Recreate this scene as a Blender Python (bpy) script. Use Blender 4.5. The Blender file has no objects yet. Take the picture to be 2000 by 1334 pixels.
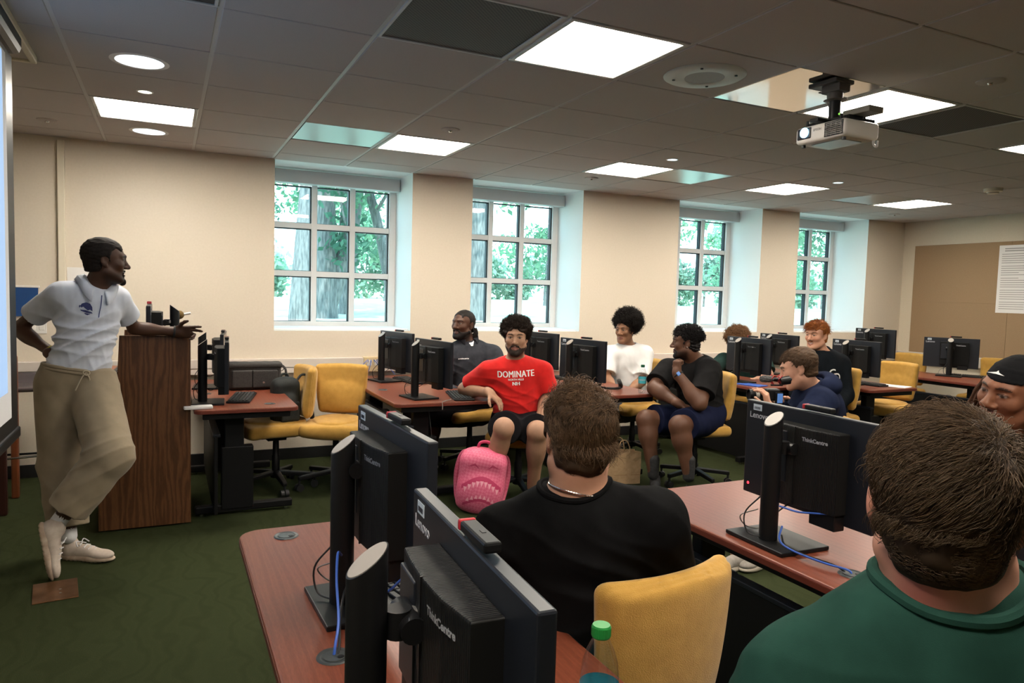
import bpy, bmesh, math, random
import numpy as np
from mathutils import Vector, Matrix
from mathutils.bvhtree import BVHTree

SC = bpy.context.scene
COL = SC.collection
rnd = random.Random(7)
PI = math.pi

# ------------------------------------------------------------------ objects
def link(o, parent=None):
    COL.objects.link(o)
    if parent is not None:
        o.parent = parent
    return o

def thing(name, label, cat, loc=(0, 0, 0), rz=0.0, group=None, rot=None):
    o = bpy.data.objects.new(name, None)
    o.empty_display_size = 0.1
    o.location = loc
    o.rotation_euler = rot if rot else (0, 0, rz)
    link(o)
    return tag(o, label, cat, group)

def tag(o, label=None, cat=None, group=None, kind=None):
    if label: o['label'] = label
    if cat: o['category'] = cat
    if group: o['group'] = group
    if kind: o['kind'] = kind
    return o

def copy_tree(o, parent=None):
    c = o.copy()
    COL.objects.link(c)
    if parent is not None:
        c.parent = parent
    for ch in list(o.children):
        copy_tree(ch, c)
    return c

def struct(name, bm, m, parent=None):
    o = obj(name, bm, m, parent)
    if parent is None:
        o['kind'] = 'structure'
    return o

def obj(name, bm, m, parent=None, smooth=False, label=None):
    if isinstance(bm, bmesh.types.BMesh):
        me = bpy.data.meshes.new(name)
        bmesh.ops.recalc_face_normals(bm, faces=bm.faces)
        bm.to_mesh(me); bm.free()
    else:
        me = bm
    if m is not None:
        for mm in (m if isinstance(m, (list, tuple)) else [m]):
            me.materials.append(mm)
    if smooth:
        me.polygons.foreach_set('use_smooth', [True] * len(me.polygons))
        try: me.set_sharp_from_angle(angle=math.radians(40))
        except Exception: pass
    o = bpy.data.objects.new(name, me)
    link(o, parent)
    if label: o['label'] = label
    return o

# ------------------------------------------------------------------ bmesh shapes
def B(): return bmesh.new()

def xf(geom_verts, loc=(0, 0, 0), rot=None):
    M = rot.to_matrix() if isinstance(rot, __import__('mathutils').Euler) else rot
    for v in geom_verts:
        if M is not None: v.co = M @ v.co
        v.co += Vector(loc)

def eul(x=0, y=0, z=0):
    return Matrix.Rotation(z, 3, 'Z') @ Matrix.Rotation(y, 3, 'Y') @ Matrix.Rotation(x, 3, 'X')

def box(bm, c, s, bev=0.0, rot=None, seg=2):
    r = bmesh.ops.create_cube(bm, size=1.0)
    vs = r['verts']
    for v in vs: v.co = Vector((v.co.x * s[0], v.co.y * s[1], v.co.z * s[2]))
    if bev > 0:
        es = list({e for v in vs for e in v.link_edges})
        rr = bmesh.ops.bevel(bm, geom=es, offset=min(bev, min(s) * .49), segments=seg, profile=.5, affect='EDGES')
        vs = list({v for f in rr['faces'] for v in f.verts} | {v for v in vs if v.is_valid})
    xf(vs, c, rot)
    return vs

def cyl(bm, a, b, r1, r2=None, n=16, cap=True):
    a = Vector(a); b = Vector(b); r2 = r1 if r2 is None else r2
    d = b - a; L = d.length
    if L < 1e-6: return []
    r = bmesh.ops.create_cone(bm, cap_ends=cap, segments=n, radius1=r1, radius2=r2, depth=L)
    q = Vector((0, 0, 1)).rotation_difference(d.normalized()).to_matrix()
    xf(r['verts'], (a + b) / 2, q)
    return r['verts']

def ball(bm, c, r, n=12, s=(1, 1, 1), rot=None):
    q = bmesh.ops.create_uvsphere(bm, u_segments=n * 2, v_segments=n, radius=r)
    for v in q['verts']: v.co = Vector((v.co.x * s[0], v.co.y * s[1], v.co.z * s[2]))
    xf(q['verts'], c, rot)
    return q['verts']

def lathe(bm, prof, n=24, loc=(0, 0, 0), rot=None, cap=True):
    rings = []
    for (r, z) in prof:
        rings.append([bm.verts.new((r * math.cos(2 * PI * i / n), r * math.sin(2 * PI * i / n), z)) for i in range(n)])
    for A, C in zip(rings, rings[1:]):
        for i in range(n):
            bm.faces.new((A[i], A[(i + 1) % n], C[(i + 1) % n], C[i]))
    if cap:
        bm.faces.new(rings[0][::-1]); bm.faces.new(rings[-1])
    vs = [v for R_ in rings for v in R_]
    xf(vs, loc, rot)
    return vs

def tube(bm, pts, r, n=8, cap=True):
    pts = [Vector(p) for p in pts]
    rs = r if isinstance(r, (list, tuple)) else [r] * len(pts)
    rings = []
    up = Vector((0, 0, 1))
    prev = None
    for i, p in enumerate(pts):
        t = (pts[min(i + 1, len(pts) - 1)] - pts[max(i - 1, 0)])
        if t.length < 1e-9: t = Vector((0, 0, 1))
        t.normalize()
        if prev is None:
            u = t.cross(up)
            if u.length < 1e-3: u = t.cross(Vector((1, 0, 0)))
        else:
            u = prev - t * prev.dot(t)
        u.normalize(); prev = u
        w = t.cross(u)
        rings.append([bm.verts.new(p + (u * math.cos(2 * PI * k / n) + w * math.sin(2 * PI * k / n)) * rs[i]) for k in range(n)])
    for A, C in zip(rings, rings[1:]):
        for k in range(n):
            bm.faces.new((A[k], A[(k + 1) % n], C[(k + 1) % n], C[k]))
    if cap:
        bm.faces.new(rings[0][::-1]); bm.faces.new(rings[-1])

def spline(pts, n=8):
    """Catmull-Rom through pts"""
    P = [Vector(p) for p in pts]
    P = [P[0] * 2 - P[1]] + P + [P[-1] * 2 - P[-2]]
    out = []
    for i in range(1, len(P) - 2):
        for k in range(n):
            t = k / n
            a, b, c, d = P[i - 1], P[i], P[i + 1], P[i + 2]
            out.append(.5 * ((2 * b) + (c - a) * t + (2 * a - 5 * b + 4 * c - d) * t * t + (3 * b - a - 3 * c + d) * t ** 3))
    out.append(P[-2])
    return out

def prism(bm, outline, z0, z1, bev=0.0, seg=2):
    """outline list of (x,y) extruded in z"""
    a = [bm.verts.new((x, y, z0)) for x, y in outline]
    f = bm.faces.new(a)
    r = bmesh.ops.extrude_face_region(bm, geom=[f])
    vs = [g for g in r['geom'] if isinstance(g, bmesh.types.BMVert)]
    for v in vs: v.co.z = z1
    allv = a + vs
    if bev > 0:
        es = [e for e in {e for v in allv for e in v.link_edges} if abs(e.verts[0].co.z - e.verts[1].co.z) < 1e-6]
        bmesh.ops.bevel(bm, geom=es, offset=bev, segments=seg, profile=.5, affect='EDGES')
    return allv

def rrect(x0, y0, x1, y1, r, n=6):
    out = []
    rr = r if isinstance(r, (list, tuple)) else [r] * 4
    for (cx, cy, a0, q) in ((x1, y1, 0, rr[0]), (x0, y1, 90, rr[1]), (x0, y0, 180, rr[2]), (x1, y0, 270, rr[3])):
        sx = -1 if cx == x1 else 1; sy = -1 if cy == y1 else 1
        if q <= 0:
            out.append((cx, cy)); continue
        for k in range(n + 1):
            a = math.radians(a0 + 90 * k / n)
            out.append((cx + sx * q + q * math.cos(a), cy + sy * q + q * math.sin(a)))
    return out

def text_mesh(body, size, extrude=0.0006, offset=0.0, spacing=1.0, align='LEFT'):
    cu = bpy.data.curves.new('txt', 'FONT')
    cu.body = body; cu.size = size; cu.extrude = extrude; cu.offset = offset
    cu.space_character = spacing; cu.align_x = align; cu.resolution_u = 3
    o = bpy.data.objects.new('txt', cu)
    COL.objects.link(o)
    dg = bpy.context.evaluated_depsgraph_get()
    dg.update()
    me = bpy.data.meshes.new_from_object(o.evaluated_get(dg))
    bpy.data.objects.remove(o); bpy.data.curves.remove(cu)
    me.materials.clear()
    return me

# ------------------------------------------------------------------ materials
MATS = {}
def mat(name, col=(.5, .5, .5), rough=.5, metal=0.0, spec=.5, emit=None, estr=0.0, alpha=1.0, trans=0.0, ior=1.45, coat=0.0, sheen=0.0):
    m = bpy.data.materials.new(name); m.use_nodes = True
    p = m.node_tree.nodes['Principled BSDF']
    p.inputs['Base Color'].default_value = (*col, 1)
    p.inputs['Roughness'].default_value = rough
    p.inputs['Metallic'].default_value = metal
    p.inputs['Specular IOR Level'].default_value = spec
    p.inputs['IOR'].default_value = ior
    p.inputs['Transmission Weight'].default_value = trans
    p.inputs['Alpha'].default_value = alpha
    p.inputs['Coat Weight'].default_value = coat
    p.inputs['Sheen Weight'].default_value = sheen
    if emit:
        p.inputs['Emission Color'].default_value = (*emit, 1)
        p.inputs['Emission Strength'].default_value = estr
    return m

def nd(m, t, **kw):
    n = m.node_tree.nodes.new(t)
    for k, v in kw.items():
        if hasattr(n, k): setattr(n, k, v)
        else: n.inputs[k].default_value = v
    return n

def lk(m, a, b): m.node_tree.links.new(a, b)

def ramp(m, fac, stops):
    r = m.node_tree.nodes.new('ShaderNodeValToRGB')
    e = r.color_ramp.elements
    while len(e) < len(stops): e.new(.5)
    for el, (p, c) in zip(e, stops):
        el.position = p; el.color = (*c, 1)
    lk(m, fac, r.inputs['Fac'])
    return r.outputs['Color']

def coords(m, scale=(1, 1, 1), kind='Object', rot=(0, 0, 0), loc=(0, 0, 0)):
    tc = m.node_tree.nodes.new('ShaderNodeTexCoord')
    mp = m.node_tree.nodes.new('ShaderNodeMapping')
    mp.inputs['Scale'].default_value = scale; mp.inputs['Rotation'].default_value = rot; mp.inputs['Location'].default_value = loc
    lk(m, tc.outputs[kind], mp.inputs['Vector'])
    return mp.outputs['Vector']

def bump(m, height, strength=.3, dist=.01):
    b = m.node_tree.nodes.new('ShaderNodeBump')
    b.inputs['Strength'].default_value = strength; b.inputs['Distance'].default_value = dist
    lk(m, height, b.inputs['Height'])
    lk(m, b.outputs['Normal'], m.node_tree.nodes['Principled BSDF'].inputs['Normal'])

def base(m, colsock): lk(m, colsock, m.node_tree.nodes['Principled BSDF'].inputs['Base Color'])

def noisy(name, c1, c2, scale=20, rough=.6, bstr=.2, bdist=.003, vec=(1, 1, 1), detail=4, lo=.35, hi=.65, **kw):
    m = mat(name, c1, rough, **kw)
    v = coords(m, vec)
    n = nd(m, 'ShaderNodeTexNoise', Scale=scale, Detail=detail)
    lk(m, v, n.inputs['Vector'])
    base(m, ramp(m, n.outputs['Fac'], [(lo, c1), (hi, c2)]))
    if bstr: bump(m, n.outputs['Fac'], bstr, bdist)
    return m

def cloth_mat(name, c, rough=.85, scale=900, var=.12):
    m = mat(name, c, rough, spec=.12 if max(c) > .06 else .05, sheen=.12 if max(c) > .06 else 0.0)
    v = coords(m)
    n = nd(m, 'ShaderNodeTexNoise', Scale=14.0, Detail=3)
    lk(m, v, n.inputs['Vector'])
    base(m, ramp(m, n.outputs['Fac'], [(.3, tuple(x * (1 - var) for x in c)), (.7, tuple(min(1, x * (1 + var)) for x in c))]))
    n2 = nd(m, 'ShaderNodeTexNoise', Scale=float(scale), Detail=2)
    lk(m, v, n2.inputs['Vector'])
    bump(m, n2.outputs['Fac'], .25, .001)
    return m

def attr_mat(name, rough=.5, spec=.4, sss=0.0):
    m = mat(name, (.5, .4, .3), rough, spec=spec)
    a = nd(m, 'ShaderNodeAttribute'); a.attribute_name = 'Col'
    v = coords(m)
    n = nd(m, 'ShaderNodeTexNoise', Scale=35.0, Detail=3); lk(m, v, n.inputs['Vector'])
    mx = nd(m, 'ShaderNodeMixRGB', blend_type='MULTIPLY'); mx.inputs[0].default_value = .35
    lk(m, a.outputs['Color'], mx.inputs[1]); lk(m, ramp(m, n.outputs['Fac'], [(.3, (.75, .7, .7)), (.7, (1.0, 1.0, 1.0))]), mx.inputs[2])
    base(m, mx.outputs[0])
    n2 = nd(m, 'ShaderNodeTexNoise', Scale=400.0, Detail=2); lk(m, v, n2.inputs['Vector'])
    bump(m, n2.outputs['Fac'], .12, .001)
    if sss:
        p = m.node_tree.nodes['Principled BSDF']
        p.inputs['Subsurface Weight'].default_value = sss
        p.inputs['Subsurface Radius'].default_value = (.01, .004, .002)
    return m

# ------------------------------------------------------------------ SDF modelling (fields on a grid -> one continuous mesh)
def V3(p): return np.asarray(p, dtype=np.float64)
def nrm(v):
    v = V3(v); return v / (np.linalg.norm(v) + 1e-12)

def frame(z, x):
    """rotation whose columns are local x,y,z in world; z kept, x orthogonalised"""
    z = nrm(z); x = V3(x); x = nrm(x - z * x.dot(z)); y = np.cross(z, x)
    return np.stack([x, y, z], 1)

def p_cone(a, b, ra, rb):
    a = V3(a); b = V3(b); ab = b - a; L2 = ab.dot(ab) + 1e-12
    def f(P):
        t = np.clip(((P - a) @ ab) / L2, 0, 1)
        q = P - a - t[:, None] * ab
        return np.sqrt((q * q).sum(1)) - (ra + (rb - ra) * t)
    return f

def p_ell(c, r, R=None):
    c = V3(c); r = V3(r)
    def f(P):
        q = P - c
        if R is not None: q = q @ R
        k0 = np.sqrt(((q / r) ** 2).sum(1)); k1 = np.sqrt(((q / (r * r)) ** 2).sum(1)) + 1e-9
        return k0 * (k0 - 1) / k1
    return f

def p_box(c, h, R=None, r=0.0):
    c = V3(c); h = V3(h) - r
    def f(P):
        q = P - c
        if R is not None: q = q @ R
        q = np.abs(q) - h
        return np.sqrt((np.maximum(q, 0) ** 2).sum(1)) + np.minimum(q.max(1), 0) - r
    return f

def p_flat(a, b, ra, rb, side, fl):
    """tapered capsule squashed: along 'side' axis radius*fl"""
    a = V3(a); b = V3(b); s = nrm(side); ab0 = b - a
    def sq(P): return P + ((P - a) @ s)[:, None] * s * (1 / fl - 1)
    a2 = a; b2 = a + ab0 + ab0.dot(s) * s * (1 / fl - 1)
    g = p_cone(a2, b2, ra, rb)
    return lambda P: g(sq(P)) * min(1, fl)

def p_plane(p, n):
    p = V3(p); n = nrm(n)
    return lambda P: (P - p) @ n

class Field:
    def __init__(s): s.ops = []; s.disp = []; s.cuts = []
    def u(s, f, k=.02): s.ops.append(('u', f, k)); return s
    def sub(s, f, k=.01): s.ops.append(('s', f, k)); return s
    def cut(s, p, n, within=None):      # drop everything on the +n side of the plane (optionally only inside sphere within=(c,r))
        s.cuts.append((p_plane(p, n), within)); return s
    def cone(s, a, b, ra, rb, k=.02): return s.u(p_cone(a, b, ra, rb), k)
    def ell(s, c, r, R=None, k=.02): return s.u(p_ell(c, r, R), k)

    def ev(s, P, use=None):
        d = np.full(len(P), 1.0)
        for i, (op, f, k) in enumerate(s.ops):
            if use is not None and not use[i]: continue
            e = f(P)
            if op == 'u':
                h = np.clip(.5 + .5 * (e - d) / k, 0, 1); d = e * (1 - h) + d * h - k * h * (1 - h)
            else:
                h = np.clip(.5 - .5 * (e + d) / k, 0, 1); d = d * (1 - h) - e * h + k * h * (1 - h)
        for g, w in s.cuts:
            c = g(P)
            if w is not None:
                c = np.where(((P - V3(w[0])) ** 2).sum(1) < w[1] ** 2, c, -1.0)
            d = np.maximum(d, c)
        for g in s.disp: d = d + g(P)
        return d

    def mesh(s, name, lo, hi, vox, colfn=None, bs=14):
        lo = V3(lo); hi = V3(hi)
        nb = np.ceil((hi - lo) / (vox * bs)).astype(int); nb = np.maximum(nb, 1)
        n = nb * bs
        D = np.full(n, 1.0, np.float32)
        bi = np.stack(np.meshgrid(*[np.arange(k) for k in nb], indexing='ij'), -1).reshape(-1, 3)
        cen = lo + (bi * bs + (bs - 1) / 2) * vox
        Rb = bs / 2 * vox * 1.7321
        nops = len(s.ops)
        dc = np.empty((nops, len(cen)))
        for i, (op, f, k) in enumerate(s.ops): dc[i] = f(cen)
        ks = np.array([k for _, _, k in s.ops])[:, None]
        us = np.array([op == 'u' for op, _, _ in s.ops])[:, None]
        near = (dc < Rb * 1.25 + ks)
        anyu = (near & us).any(0)
        inside = ((dc < -Rb * 1.6) & us).any(0)
        g = np.stack(np.meshgrid(*[np.arange(bs)] * 3, indexing='ij'), -1).reshape(-1, 3) * vox
        hascut = any(op == 's' for op, _, _ in s.ops) or s.cuts
        for b in np.nonzero(anyu)[0]:
            i, j, k = bi[b] * bs
            if inside[b] and not hascut:
                D[i:i + bs, j:j + bs, k:k + bs] = -1; continue
            P = lo + bi[b] * bs * vox + g
            D[i:i + bs, j:j + bs, k:k + bs] = s.ev(P, near[:, b]).reshape(bs, bs, bs)
        D[0] = D[-1] = 1; D[:, 0] = D[:, -1] = 1; D[:, :, 0] = D[:, :, -1] = 1
        return nets(D, lo, vox, name, colfn)

def nets(D, lo, vox, name, colfn=None):
    S = D < 0
    c = S[:-1, :-1, :-1].astype(np.int8)
    tot = c * 0
    corners = [(i, j, k) for i in (0, 1) for j in (0, 1) for k in (0, 1)]
    sh = [x - 1 for x in D.shape]
    for (i, j, k) in corners: tot += S[i:i + sh[0], j:j + sh[1], k:k + sh[2]]
    act = (tot > 0) & (tot < 8)
    idx = np.argwhere(act)
    m = len(idx)
    if m == 0: raise RuntimeError('empty field ' + name)
    ids = np.full(act.shape, -1, np.int32); ids[act] = np.arange(m)
    acc = np.zeros((m, 3)); cnt = np.zeros(m)
    vals = {cr: D[idx[:, 0] + cr[0], idx[:, 1] + cr[1], idx[:, 2] + cr[2]].astype(np.float64) for cr in corners}
    for a in corners:
        for ax in range(3):
            if a[ax]: continue
            b = list(a); b[ax] = 1; b = tuple(b)
            va, vb = vals[a], vals[b]
            x = (va < 0) != (vb < 0)
            t = np.where(x, va / np.where(x, va - vb, 1), 0)
            p = np.tile(np.array(a, float), (m, 1)); p[:, ax] = t
            acc += p * x[:, None]; cnt += x
    V = lo + (idx + acc / cnt[:, None]) * vox
    quads = []
    for ax in range(3):
        o = [0, 0, 0]; o[ax] = 1
        A = S[:-1, :-1, :-1]; 
        Bs = S[o[0]:o[0] + sh[0], o[1]:o[1] + sh[1], o[2]:o[2] + sh[2]]
        e = np.argwhere(A != Bs)
        u, v = [(1, 2), (2, 0), (0, 1)][ax]
        e = e[(e[:, u] > 0) & (e[:, v] > 0)]
        du = np.zeros(3, int); du[u] = 1; dv = np.zeros(3, int); dv[v] = 1
        def I(q): return ids[q[:, 0], q[:, 1], q[:, 2]]
        q = np.stack([I(e), I(e - du), I(e - du - dv), I(e - dv)], 1)
        flip = ~A[e[:, 0], e[:, 1], e[:, 2]]
        q[flip] = q[flip][:, ::-1]
        quads.append(q)
    Q = np.concatenate(quads)
    Q = Q[(Q >= 0).all(1)]
    return npmesh(name, V, Q, True, colfn(V) if colfn else None)

def npmesh(name, V, Q, smooth=True, col=None):
    me = bpy.data.meshes.new(name)
    me.vertices.add(len(V)); me.vertices.foreach_set('co', np.asarray(V, np.float32).ravel())
    k = Q.shape[1]
    me.loops.add(len(Q) * k); me.loops.foreach_set('vertex_index', Q.astype(np.int32).ravel())
    me.polygons.add(len(Q)); me.polygons.foreach_set('loop_start', np.arange(0, len(Q) * k, k, dtype=np.int32))
    try: me.polygons.foreach_set('loop_total', np.full(len(Q), k, np.int32))
    except Exception: pass
    me.polygons.foreach_set('use_smooth', np.full(len(Q), smooth))
    if col is not None:
        at = me.attributes.new('Col', 'FLOAT_COLOR', 'POINT')
        c4 = np.ones((len(V), 4), np.float32); c4[:, :3] = col
        at.data.foreach_set('color', c4.ravel())
    me.update(calc_edges=True); me.validate()
    return me

_nr = np.random.RandomState(5)
_NK = [( _nr.normal(size=(6, 3)), _nr.uniform(0, 6.28, 6)) for _ in range(4)]
def wob(P, f, o=0):
    """cheap smooth noise in about [-1,1]"""
    K, ph = _NK[o % 4]
    a = np.sin(P @ (K[:3].T * f) + ph[:3]) ; b = np.sin(P @ (K[3:].T * f * 1.7) + ph[3:])
    return (a.sum(1) + .5 * b.sum(1)) / 3.2

def folds(c, d, freq, amp, rad, warp=.4, o=0):
    """soft cloth folds around point c: waves along direction d"""
    c = V3(c); d = nrm(d)
    def f(P):
        q = P - c
        w = np.exp(-(q * q).sum(1) / (rad * rad))
        ph = (q @ d) * freq + warp * 6 * wob(P, 7, o)
        return -amp * w * (1 - np.abs(np.sin(ph))) ** 1.5 + amp * .4 * w
    return f

def strands(name, roots, dirs, length, r0, seg=5, curl=0.0, coil=0.0, coilf=3.0, grav=0.0, seed=1, sink=0.0, push=None, sides=3, taper=.3):
    """tapered hair strands: roots (n,3), initial unit dirs (n,3)"""
    rs = np.random.RandomState(seed)
    n = len(roots)
    L = length if np.ndim(length) else np.full(n, length)
    pts = np.empty((n, seg + 1, 3)); p = roots - dirs * sink; d = dirs.copy()
    pts[:, 0] = p
    a1 = np.cross(d, rs.normal(size=(n, 3))); a1 /= np.linalg.norm(a1, axis=1)[:, None] + 1e-9
    ph = rs.uniform(0, 6.28, n)
    for s in range(seg):
        st = (L / seg)[:, None]
        d = d + rs.normal(size=(n, 3)) * curl + np.array([0, 0, -grav])
        if push is not None: d = push(p, d)
        d /= np.linalg.norm(d, axis=1)[:, None] + 1e-9
        p = p + d * st
        q = p
        if coil:
            a2 = np.cross(d, a1); t = ph + (s + 1) * coilf
            q = p + coil * (np.cos(t)[:, None] * a1 + np.sin(t)[:, None] * a2)
        pts[:, s + 1] = q
    t = np.gradient(pts, axis=1); t /= np.linalg.norm(t, axis=2)[..., None] + 1e-9
    ref = np.where(np.abs(t[..., 2:3]) < .9, np.array([0, 0, 1.0]), np.array([1.0, 0, 0]))
    u = np.cross(t, ref); u /= np.linalg.norm(u, axis=2)[..., None] + 1e-9
    w = np.cross(t, u)
    rad = r0 * np.linspace(1, taper, seg + 1)[None, :, None]
    rings = np.stack([pts + (u * math.cos(2 * PI * k / sides) + w * math.sin(2 * PI * k / sides)) * rad for k in range(sides)], 2)
    V = rings.reshape(-1, 3)
    base_ = (np.arange(n)[:, None, None] * (seg + 1) + np.arange(seg)[None, :, None]) * sides
    k = np.arange(sides)[None, None, :]; k2 = (k + 1) % sides
    Q = np.stack([base_ + k, base_ + k2, base_ + sides + k2, base_ + sides + k], -1).reshape(-1, 4)
    return npmesh(name, V, Q, True)

def join_meshes(name, meshes):
    bm = bmesh.new()
    for m in meshes: bm.from_mesh(m)
    me = bpy.data.meshes.new(name); bm.to_mesh(me); bm.free()
    me.polygons.foreach_set('use_smooth', [True] * len(me.polygons))
    return me

def bvh_of(me):
    vs = np.empty(len(me.vertices) * 3, np.float32); me.vertices.foreach_get('co', vs)
    V = [Vector(v) for v in vs.reshape(-1, 3).tolist()]
    return BVHTree.FromPolygons(V, [tuple(p.vertices) for p in me.polygons])

def decal(name, me, target_bvh, origin, ax, ay, normal, m, parent, off=.0012, dist=.25):
    """lay a flat mesh (x,y) onto a surface by casting along -normal"""
    o = Vector(origin); ax = Vector(ax); ay = Vector(ay); nn = Vector(normal).normalized()
    bm = bmesh.new(); bm.from_mesh(me)
    zs = [v.co.z for v in bm.verts]
    bmesh.ops.triangulate(bm, faces=bm.faces)
    for v in bm.verts:
        p = o + ax * v.co.x + ay * v.co.y
        hit = target_bvh.ray_cast(p + nn * dist, -nn, dist * 2)
        h = hit[0] if hit[0] is not None else p
        v.co = h + nn * (off + max(0, v.co.z))
    ob = obj(name, bm, m, parent)
    return ob
# ------------------------------------------------------------------ people
def pc(f, p, n):
    g = p_plane(p, n)
    return lambda P: np.maximum(f(P), g(P))

def lerp(a, b, t): return V3(a) + (V3(b) - V3(a)) * t

def head_frame(face, tilt=0.0, roll=0.0):
    """face: unit direction the face looks in (world). columns: person's right, forward, up"""
    y = nrm(face)
    z = np.array([0, 0, 1.0]); z = nrm(z - y * z.dot(y)); x = np.cross(y, z)
    if roll:
        c, s = math.cos(roll), math.sin(roll); x, z = x * c + z * s, z * c - x * s
    return np.stack([x, y, z], 1)

def head_prims(F, c, R, s=1.0, wide=1.0, nose=1.0, lips=1.0, jaw=1.0, smile=0.0, openm=0.0, full=True):
    T = lambda x, y, z: c + R @ (np.array([x * wide, y, z]) * s)
    r = lambda *a: np.array(a) * s
    F.ell(T(0, -.018, .038), r(.076 * wide, .097, .083), R, k=.02)
    F.ell(T(0, .012, .02), r(.069 * wide, .078, .078), R, k=.03)
    F.ell(T(0, .030, -.045), r(.056 * wide, .058, .078), R, k=.03)
    for q in (-1, 1):
        F.cone(T(.052 * q * jaw, .0, -.060), T(.020 * q, .062, -.103), .022 * s, .020 * s, k=.03)
        F.ell(T(.038 * q, .060, -.022), r(.026, .026, .024), R, k=.025)
    F.ell(T(0, .076, -.108), r(.022, .017, .016), R, k=.02)
    if not full: 
        pass
    for q in (-1, 1):
        F.cone(T(.012 * q, .094, .027), T(.046 * q, .074, .026), .009 * s, .008 * s, k=.018)
    for q in (-1, 1):
        F.sub(p_ell(T(.032 * q, .100, .004), r(.019, .013, .0115), R), k=.012)
    F.cone(T(0, .090, .012), T(0, .109, -.030), .0075 * s, .0115 * s * nose, k=.014)
    F.ell(T(0, .113, -.034), r(.0115 * nose, .011, .0095), R, k=.01)
    for q in (-1, 1):
        F.ell(T(.0135 * q * nose, .099, -.037), r(.0085 * nose, .0105, .0085), R, k=.008)
    for q in (-1, 1):
        F.ell(T(.032 * q, .0785, .004), r(.0135, .0135, .0125), R, k=.002)
        F.cone(T(.017 * q, .088, .009), T(.046 * q, .080, .0085), .0045 * s, .0045 * s, k=.006)
        F.cone(T(.019 * q, .0885, -.006), T(.044 * q, .081, -.0045), .003 * s, .003 * s, k=.006)
    sm = .006 * smile
    for q in (-1, 1):
        F.cone(T(0, .0900, -.064), T(.026 * q, .0785, -.067 + sm), .0054 * s * lips, .004 * s, k=.008)
        F.cone(T(0, .0885, -.076 - .5 * openm), T(.024 * q, .0775, -.0735 + sm - .3 * openm), .0062 * s * lips, .004 * s, k=.008)
    F.sub(p_ell(T(0, .098, -.0700 - .25 * openm), r(.021 + .004 * smile, .010, .0018 + .4 * openm), R), k=.004)
    for q in (-1, 1):
        F.ell(T(.0755 * q, -.012, -.002), r(.0075, .019, .031), R @ rotm('z', .30 * q) , k=.006)
        F.sub(p_ell(T(.083 * q, -.006, .002), r(.006, .010, .017), R), k=.005)
        F.ell(T(.0735 * q, -.004, -.030), r(.006, .009, .009), R, k=.006)

def rotm(ax, a):
    c, s = math.cos(a), math.sin(a)
    return {'x': np.array([[1, 0, 0], [0, c, -s], [0, s, c]]), 'y': np.array([[c, 0, s], [0, 1, 0], [-s, 0, c]]), 'z': np.array([[c, -s, 0], [s, c, 0], [0, 0, 1.0]])}[ax]

def head_colors(c, R, s, skin, lipc, brow=(.02, .012, .008), stub=None, smile=0.0, openm=0.0, wide=1.0, iris=(.04, .02, .01), stubz=-.045, scalp=None, look=(0, 0), blush=None, teeth=(.50, .46, .40)):
    skin = np.array(skin); lipc = np.array(lipc)
    def fn(V):
        q = ((V - c) @ R) / s
        q = q / np.array([wide, 1, 1])
        C = np.tile(skin, (len(V), 1))
        hd = (q ** 2).sum(1) < .17 ** 2
        fr = hd & (q[:, 1] > .03)
        def mix(mask, col, a=1.0):
            a = np.clip(a, 0, 1) * mask; a = a[:, None]
            C[:] = C * (1 - a) + np.array(col) * a
        if stub is not None:     # beard shadow on jaw, chin, upper lip
            col, amt = stub
            w = np.clip((stubz - q[:, 2]) / .03, 0, 1) * np.clip((q[:, 1] + .03) / .03, 0, 1) * np.clip((q[:, 2] + .15) / .02, 0, 1)
            mo = np.exp(-((q[:, 0] / .03) ** 2 + ((q[:, 2] + .053) / .008) ** 2)) * (q[:, 1] > .06)
            mix(hd, col, amt * np.maximum(w, mo))
        if scalp is not None:
            mix(hd & (q[:, 2] > .04) & (q[:, 1] < .05), scalp, .9)
        if blush is not None:
            mix(hd, blush[0], blush[1] * np.exp(-(((np.abs(q[:, 0]) - .045) / .025) ** 2 + ((q[:, 2] + .03) / .025) ** 2)) * (q[:, 1] > .03))
        sm = .006 * smile * np.clip(np.abs(q[:, 0]) / .022, 0, 1)
        up = ((q[:, 0] / .0285) ** 2 + ((q[:, 2] + .0645 - sm) / .0056) ** 2) < 1
        lo = ((q[:, 0] / .0265) ** 2 + ((q[:, 2] + .0765 - sm + .5 * openm) / .0075) ** 2) < 1
        mix(fr & (up | lo) & (q[:, 1] > .07), lipc, .85)
        if openm > 0:
            te = ((q[:, 0] / .019) ** 2 + ((q[:, 2] + .0695 - sm + .12 * openm) / (.0025 + .35 * openm)) ** 2) < 1
            mix(fr & te & (q[:, 1] > .06), teeth, .95)
        for sd in (-1, 1):
            ex = q[:, 0] - .032 * sd; ez = q[:, 2] - .003
            e = (ex / .0138) ** 2 + (ez / .0050) ** 2
            e2 = (ex / .0165) ** 2 + ((ez - .003) / .0058) ** 2
            mix(fr & (e2 < 1.0) & (q[:, 1] > .06), skin * .22, .85)
            mix(fr & (e < 1.0) & (q[:, 1] > .06), skin * .35 + np.array([.16, .15, .14]), .9)
            i_ = ((ex - look[0]) ** 2 + (ez - look[1]) ** 2) < .0062 ** 2
            mix(fr & (e < 1.25) & i_, iris, 1)
            b = ((q[:, 0] - .033 * sd) / .021) ** 2 + ((q[:, 2] - (.0225 + .004 * (1 - ((q[:, 0] * sd - .033) / .02) ** 2))) / .0046) ** 2
            mix(fr & (b < 1) & (q[:, 1] > .05), brow, .9)
        mix(fr & ((((np.abs(q[:, 0]) - .007) / .0045) ** 2 + ((q[:, 2] + .0435) / .003) ** 2) < 1) & (q[:, 1] > .09), tuple(skin * .15), .9)
        return C
    return fn

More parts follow.
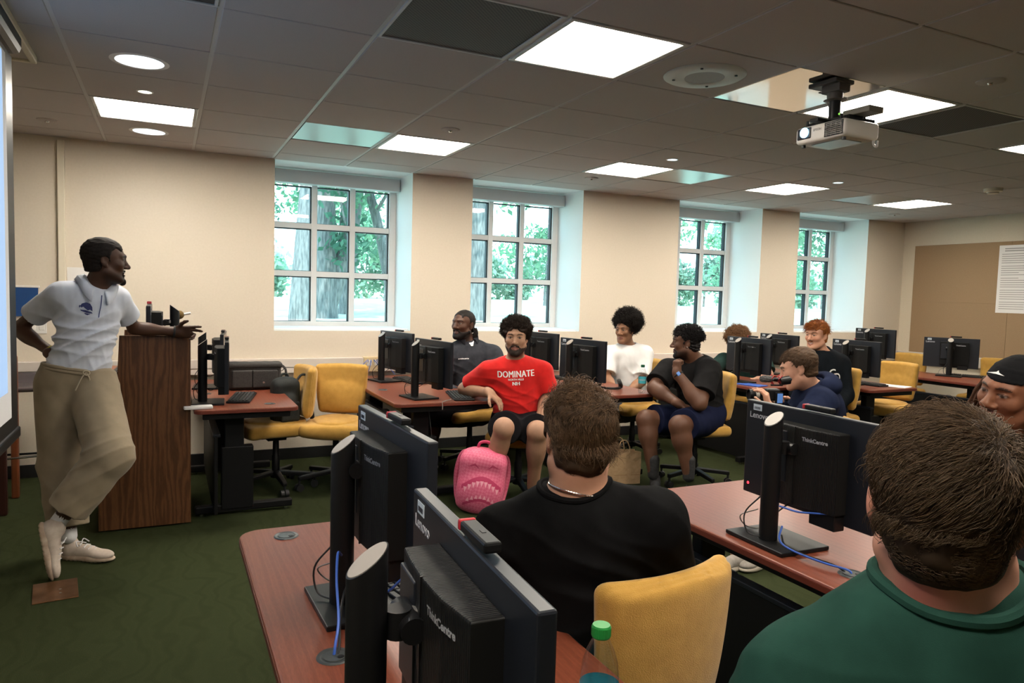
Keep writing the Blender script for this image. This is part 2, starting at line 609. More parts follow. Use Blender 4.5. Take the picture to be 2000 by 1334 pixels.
def hand(F, w, z, x, palm, curl=(.3, .35, .4, .5), thumb=.3, s=1.0, spread=.06, fist=False):
    """w wrist; z along the fingers, x towards the thumb, palm = palm normal"""
    z = nrm(z); palm = nrm(V3(palm) - z * V3(palm).dot(z)); x0 = V3(x); xx = nrm(np.cross(palm, z))
    if xx.dot(x0) < 0: xx = -xx
    w = V3(w)
    P = lambda a, b, c: w + (xx * a + palm * b + z * c) * s
    R = np.stack([xx, palm, z], 1)
    F.u(p_box(P(0, 0, .050), np.array([.041, .014, .047]) * s, R, .012 * s), .018)
    F.cone(P(0, 0, -.03), P(0, 0, .02), .027 * s, .026 * s, k=.02)
    L = (.072, .080, .074, .058)
    for i in range(4):
        a = .031 - .0205 * i
        p = P(a, 0, .093 - .004 * abs(i - 1.2)); ang = 0.0
        sp = (1.3 - i) * spread
        d0 = nrm(z + xx * sp)
        for j, fr in enumerate((.46, .30, .24)):
            ang += curl[i] * (1.0, 1.15, .8)[j]
            d = d0 * math.cos(ang) + palm * math.sin(ang)
            q = p + d * L[i] * fr * s
            F.cone(p, q, (.0092 - .0007 * j) * s, (.0087 - .0008 * j) * s, k=.004)
            p = q
    p = P(.030, .004, .022)
    d = nrm(xx * .75 + z * .7 + palm * (.25 + thumb * .5))
    for j, l in enumerate((.044, .032, .027)):
        q = p + d * l * s
        F.cone(p, q, (.0125 - .0015 * j) * s, (.0108 - .0015 * j) * s, k=.008)
        p = q; d = nrm(d + palm * thumb * .5 - xx * thumb * .6 + z * .3)

def torso_prims(J, b=1.0, t=0.0, belly=1.0, sh=1.0):
    """list of (prim,k); t = extra thickness (for clothes)"""
    pel, neck, sl, sr = J['pelvis'], J['neck'], J['sl'], J['sr']
    up = nrm(neck - pel); x = sr - sl; R = frame(up, x); x = R[:, 0]; y = R[:, 1]
    H = np.linalg.norm(neck - pel); mid = (sl + sr) / 2; W = np.linalg.norm(sr - sl)
    out = []
    at = lambda f: pel + (neck - pel) * f
    A = np.array
    out.append((p_ell(at(.06), A([.170 * b + t, .122 * b + t, .13 + t]), R), .05))
    out.append((p_ell(at(.30) + y * .012 * belly, A([.152 * b + t, .112 * b * belly + t, .17 + t]), R), .06))
    out.append((p_ell(at(.64) + y * .008, A([.165 * b + t, .118 * b + t, .19 + t]), R), .07))
    out.append((p_ell(at(.80) - y * .01, A([W * .44 + t, .095 * b + t, .11 + t]), R), .06))
    nb = neck - up * .01
    for s_ in (sl, sr):
        out.append((p_cone(lerp(nb, s_, .10) - up * .03, lerp(nb, s_, .92) - up * .004, .062 * b * sh + t, .056 * b * sh + t), .05))
    return out, R, up, y

def limb(F, a, m, e, r0, r1, r2, bulge=1.0, k=.02, back=None):
    F.cone(a, m, r0, r1, k=k); F.cone(m, e, r1, r2, k=k)
    F.ell(lerp(m, e, .28), np.array([r1 * 1.07 * bulge, r1 * 1.05 * bulge, np.linalg.norm(V3(e) - V3(m)) * .26]), frame(V3(e) - V3(m), (0.3, .5, .2)), k=.03)

def sleeve(F, J, side, frac, t, b, k=.05, r=None, fore=0.0, flare=0.0, k2=.045):
    s_, e_, w_ = J['s' + side], J['e' + side], J['w' + side]
    r0 = (.062 if r is None else r) * b
    if fore <= 0:
        q = lerp(s_, e_, frac); d = nrm(e_ - s_)
        F.u(pc(p_cone(s_, q + d * .03, r0 + t, r0 * .88 + t + flare), q, d), k2)
    else:
        F.u(p_cone(s_, e_, r0 + t, r0 * .78 + t), k2)
        q = lerp(e_, w_, fore); d = nrm(w_ - e_)
        F.u(pc(p_cone(e_, q + d * .03, r0 * .78 + t, r0 * .55 + t), q, d), .03)

def build_body(name, J, R, skin, par, vox=.0045, hands=None, legs=True, b=1.0, arm=1.0, hcol=None, feet=False, headkw=None, torso=True, neckr=.058, hs=1.0, shinr=1.0):
    F = Field()
    tp, TR, up, y = torso_prims(J, b)
    if torso:
        for f, k in tp: F.u(f, k)
    hc = J['head']
    F.cone(J['neck'] - up * .03, hc + R @ np.array([0, -.02, -.075]), neckr * 1.12, neckr, k=.035)
    for sd in 'lr':
        if 'e' + sd in J:
            F.ell(lerp(J['s' + sd], J['e' + sd], .12), np.array([.060, .058, .085]) * b * arm, frame(J['e' + sd] - J['s' + sd], (.3, .5, .2)), k=.04)
            limb(F, J['s' + sd], J['e' + sd], J['w' + sd], .052 * arm * b, .043 * arm * b, .0285 * arm)
    if hands:
        for h in hands: hand(F, **h)
    if legs:
        for sd in 'lr':
            if 'k' + sd in J:
                limb(F, J['h' + sd], J['k' + sd], J['a' + sd], .088 * b * shinr, .060 * b * shinr, .040 * shinr, 1.02, k=.03)
                F.ell(J['k' + sd], np.array([.061, .061, .065]) * b * shinr, None, k=.02)
    head_prims(F, hc, R, hs, **(headkw or {}))
    pts = np.array([v for v in J.values()])
    if hands: pts = np.concatenate([pts] + [np.array([h['w'] + nrm(h['z']) * .2 * h.get('s', 1)]) for h in hands])
    lo = pts.min(0) - .16; hi = pts.max(0) + .16
    me = F.mesh(name, lo, hi, vox, hcol)
    return me, (lo, hi), TR, up, y

def tee(name, J, b, vox, t=.013, frac=.62, belly=1.0, hem=-.06, neckhole=(.066, .062, .05), folds_=(), parent=None, m=None, fore=0.0, flare=.012, neckdrop=.012, lo=None, hi=None, collar=None, obj_name='t_shirt', sides='lr', sh=1.0, arm=1.0, extra=None, neckback=0.0, k2=.045, noise=.0022):
    F = Field()
    tp, TR, up, y = torso_prims(J, b, t, belly, sh)
    pc0 = J['pelvis'] + up * hem
    for f, k in tp: F.u(pc(f, pc0, -up), k)
    for sd in sides:
        if 'e' + sd in J: sleeve(F, J, sd, frac, t, b * arm, fore=fore, flare=flare, k2=k2)
    if extra: extra(F, TR, up, y)
    nh = np.array(neckhole)
    F.sub(p_ell(J['neck'] + up * .035 + y * neckdrop, nh + np.array([0, 0, .03]), TR), .01)
    for g in folds_: F.disp.append(g)
    if noise: F.disp.append(lambda P: noise * wob(P, 23, 1) + noise * .7 * wob(P, 47, 2))
    return obj(obj_name, F.mesh(name, lo, hi, vox), m, parent), TR, up, y

def ring_rib(name, J, TR, up, y, neckdrop, rad, tubr, m, parent, lift=.0, tilt=.35):
    """ribbed neckband as a tube around the neck opening"""
    c = J['neck'] + up * (.012 + lift) + y * neckdrop
    pts = []
    for k in range(33):
        a = 2 * PI * k / 32
        p = c + TR[:, 0] * rad[0] * math.cos(a) + y * rad[1] * math.sin(a) - up * tilt * rad[1] * math.sin(a)
        pts.append(p)
    bm = B(); tube(bm, pts, tubr, 8, cap=False)
    return obj(name, bm, m, parent, smooth=True)

def trousers(name, J, b, vox, t=.014, hem=(1.0, 1.0), parent=None, m=None, folds_=(), flare=.0, obj_name='trousers', lo=None, hi=None, waist=.14, knee=0.0, thigh=0.0, cuff=None, noise=.002, sides='lr'):
    F = Field()
    pel, neck = J['pelvis'], J['neck']
    up = nrm(neck - pel); TR = frame(up, J['sr'] - J['sl']); y = TR[:, 1]
    q = pel + up * waist
    F.u(pc(p_ell(pel + up * .04, np.array([.178 * b + t, .128 * b + t, .17]), TR), q, up), .05)
    for i, sd in enumerate(sides):
        h, kn, an = J['h' + sd], J['k' + sd], J['a' + sd]
        if hem[i] < 1:      # shorts: fraction of the thigh
            e = lerp(h, kn, hem[i]); d = nrm(kn - h)
            F.u(pc(p_cone(h, e + d * .04, .098 * b + t + thigh, .080 * b + t + flare), e, d), .05)
        else:
            F.u(p_cone(h, kn, .096 * b + t + thigh, .068 * b + t + knee), .05)
            e = lerp(kn, an, hem[i] - 1); d = nrm(an - kn)
            F.u(pc(p_cone(kn, e + d * .04, .066 * b + t + knee, (cuff or .052) + flare), e, d), .035)
    for g in folds_: F.disp.append(g)
    F.disp.append(lambda P: noise * wob(P, 21, 3) + noise * .6 * wob(P, 43, 1))
    return obj(obj_name, F.mesh(name, lo, hi, vox), m, parent)

def hair_cap(name, c, R, s, m, parent, vox=.004, th=.010, top=.0, line=.055, side=-.02, nape=-.065, rough=.003, rfreq=90, vol=(0, 0, 0), grow=(1, 1, 1), wide=1.0, temple=.045, obj_name='hair', extra=None):
    """short hair: scalp shell cut by a hairline"""
    F = Field(); sc = np.array([wide, 1, 1]) * s
    T = lambda x, y, z: c + R @ (np.array([x, y, z]) * sc)
    r = np.array([.076 * wide, .097, .083]) * s * np.array(grow) + th
    F.ell(T(vol[0], -.018 + vol[1], .038 + top + vol[2]), r, R)
    F.ell(T(0, .012, .022 + top), np.array([.069 * wide, .078, .078]) * s * np.array(grow) + th * .85, R, k=.02)
    F.ell(T(0, -.045, -.03), np.array([.062 * wide, .056, .06]) * s + th * .7, R, k=.02)
    if extra: extra(F, T)
    # face opening
    F.sub(p_ell(T(0, .105, -.055), np.array([.072 * wide, .095, .055 + line]) * s, R), .008)
    for q in (-1, 1):
        F.sub(p_ell(T(.085 * q, .066, -.03 + max(0, line - .05) * 1.0), np.array([.05, temple + max(0, line - .05) * .2, .085]) * s, R), .008)
        F.sub(p_ell(T(.080 * q, -.008, -.025), np.array([.022, .026, .045]) * s, R), .006)
    F.sub(p_box(T(0, 0, nape - .15), np.array([.2, .2, .15]) * s, R), .01)
    if rough: F.disp.append(lambda P: rough * wob(P, rfreq, 0) + rough * .6 * wob(P, rfreq * 2.2, 2))
    lo = c - .17 * s - th; hi = c + .17 * s + th
    return obj(obj_name, F.mesh(name, lo, hi, vox), m, parent)

def scalp_points(c, R, s, n, seed=1, wide=1.0, zmin=-.05, front=.075, fz=.055, off=0.0, grow=1.0):
    rs = np.random.RandomState(seed)
    out = []; 
    while len(out) < n:
        v = rs.normal(size=(n * 2, 3)); v /= np.linalg.norm(v, axis=1)[:, None]
        p = v * np.array([.076 * wide, .097, .083]) * grow + np.array([0, -.018, .038])
        ok = (p[:, 2] > zmin) & ~((p[:, 1] > .02) & (p[:, 2] < fz + (front - p[:, 1]) * .6)) & ~((np.abs(p[:, 0]) > .055) & (p[:, 1] > -.03) & (p[:, 2] < .03 - .0 * p[:, 1]))
        out += list(np.concatenate([p[ok], v[ok]], 1))
    o = np.array(out[:n])
    nl = o[:, 3:] / np.array([.076 * wide, .097, .083]); nl /= np.linalg.norm(nl, axis=1)[:, None]
    return c + (o[:, :3] * s + nl * off) @ R.T, nl @ R.T, o[:, :3]

def shoe(name, heel, toe, up, m_up, m_sole, parent, w=1.0, vox=.004, obj_name='sneaker', h=.075):
    """low trainer from heel to toe, 'up' = ankle direction; upper with sole as a sub-part"""
    heel = V3(heel); toe = V3(toe); y = nrm(toe - heel); z = nrm(V3(up) - y * V3(up).dot(y)); x = np.cross(y, z)
    L = np.linalg.norm(toe - heel); R = np.stack([x, y, z], 1)
    P = lambda a, b_, c_: heel + x * a + y * b_ * L + z * c_
    F = Field()
    F.ell(P(0, .16, .052), np.array([.036 * w, L * .17, .045]), R, k=.03)
    F.ell(P(0, .42, .047), np.array([.038 * w, L * .26, .036]), R, k=.03)
    F.ell(P(.002, .76, .036), np.array([.043 * w, L * .23, .026]), R, k=.03)
    F.cone(P(0, .17, .05), P(0, .15, h + .022), .036 * w, .034 * w, k=.03)
    F.sub(p_ell(P(0, .14, h + .05), np.array([.027 * w, L * .13, .045]), R), .006)
    F.sub(p_box(P(0, .5, -.015), np.array([.2, .3, .03]), R), .004)
    lo = np.minimum(heel, toe) - .13; hi = np.maximum(heel, toe) + .13
    up_o = obj(obj_name, F.mesh(name, lo, hi, vox), m_up, parent)
    G = Field()
    G.ell(P(0, .18, .014), np.array([.038 * w, L * .19, .020]), R, k=.04)
    G.ell(P(0, .45, .014), np.array([.037 * w, L * .3, .017]), R, k=.04)
    G.ell(P(.002, .76, .016), np.array([.046 * w, L * .25, .017]), R, k=.04)
    G.sub(p_box(P(0, .5, -.024), np.array([.2, .4, .024]), R), .003)
    def grooves(Q):
        q = (Q - heel) @ R
        return np.where((q[:, 2] < .006), .0022 * (np.sin(q[:, 1] * 260 + 2.5 * np.sin(q[:, 0] * 60)) > .55), 0.0)
    G.disp.append(grooves)
    so = obj('sole', G.mesh(name + 's', lo, hi, vox), m_sole, up_o)
    return up_o
JOINTS = {
 'lecturer': dict(head=(-0.309, 4.606, 1.644), neck=(-0.362, 4.643, 1.492), pelvis=(-0.455, 4.629, 0.997), sr=(-0.527, 4.608, 1.445), sl=(-0.261, 4.701, 1.430), er=(-0.752, 4.791, 1.252), wr=(-0.558, 4.610, 1.123), el=(-0.180, 4.894, 1.252), wl=(0.052, 4.903, 1.231), hr=(-0.533, 4.630, 0.951), hl=(-0.376, 4.621, 0.947), kr=(-0.526, 4.606, 0.517), ar=(-0.490, 4.507, 0.153), kl=(-0.277, 4.293, 0.609), al=(-0.502, 4.289, 0.294), heel_r=(-0.529, 4.559, 0.003), toe_r=(-0.251, 4.383, 0.037), heel_l=(-0.598, 4.268, 0.289), toe_l=(-0.556, 4.230, 0.044), face=(0.988, 0.154)),
 'grey': dict(head=(2.304, 5.767, 1.247), neck=(2.354, 5.787, 1.095), pelvis=(2.387, 5.783, 0.501), sr=(2.146, 5.766, 0.965), sl=(2.571, 5.730, 0.977), er=(2.062, 5.623, 0.726), wr=(2.153, 5.407, 0.663), el=(2.596, 5.532, 0.721), wl=(2.381, 5.408, 0.646), hr=(2.270, 5.728, 0.492), hl=(2.488, 5.789, 0.473), kr=(1.857, 5.759, 0.485), kl=(2.062, 5.825, 0.455), ar=(1.856, 5.733, 0.119), al=(2.061, 5.798, 0.076), face=(-0.864, -0.503)),
 'red': dict(head=(2.285, 4.683, 1.208), neck=(2.313, 4.746, 1.034), pelvis=(2.367, 4.774, 0.553), sr=(2.132, 4.826, 0.941), sl=(2.493, 4.653, 0.952), er=(2.023, 5.002, 0.796), wr=(2.084, 4.673, 0.808), el=(2.536, 4.619, 0.762), wl=(2.359, 4.449, 0.618), hr=(2.269, 4.764, 0.533), hl=(2.440, 4.715, 0.532), kr=(2.067, 4.388, 0.608), ar=(2.093, 4.694, 0.093), kl=(2.298, 4.331, 0.584), al=(2.402, 4.578, 0.086), face=(-0.500, -0.866)),
 'white': dict(head=(3.936, 5.701, 1.208), neck=(3.987, 5.722, 1.059), pelvis=(4.032, 5.716, 0.508), sr=(3.799, 5.750, 0.975), sl=(4.149, 5.660, 0.979), er=(3.717, 5.663, 0.761), wr=(3.658, 5.408, 0.681), el=(4.041, 5.560, 0.726), wl=(3.750, 5.362, 0.665), hr=(3.936, 5.702, 0.444), hl=(4.098, 5.679, 0.441), kr=(3.499, 5.689, 0.442), kl=(3.677, 5.658, 0.424), ar=(3.497, 5.660, 0.037), al=(3.675, 5.630, 0.030), face=(-0.903, -0.429)),
 'chin': dict(head=(3.776, 4.608, 1.170), neck=(3.897, 4.606, 1.023), pelvis=(3.974, 4.602, 0.565), sl=(3.858, 4.420, 0.964), sr=(3.754, 4.801, 0.930), el=(3.671, 4.293, 0.726), wl=(3.580, 4.463, 0.945), er=(3.574, 4.733, 0.790), wr=(3.607, 4.455, 0.700), hl=(3.929, 4.511, 0.549), hr=(3.929, 4.687, 0.519), kl=(3.481, 4.283, 0.564), al=(3.543, 4.227, 0.207), kr=(3.453, 4.662, 0.547), ar=(3.473, 4.568, 0.144), face=(-0.795, 0.606)),
 'curly': dict(head=(5.365, 5.728, 1.088), neck=(5.470, 5.778, 0.943), pelvis=(5.601, 5.842, 0.392), sr=(5.229, 5.779, 0.892), sl=(5.705, 5.684, 0.894), er=(5.059, 5.743, 0.802), wr=(4.945, 5.486, 0.791), el=(5.662, 5.561, 0.756), wl=(5.288, 5.405, 0.715), face=(-0.800, -0.600)),
 'red_hair': dict(head=(5.297, 4.659, 1.225), neck=(5.388, 4.659, 1.062), pelvis=(5.448, 4.647, 0.533), sr=(5.143, 4.659, 0.972), sl=(5.585, 4.634, 0.958), er=(5.070, 4.619, 0.711), wr=(4.958, 4.387, 0.606), el=(5.525, 4.510, 0.692), wl=(5.199, 4.379, 0.560), hr=(5.335, 4.643, 0.501), hl=(5.566, 4.642, 0.490), kr=(4.891, 4.471, 0.542), kl=(5.070, 4.384, 0.534), ar=(4.949, 4.468, 0.122), al=(5.130, 4.381, 0.127), face=(-0.987, -0.162)),
 'camera': dict(head=(3.486, 3.187, 1.117), neck=(3.605, 3.176, 0.995), pelvis=(3.793, 3.163, 0.524), sl=(3.508, 3.017, 0.918), sr=(3.695, 3.312, 0.865), el=(3.231, 2.974, 0.793), wl=(3.095, 3.026, 0.904), er=(3.569, 3.321, 0.754), wr=(3.365, 3.252, 0.904), hl=(3.689, 3.099, 0.498), hr=(3.777, 3.244, 0.467), kl=(3.126, 3.039, 0.528), al=(3.098, 3.018, 0.055), kr=(3.272, 3.245, 0.498), ar=(2.929, 3.046, 0.083), face=(-0.700, 0.714)),
 'black': dict(head=(0.902, 1.487, 1.176), neck=(0.900, 1.489, 1.032), pelvis=(0.960, 1.491, 0.548), sl=(0.763, 1.591, 0.918), sr=(1.052, 1.368, 0.985), el=(0.810, 1.751, 0.674), wl=(0.853, 1.946, 0.746), er=(1.173, 1.469, 0.736), wr=(1.223, 1.681, 0.611), hl=(0.904, 1.548, 0.504), hr=(1.030, 1.456, 0.525), kl=(1.086, 1.902, 0.451), kr=(1.264, 1.783, 0.456), al=(1.109, 1.914, 0.011), ar=(1.308, 1.819, 0.017), face=(0.280, 0.960)),
 'green': dict(head=(0.897, 0.573, 1.265), neck=(0.913, 0.570, 1.170), pelvis=(1.058, 0.588, 0.549), sl=(0.768, 0.671, 1.000), sr=(1.076, 0.469, 1.021), el=(0.762, 0.739, 0.823), wl=(1.044, 0.849, 0.529), er=(1.240, 0.468, 0.866), wr=(1.455, 0.652, 0.542), face=(0.813, 0.582)),
 'band': dict(head=(2.493, 1.394, 1.241), neck=(2.521, 1.378, 1.051), pelvis=(2.755, 1.432, 0.437), sr=(2.351, 1.453, 0.965), sl=(2.701, 1.350, 0.942), er=(2.249, 1.421, 0.765), wr=(2.264, 1.299, 0.723), el=(2.705, 1.254, 0.728), wl=(2.419, 1.224, 0.712), face=(-0.993, 0.118)),
}
# ------------------------------------------------------------------ the people in the room
def JJ(key):
    d = {k: V3(v) for k, v in JOINTS[key].items() if k != 'face'}
    f = V3(tuple(JOINTS[key]['face']) + (0,))
    return d, f

def person(key, label, skin, lip, b=1.0, pitch=0.0, roll=0.0, turn=0.0, vox=.0045, hands=None, legs=True, headkw=None, colkw=None, arm=1.0, wide=1.0, hs=1.0, shinr=1.0, neckr=.058, rough=.5):
    J, f = JJ(key)
    if turn: f = rotm('z', turn) @ f
    f = nrm(f + np.array([0, 0, math.tan(pitch)]))
    R = head_frame(f, roll=roll)
    J['pelvis'] = J['pelvis']
    loc = Vector((J['pelvis'][0], J['pelvis'][1], 0))
    root = thing('person', label, 'person', loc)
    hk = dict(headkw or {}); hk['wide'] = wide
    ck = dict(colkw or {}); ck['wide'] = wide
    for k in ('smile', 'openm'):
        if k in hk: ck[k] = hk[k]
    hands = hands(J) if hands else None
    hc = head_colors(J['head'], R, hs, skin, lip, **ck)
    me, (lo, hi), TR, up, y = build_body(key, J, R, skin, root, vox, hands, legs, b, arm, hc, headkw=hk, hs=hs, shinr=shinr, neckr=neckr)
    m = attr_mat('skin_' + key, rough, .35)
    body = obj('body', me, m, root)
    return dict(J=J, R=R, root=root, lo=lo, hi=hi, TR=TR, up=up, y=y, b=b, hs=hs, wide=wide, vox=vox, c=J['head'], body=body, key=key)

def fin(p):
    """parts were modelled in world coordinates: shift them under the person's base point"""
    l = p['root'].location
    for ch in p['root'].children: 
        ch.location = ch.location - Vector(l)

def person_tee(p, m, **kw):
    k = dict(vox=p['vox'] * 1.15, lo=p['lo'] - .03, hi=p['hi'] + .03, parent=p['root'], m=m)
    k.update(kw)
    o, TR, up, y = tee(p['key'] + '_top', p['J'], p['b'], **k)
    return o

def person_pants(p, m, **kw):
    k = dict(vox=p['vox'] * 1.2, lo=p['lo'] - .03, hi=p['hi'] + .03, parent=p['root'], m=m)
    k.update(kw)
    return trousers(p['key'] + '_leg', p['J'], p['b'], **k)

def person_hair(p, m, **kw):
    return hair_cap(p['key'] + '_hair', p['c'], p['R'], p['hs'], m, p['root'], wide=p['wide'], **kw)

def hair_mat(name, c, rough=.45):
    m = mat(name, c, rough, spec=.22)
    v = coords(m); n = nd(m, 'ShaderNodeTexNoise', Scale=60.0, Detail=3); lk(m, v, n.inputs['Vector'])
    base(m, ramp(m, n.outputs['Fac'], [(.3, tuple(x * .75 for x in c)), (.7, tuple(min(1, x * 1.3) for x in c))]))
    return m

def beard(p, m, amt=.006, top=-.045, name='beard', chin=0.0):
    F = Field(); c, R, s = p['c'], p['R'], p['hs']
    w = p['wide']
    T = lambda x, y, z: c + R @ (np.array([x * w, y, z]) * s)
    F.ell(T(0, .030, -.050), (np.array([.056 * w, .058, .078]) * s + amt), R, k=.02)
    for q in (-1, 1):
        F.cone(T(.052 * q, .0, -.060), T(.020 * q, .062, -.103), .022 * s + amt, .020 * s + amt, k=.02)
    F.ell(T(0, .078, -.110), np.array([.024, .019, .018]) * s + amt + chin, R, k=.02)
    F.cone(T(-.024, .088, -.056), T(.024, .088, -.056), .0075 * s + amt * .4, .0075 * s + amt * .4, k=.012)
    F.sub(p_box(T(0, .03, top + .15), np.array([.0, .0, .0]) + np.array([.2, .062, .1499 - .0]) * s, R), .006)   # above the cheek line, behind
    F.sub(p_ell(T(0, .085, -.030), np.array([.062 * w, .06, .0255]) * s, R), .006)
    F.sub(p_ell(T(0, .098, -.0715), np.array([.030, .035, .0105]) * s, R), .004)
    for q in (-1, 1): F.sub(p_ell(T(.052 * q, .07, -.040), np.array([.030, .05, .028]) * s, R), .008)
    F.sub(p_box(T(0, -.13, -.06), np.array([.2, .115, .2]) * s, R), .006)
    F.disp.append(lambda P: .0018 * wob(P, 140, 1))
    return obj(name, F.mesh(p['key'] + name, c - .2, c + .2, .0038), m, p['root'])

def afro(p, m, center, rad, n=2600, ln=.035, coil=.006, r0=.0016, name='hair', cut=None, seed=3, vox=.005, amp=.008, hl=.072):
    """big curly hair: lumpy core plus coils"""
    c, R = p['c'], p['R']; s = p['hs']
    cc = c + R @ np.array(center); rad = np.array(rad)
    F = Field(); F.ell(cc, rad, R)
    T = lambda x, y, z: c + R @ (np.array([x, y, z]) * s)
    cuts = cut or [((0, .120, -.062), (.072, .090, .149)), ((0, .05, -.17), (.14, .16, .12))]
    for (cp, cr) in cuts: F.sub(p_ell(T(*cp), np.array(cr), R), .012)
    F.disp.append(lambda P: amp * wob(P, 60, 0) + amp * .6 * wob(P, 130, 2))
    me = F.mesh(p['key'] + '_core', cc - rad.max() - .03, cc + rad.max() + .03, vox)
    rs = np.random.RandomState(seed)
    vs = np.empty(len(me.vertices) * 3, np.float32); me.vertices.foreach_get('co', vs); vs = vs.reshape(-1, 3).astype(float)
    ns = np.empty(len(me.vertices) * 3, np.float32)
    me.vertices.foreach_get('normal', ns); ns = ns.reshape(-1, 3).astype(float)
    qa = (vs - c) @ R
    okv = np.nonzero(~((qa[:, 1] > .045) & (qa[:, 2] < hl)) & ~((qa[:, 1] > .0) & (qa[:, 2] < .0)))[0]
    i = okv[rs.choice(len(okv), n)]
    d = ns[i] + rs.normal(size=(n, 3)) * .35
    d /= np.linalg.norm(d, axis=1)[:, None]
    st = strands(p['key'] + '_coil', vs[i], d, rs.uniform(.5, 1.2, n) * ln, r0, seg=7, curl=.35, coil=coil, coilf=1.6, seed=seed, sink=.006, taper=.5)
    return obj(name, join_meshes(p['key'] + '_hair', [me, st]), m, p['root'])

def drape(p, meshes, rad, cen, up, ax, ay, lift=.004, n=48, h=.16):
    """points of a loop laid on the surfaces below it"""
    bv = [bvh_of(m) for m in meshes]; out = []
    for k in range(n):
        a = 2 * PI * k / n
        q = cen + ax * rad[0] * math.cos(a) + ay * rad[1] * math.sin(a)
        best = None
        for b in bv:
            r = b.ray_cast(Vector(q + up * h), Vector(-up), h * 2.2)
            if r[0] is not None:
                z = (np.array(r[0]) - cen).dot(up); best = z if best is None else max(best, z)
        out.append(best if best is not None else np.nan)
    o = np.array(out); ok = ~np.isnan(o)
    if ok.any(): o = np.interp(np.arange(n), np.nonzero(ok)[0], o[ok], period=n)
    else: o = np.zeros(n)
    for _ in range(3): o = (np.roll(o, 1) + o * 2 + np.roll(o, -1)) / 4
    return [cen + ax * rad[0] * math.cos(2 * PI * k / n) + ay * rad[1] * math.sin(2 * PI * k / n) + up * (o[k] + lift) for k in range(n)]

def neckband(p, shirt, rad, tubr, m, name='collar', drop=.0):
    pts = drape(p, [shirt.data], rad, p['J']['neck'] + p['y'] * drop, p['up'], p['TR'][:, 0], p['y'], lift=.001)
    b = B(); tube(b, pts + pts[:1], tubr, 8, cap=False); return obj(name, b, m, p['root'], True)

def chest_text(p, shirt, items, m, off=.0015):
    """flat lettering laid on the chest: items (mesh, x, z) measured from the chest centre"""
    bv = bvh_of(shirt.data)
    x, y, z = p['TR'][:, 0], p['y'], p['up']
    J = p['J']; o = J['neck'] + (J['pelvis'] - J['neck']) * .0
    for me, dx, dz, nm, mm in items:
        decal(nm, me, bv, o - x * dx + z * dz + y * .05, -x, z, y, mm or m, p['root'], off)

def bold_text(body, size, w):
    me = text_mesh(body, size, 0.0, 0.0, 1.06, 'CENTER')
    bm = bmesh.new()
    for k in range(-2, 3):
        n0 = len(bm.verts); bm.from_mesh(me); bm.verts.ensure_lookup_table()
        for v in bm.verts[n0:]: v.co.x += w * k / 2; v.co.z = .00012 * (k + 2)
    out = bpy.data.meshes.new('bold'); bm.to_mesh(out); bm.free(); return out

def cast_red():
    H = lambda J: [dict(w=J['wr'], z=(.45, -.75, -.55), x=(.2, -.6, .6), palm=(-.35, .35, -.9), curl=(.25, .3, .35, .4), thumb=.2),
                   dict(w=J['wl'], z=(-.25, -.55, -.75), x=(-.9, .2, .2), palm=(.2, .75, -.5), curl=(.35, .4, .45, .5), thumb=.2)]
    p = person('red', 'bearded curly-haired man in a red printed t-shirt leaning one arm on a desk', (.42, .235, .15), (.34, .14, .11), b=1.04, arm=1.12, hs=1.04, hands=H,
               headkw=dict(smile=.6, lips=1.0), colkw=dict(stub=((.03, .018, .012), .75), brow=(.02, .012, .008), stubz=-.05), vox=.0045, shinr=1.02)
    m = cloth_mat('red_jersey', (.60, .018, .016))
    J = p['J']
    sh = person_tee(p, m, frac=.78, belly=1.08, hem=-.05, t=.016, flare=.010, neckhole=(.070, .066, .05), folds_=[
        folds(lerp(J['pelvis'], J['neck'], .3), (.5, 0, .85), 30, .022, .20), folds(lerp(J['sr'], J['pelvis'], .35), (.2, 0, 1), 38, .020, .15),
        folds(lerp(J['sl'], J['pelvis'], .45), (-.4, 0, 1), 34, .010, .16)])
    ring_rib('collar', J, p['TR'], p['up'], p['y'], .014, (.074, .070), .006, m, p['root'])
    w = MATS['white_print']
    t1 = bold_text('DOMINATE', .050, .0017); t2 = text_mesh('NORTH HILLS', .018, .0003, .0006, 1.0, 'CENTER'); t3 = bold_text('NH', .036, .0020)
    for v in t1.vertices: v.co.y *= 1.3
    chest_text(p, sh, [(t1, 0, -.098, 'lettering', None), (t2, 0, -.120, 'lettering', None), (t3, 0, -.155, 'lettering', None)], w)
    person_pants(p, cloth_mat('black_short', (.012, .012, .014)), hem=(.80, .80), flare=.02, thigh=.006, obj_name='shorts')
    hm = hair_mat('dark_curls', (.022, .013, .009), .6)
    afro(p, hm, (0, -.022, .062), (.108, .118, .098), n=4200, ln=.026, coil=.006, r0=.0017)
    beard(p, hm, .003)
    wb = B(); 
    q = nrm(J['wr'] - J['er']); Fm = frame(q, (0, 0, 1))
    pts = [J['wr'] - q * .012 + (Fm[:, 0] * math.cos(a) + Fm[:, 1] * math.sin(a)) * .031 for a in np.linspace(0, 2 * PI, 17)]
    tube(wb, pts, .0035, 6); obj('wristband', wb, MATS['black_rubber'], p['root'], smooth=True)
    shoe('red_shoe', J['al'] + np.array([.03, .06, -.085]), J['al'] + np.array([-.1, -.19, -.085]), (0, 0, 1), MATS['shoe_dark'], MATS['sole_white'], p['root'])
    shoe('red_shoe2', J['ar'] + np.array([.03, .06, -.085]), J['ar'] + np.array([-.1, -.19, -.085]), (0, 0, 1), MATS['shoe_dark'], MATS['sole_white'], p['root'])
    fin(p)

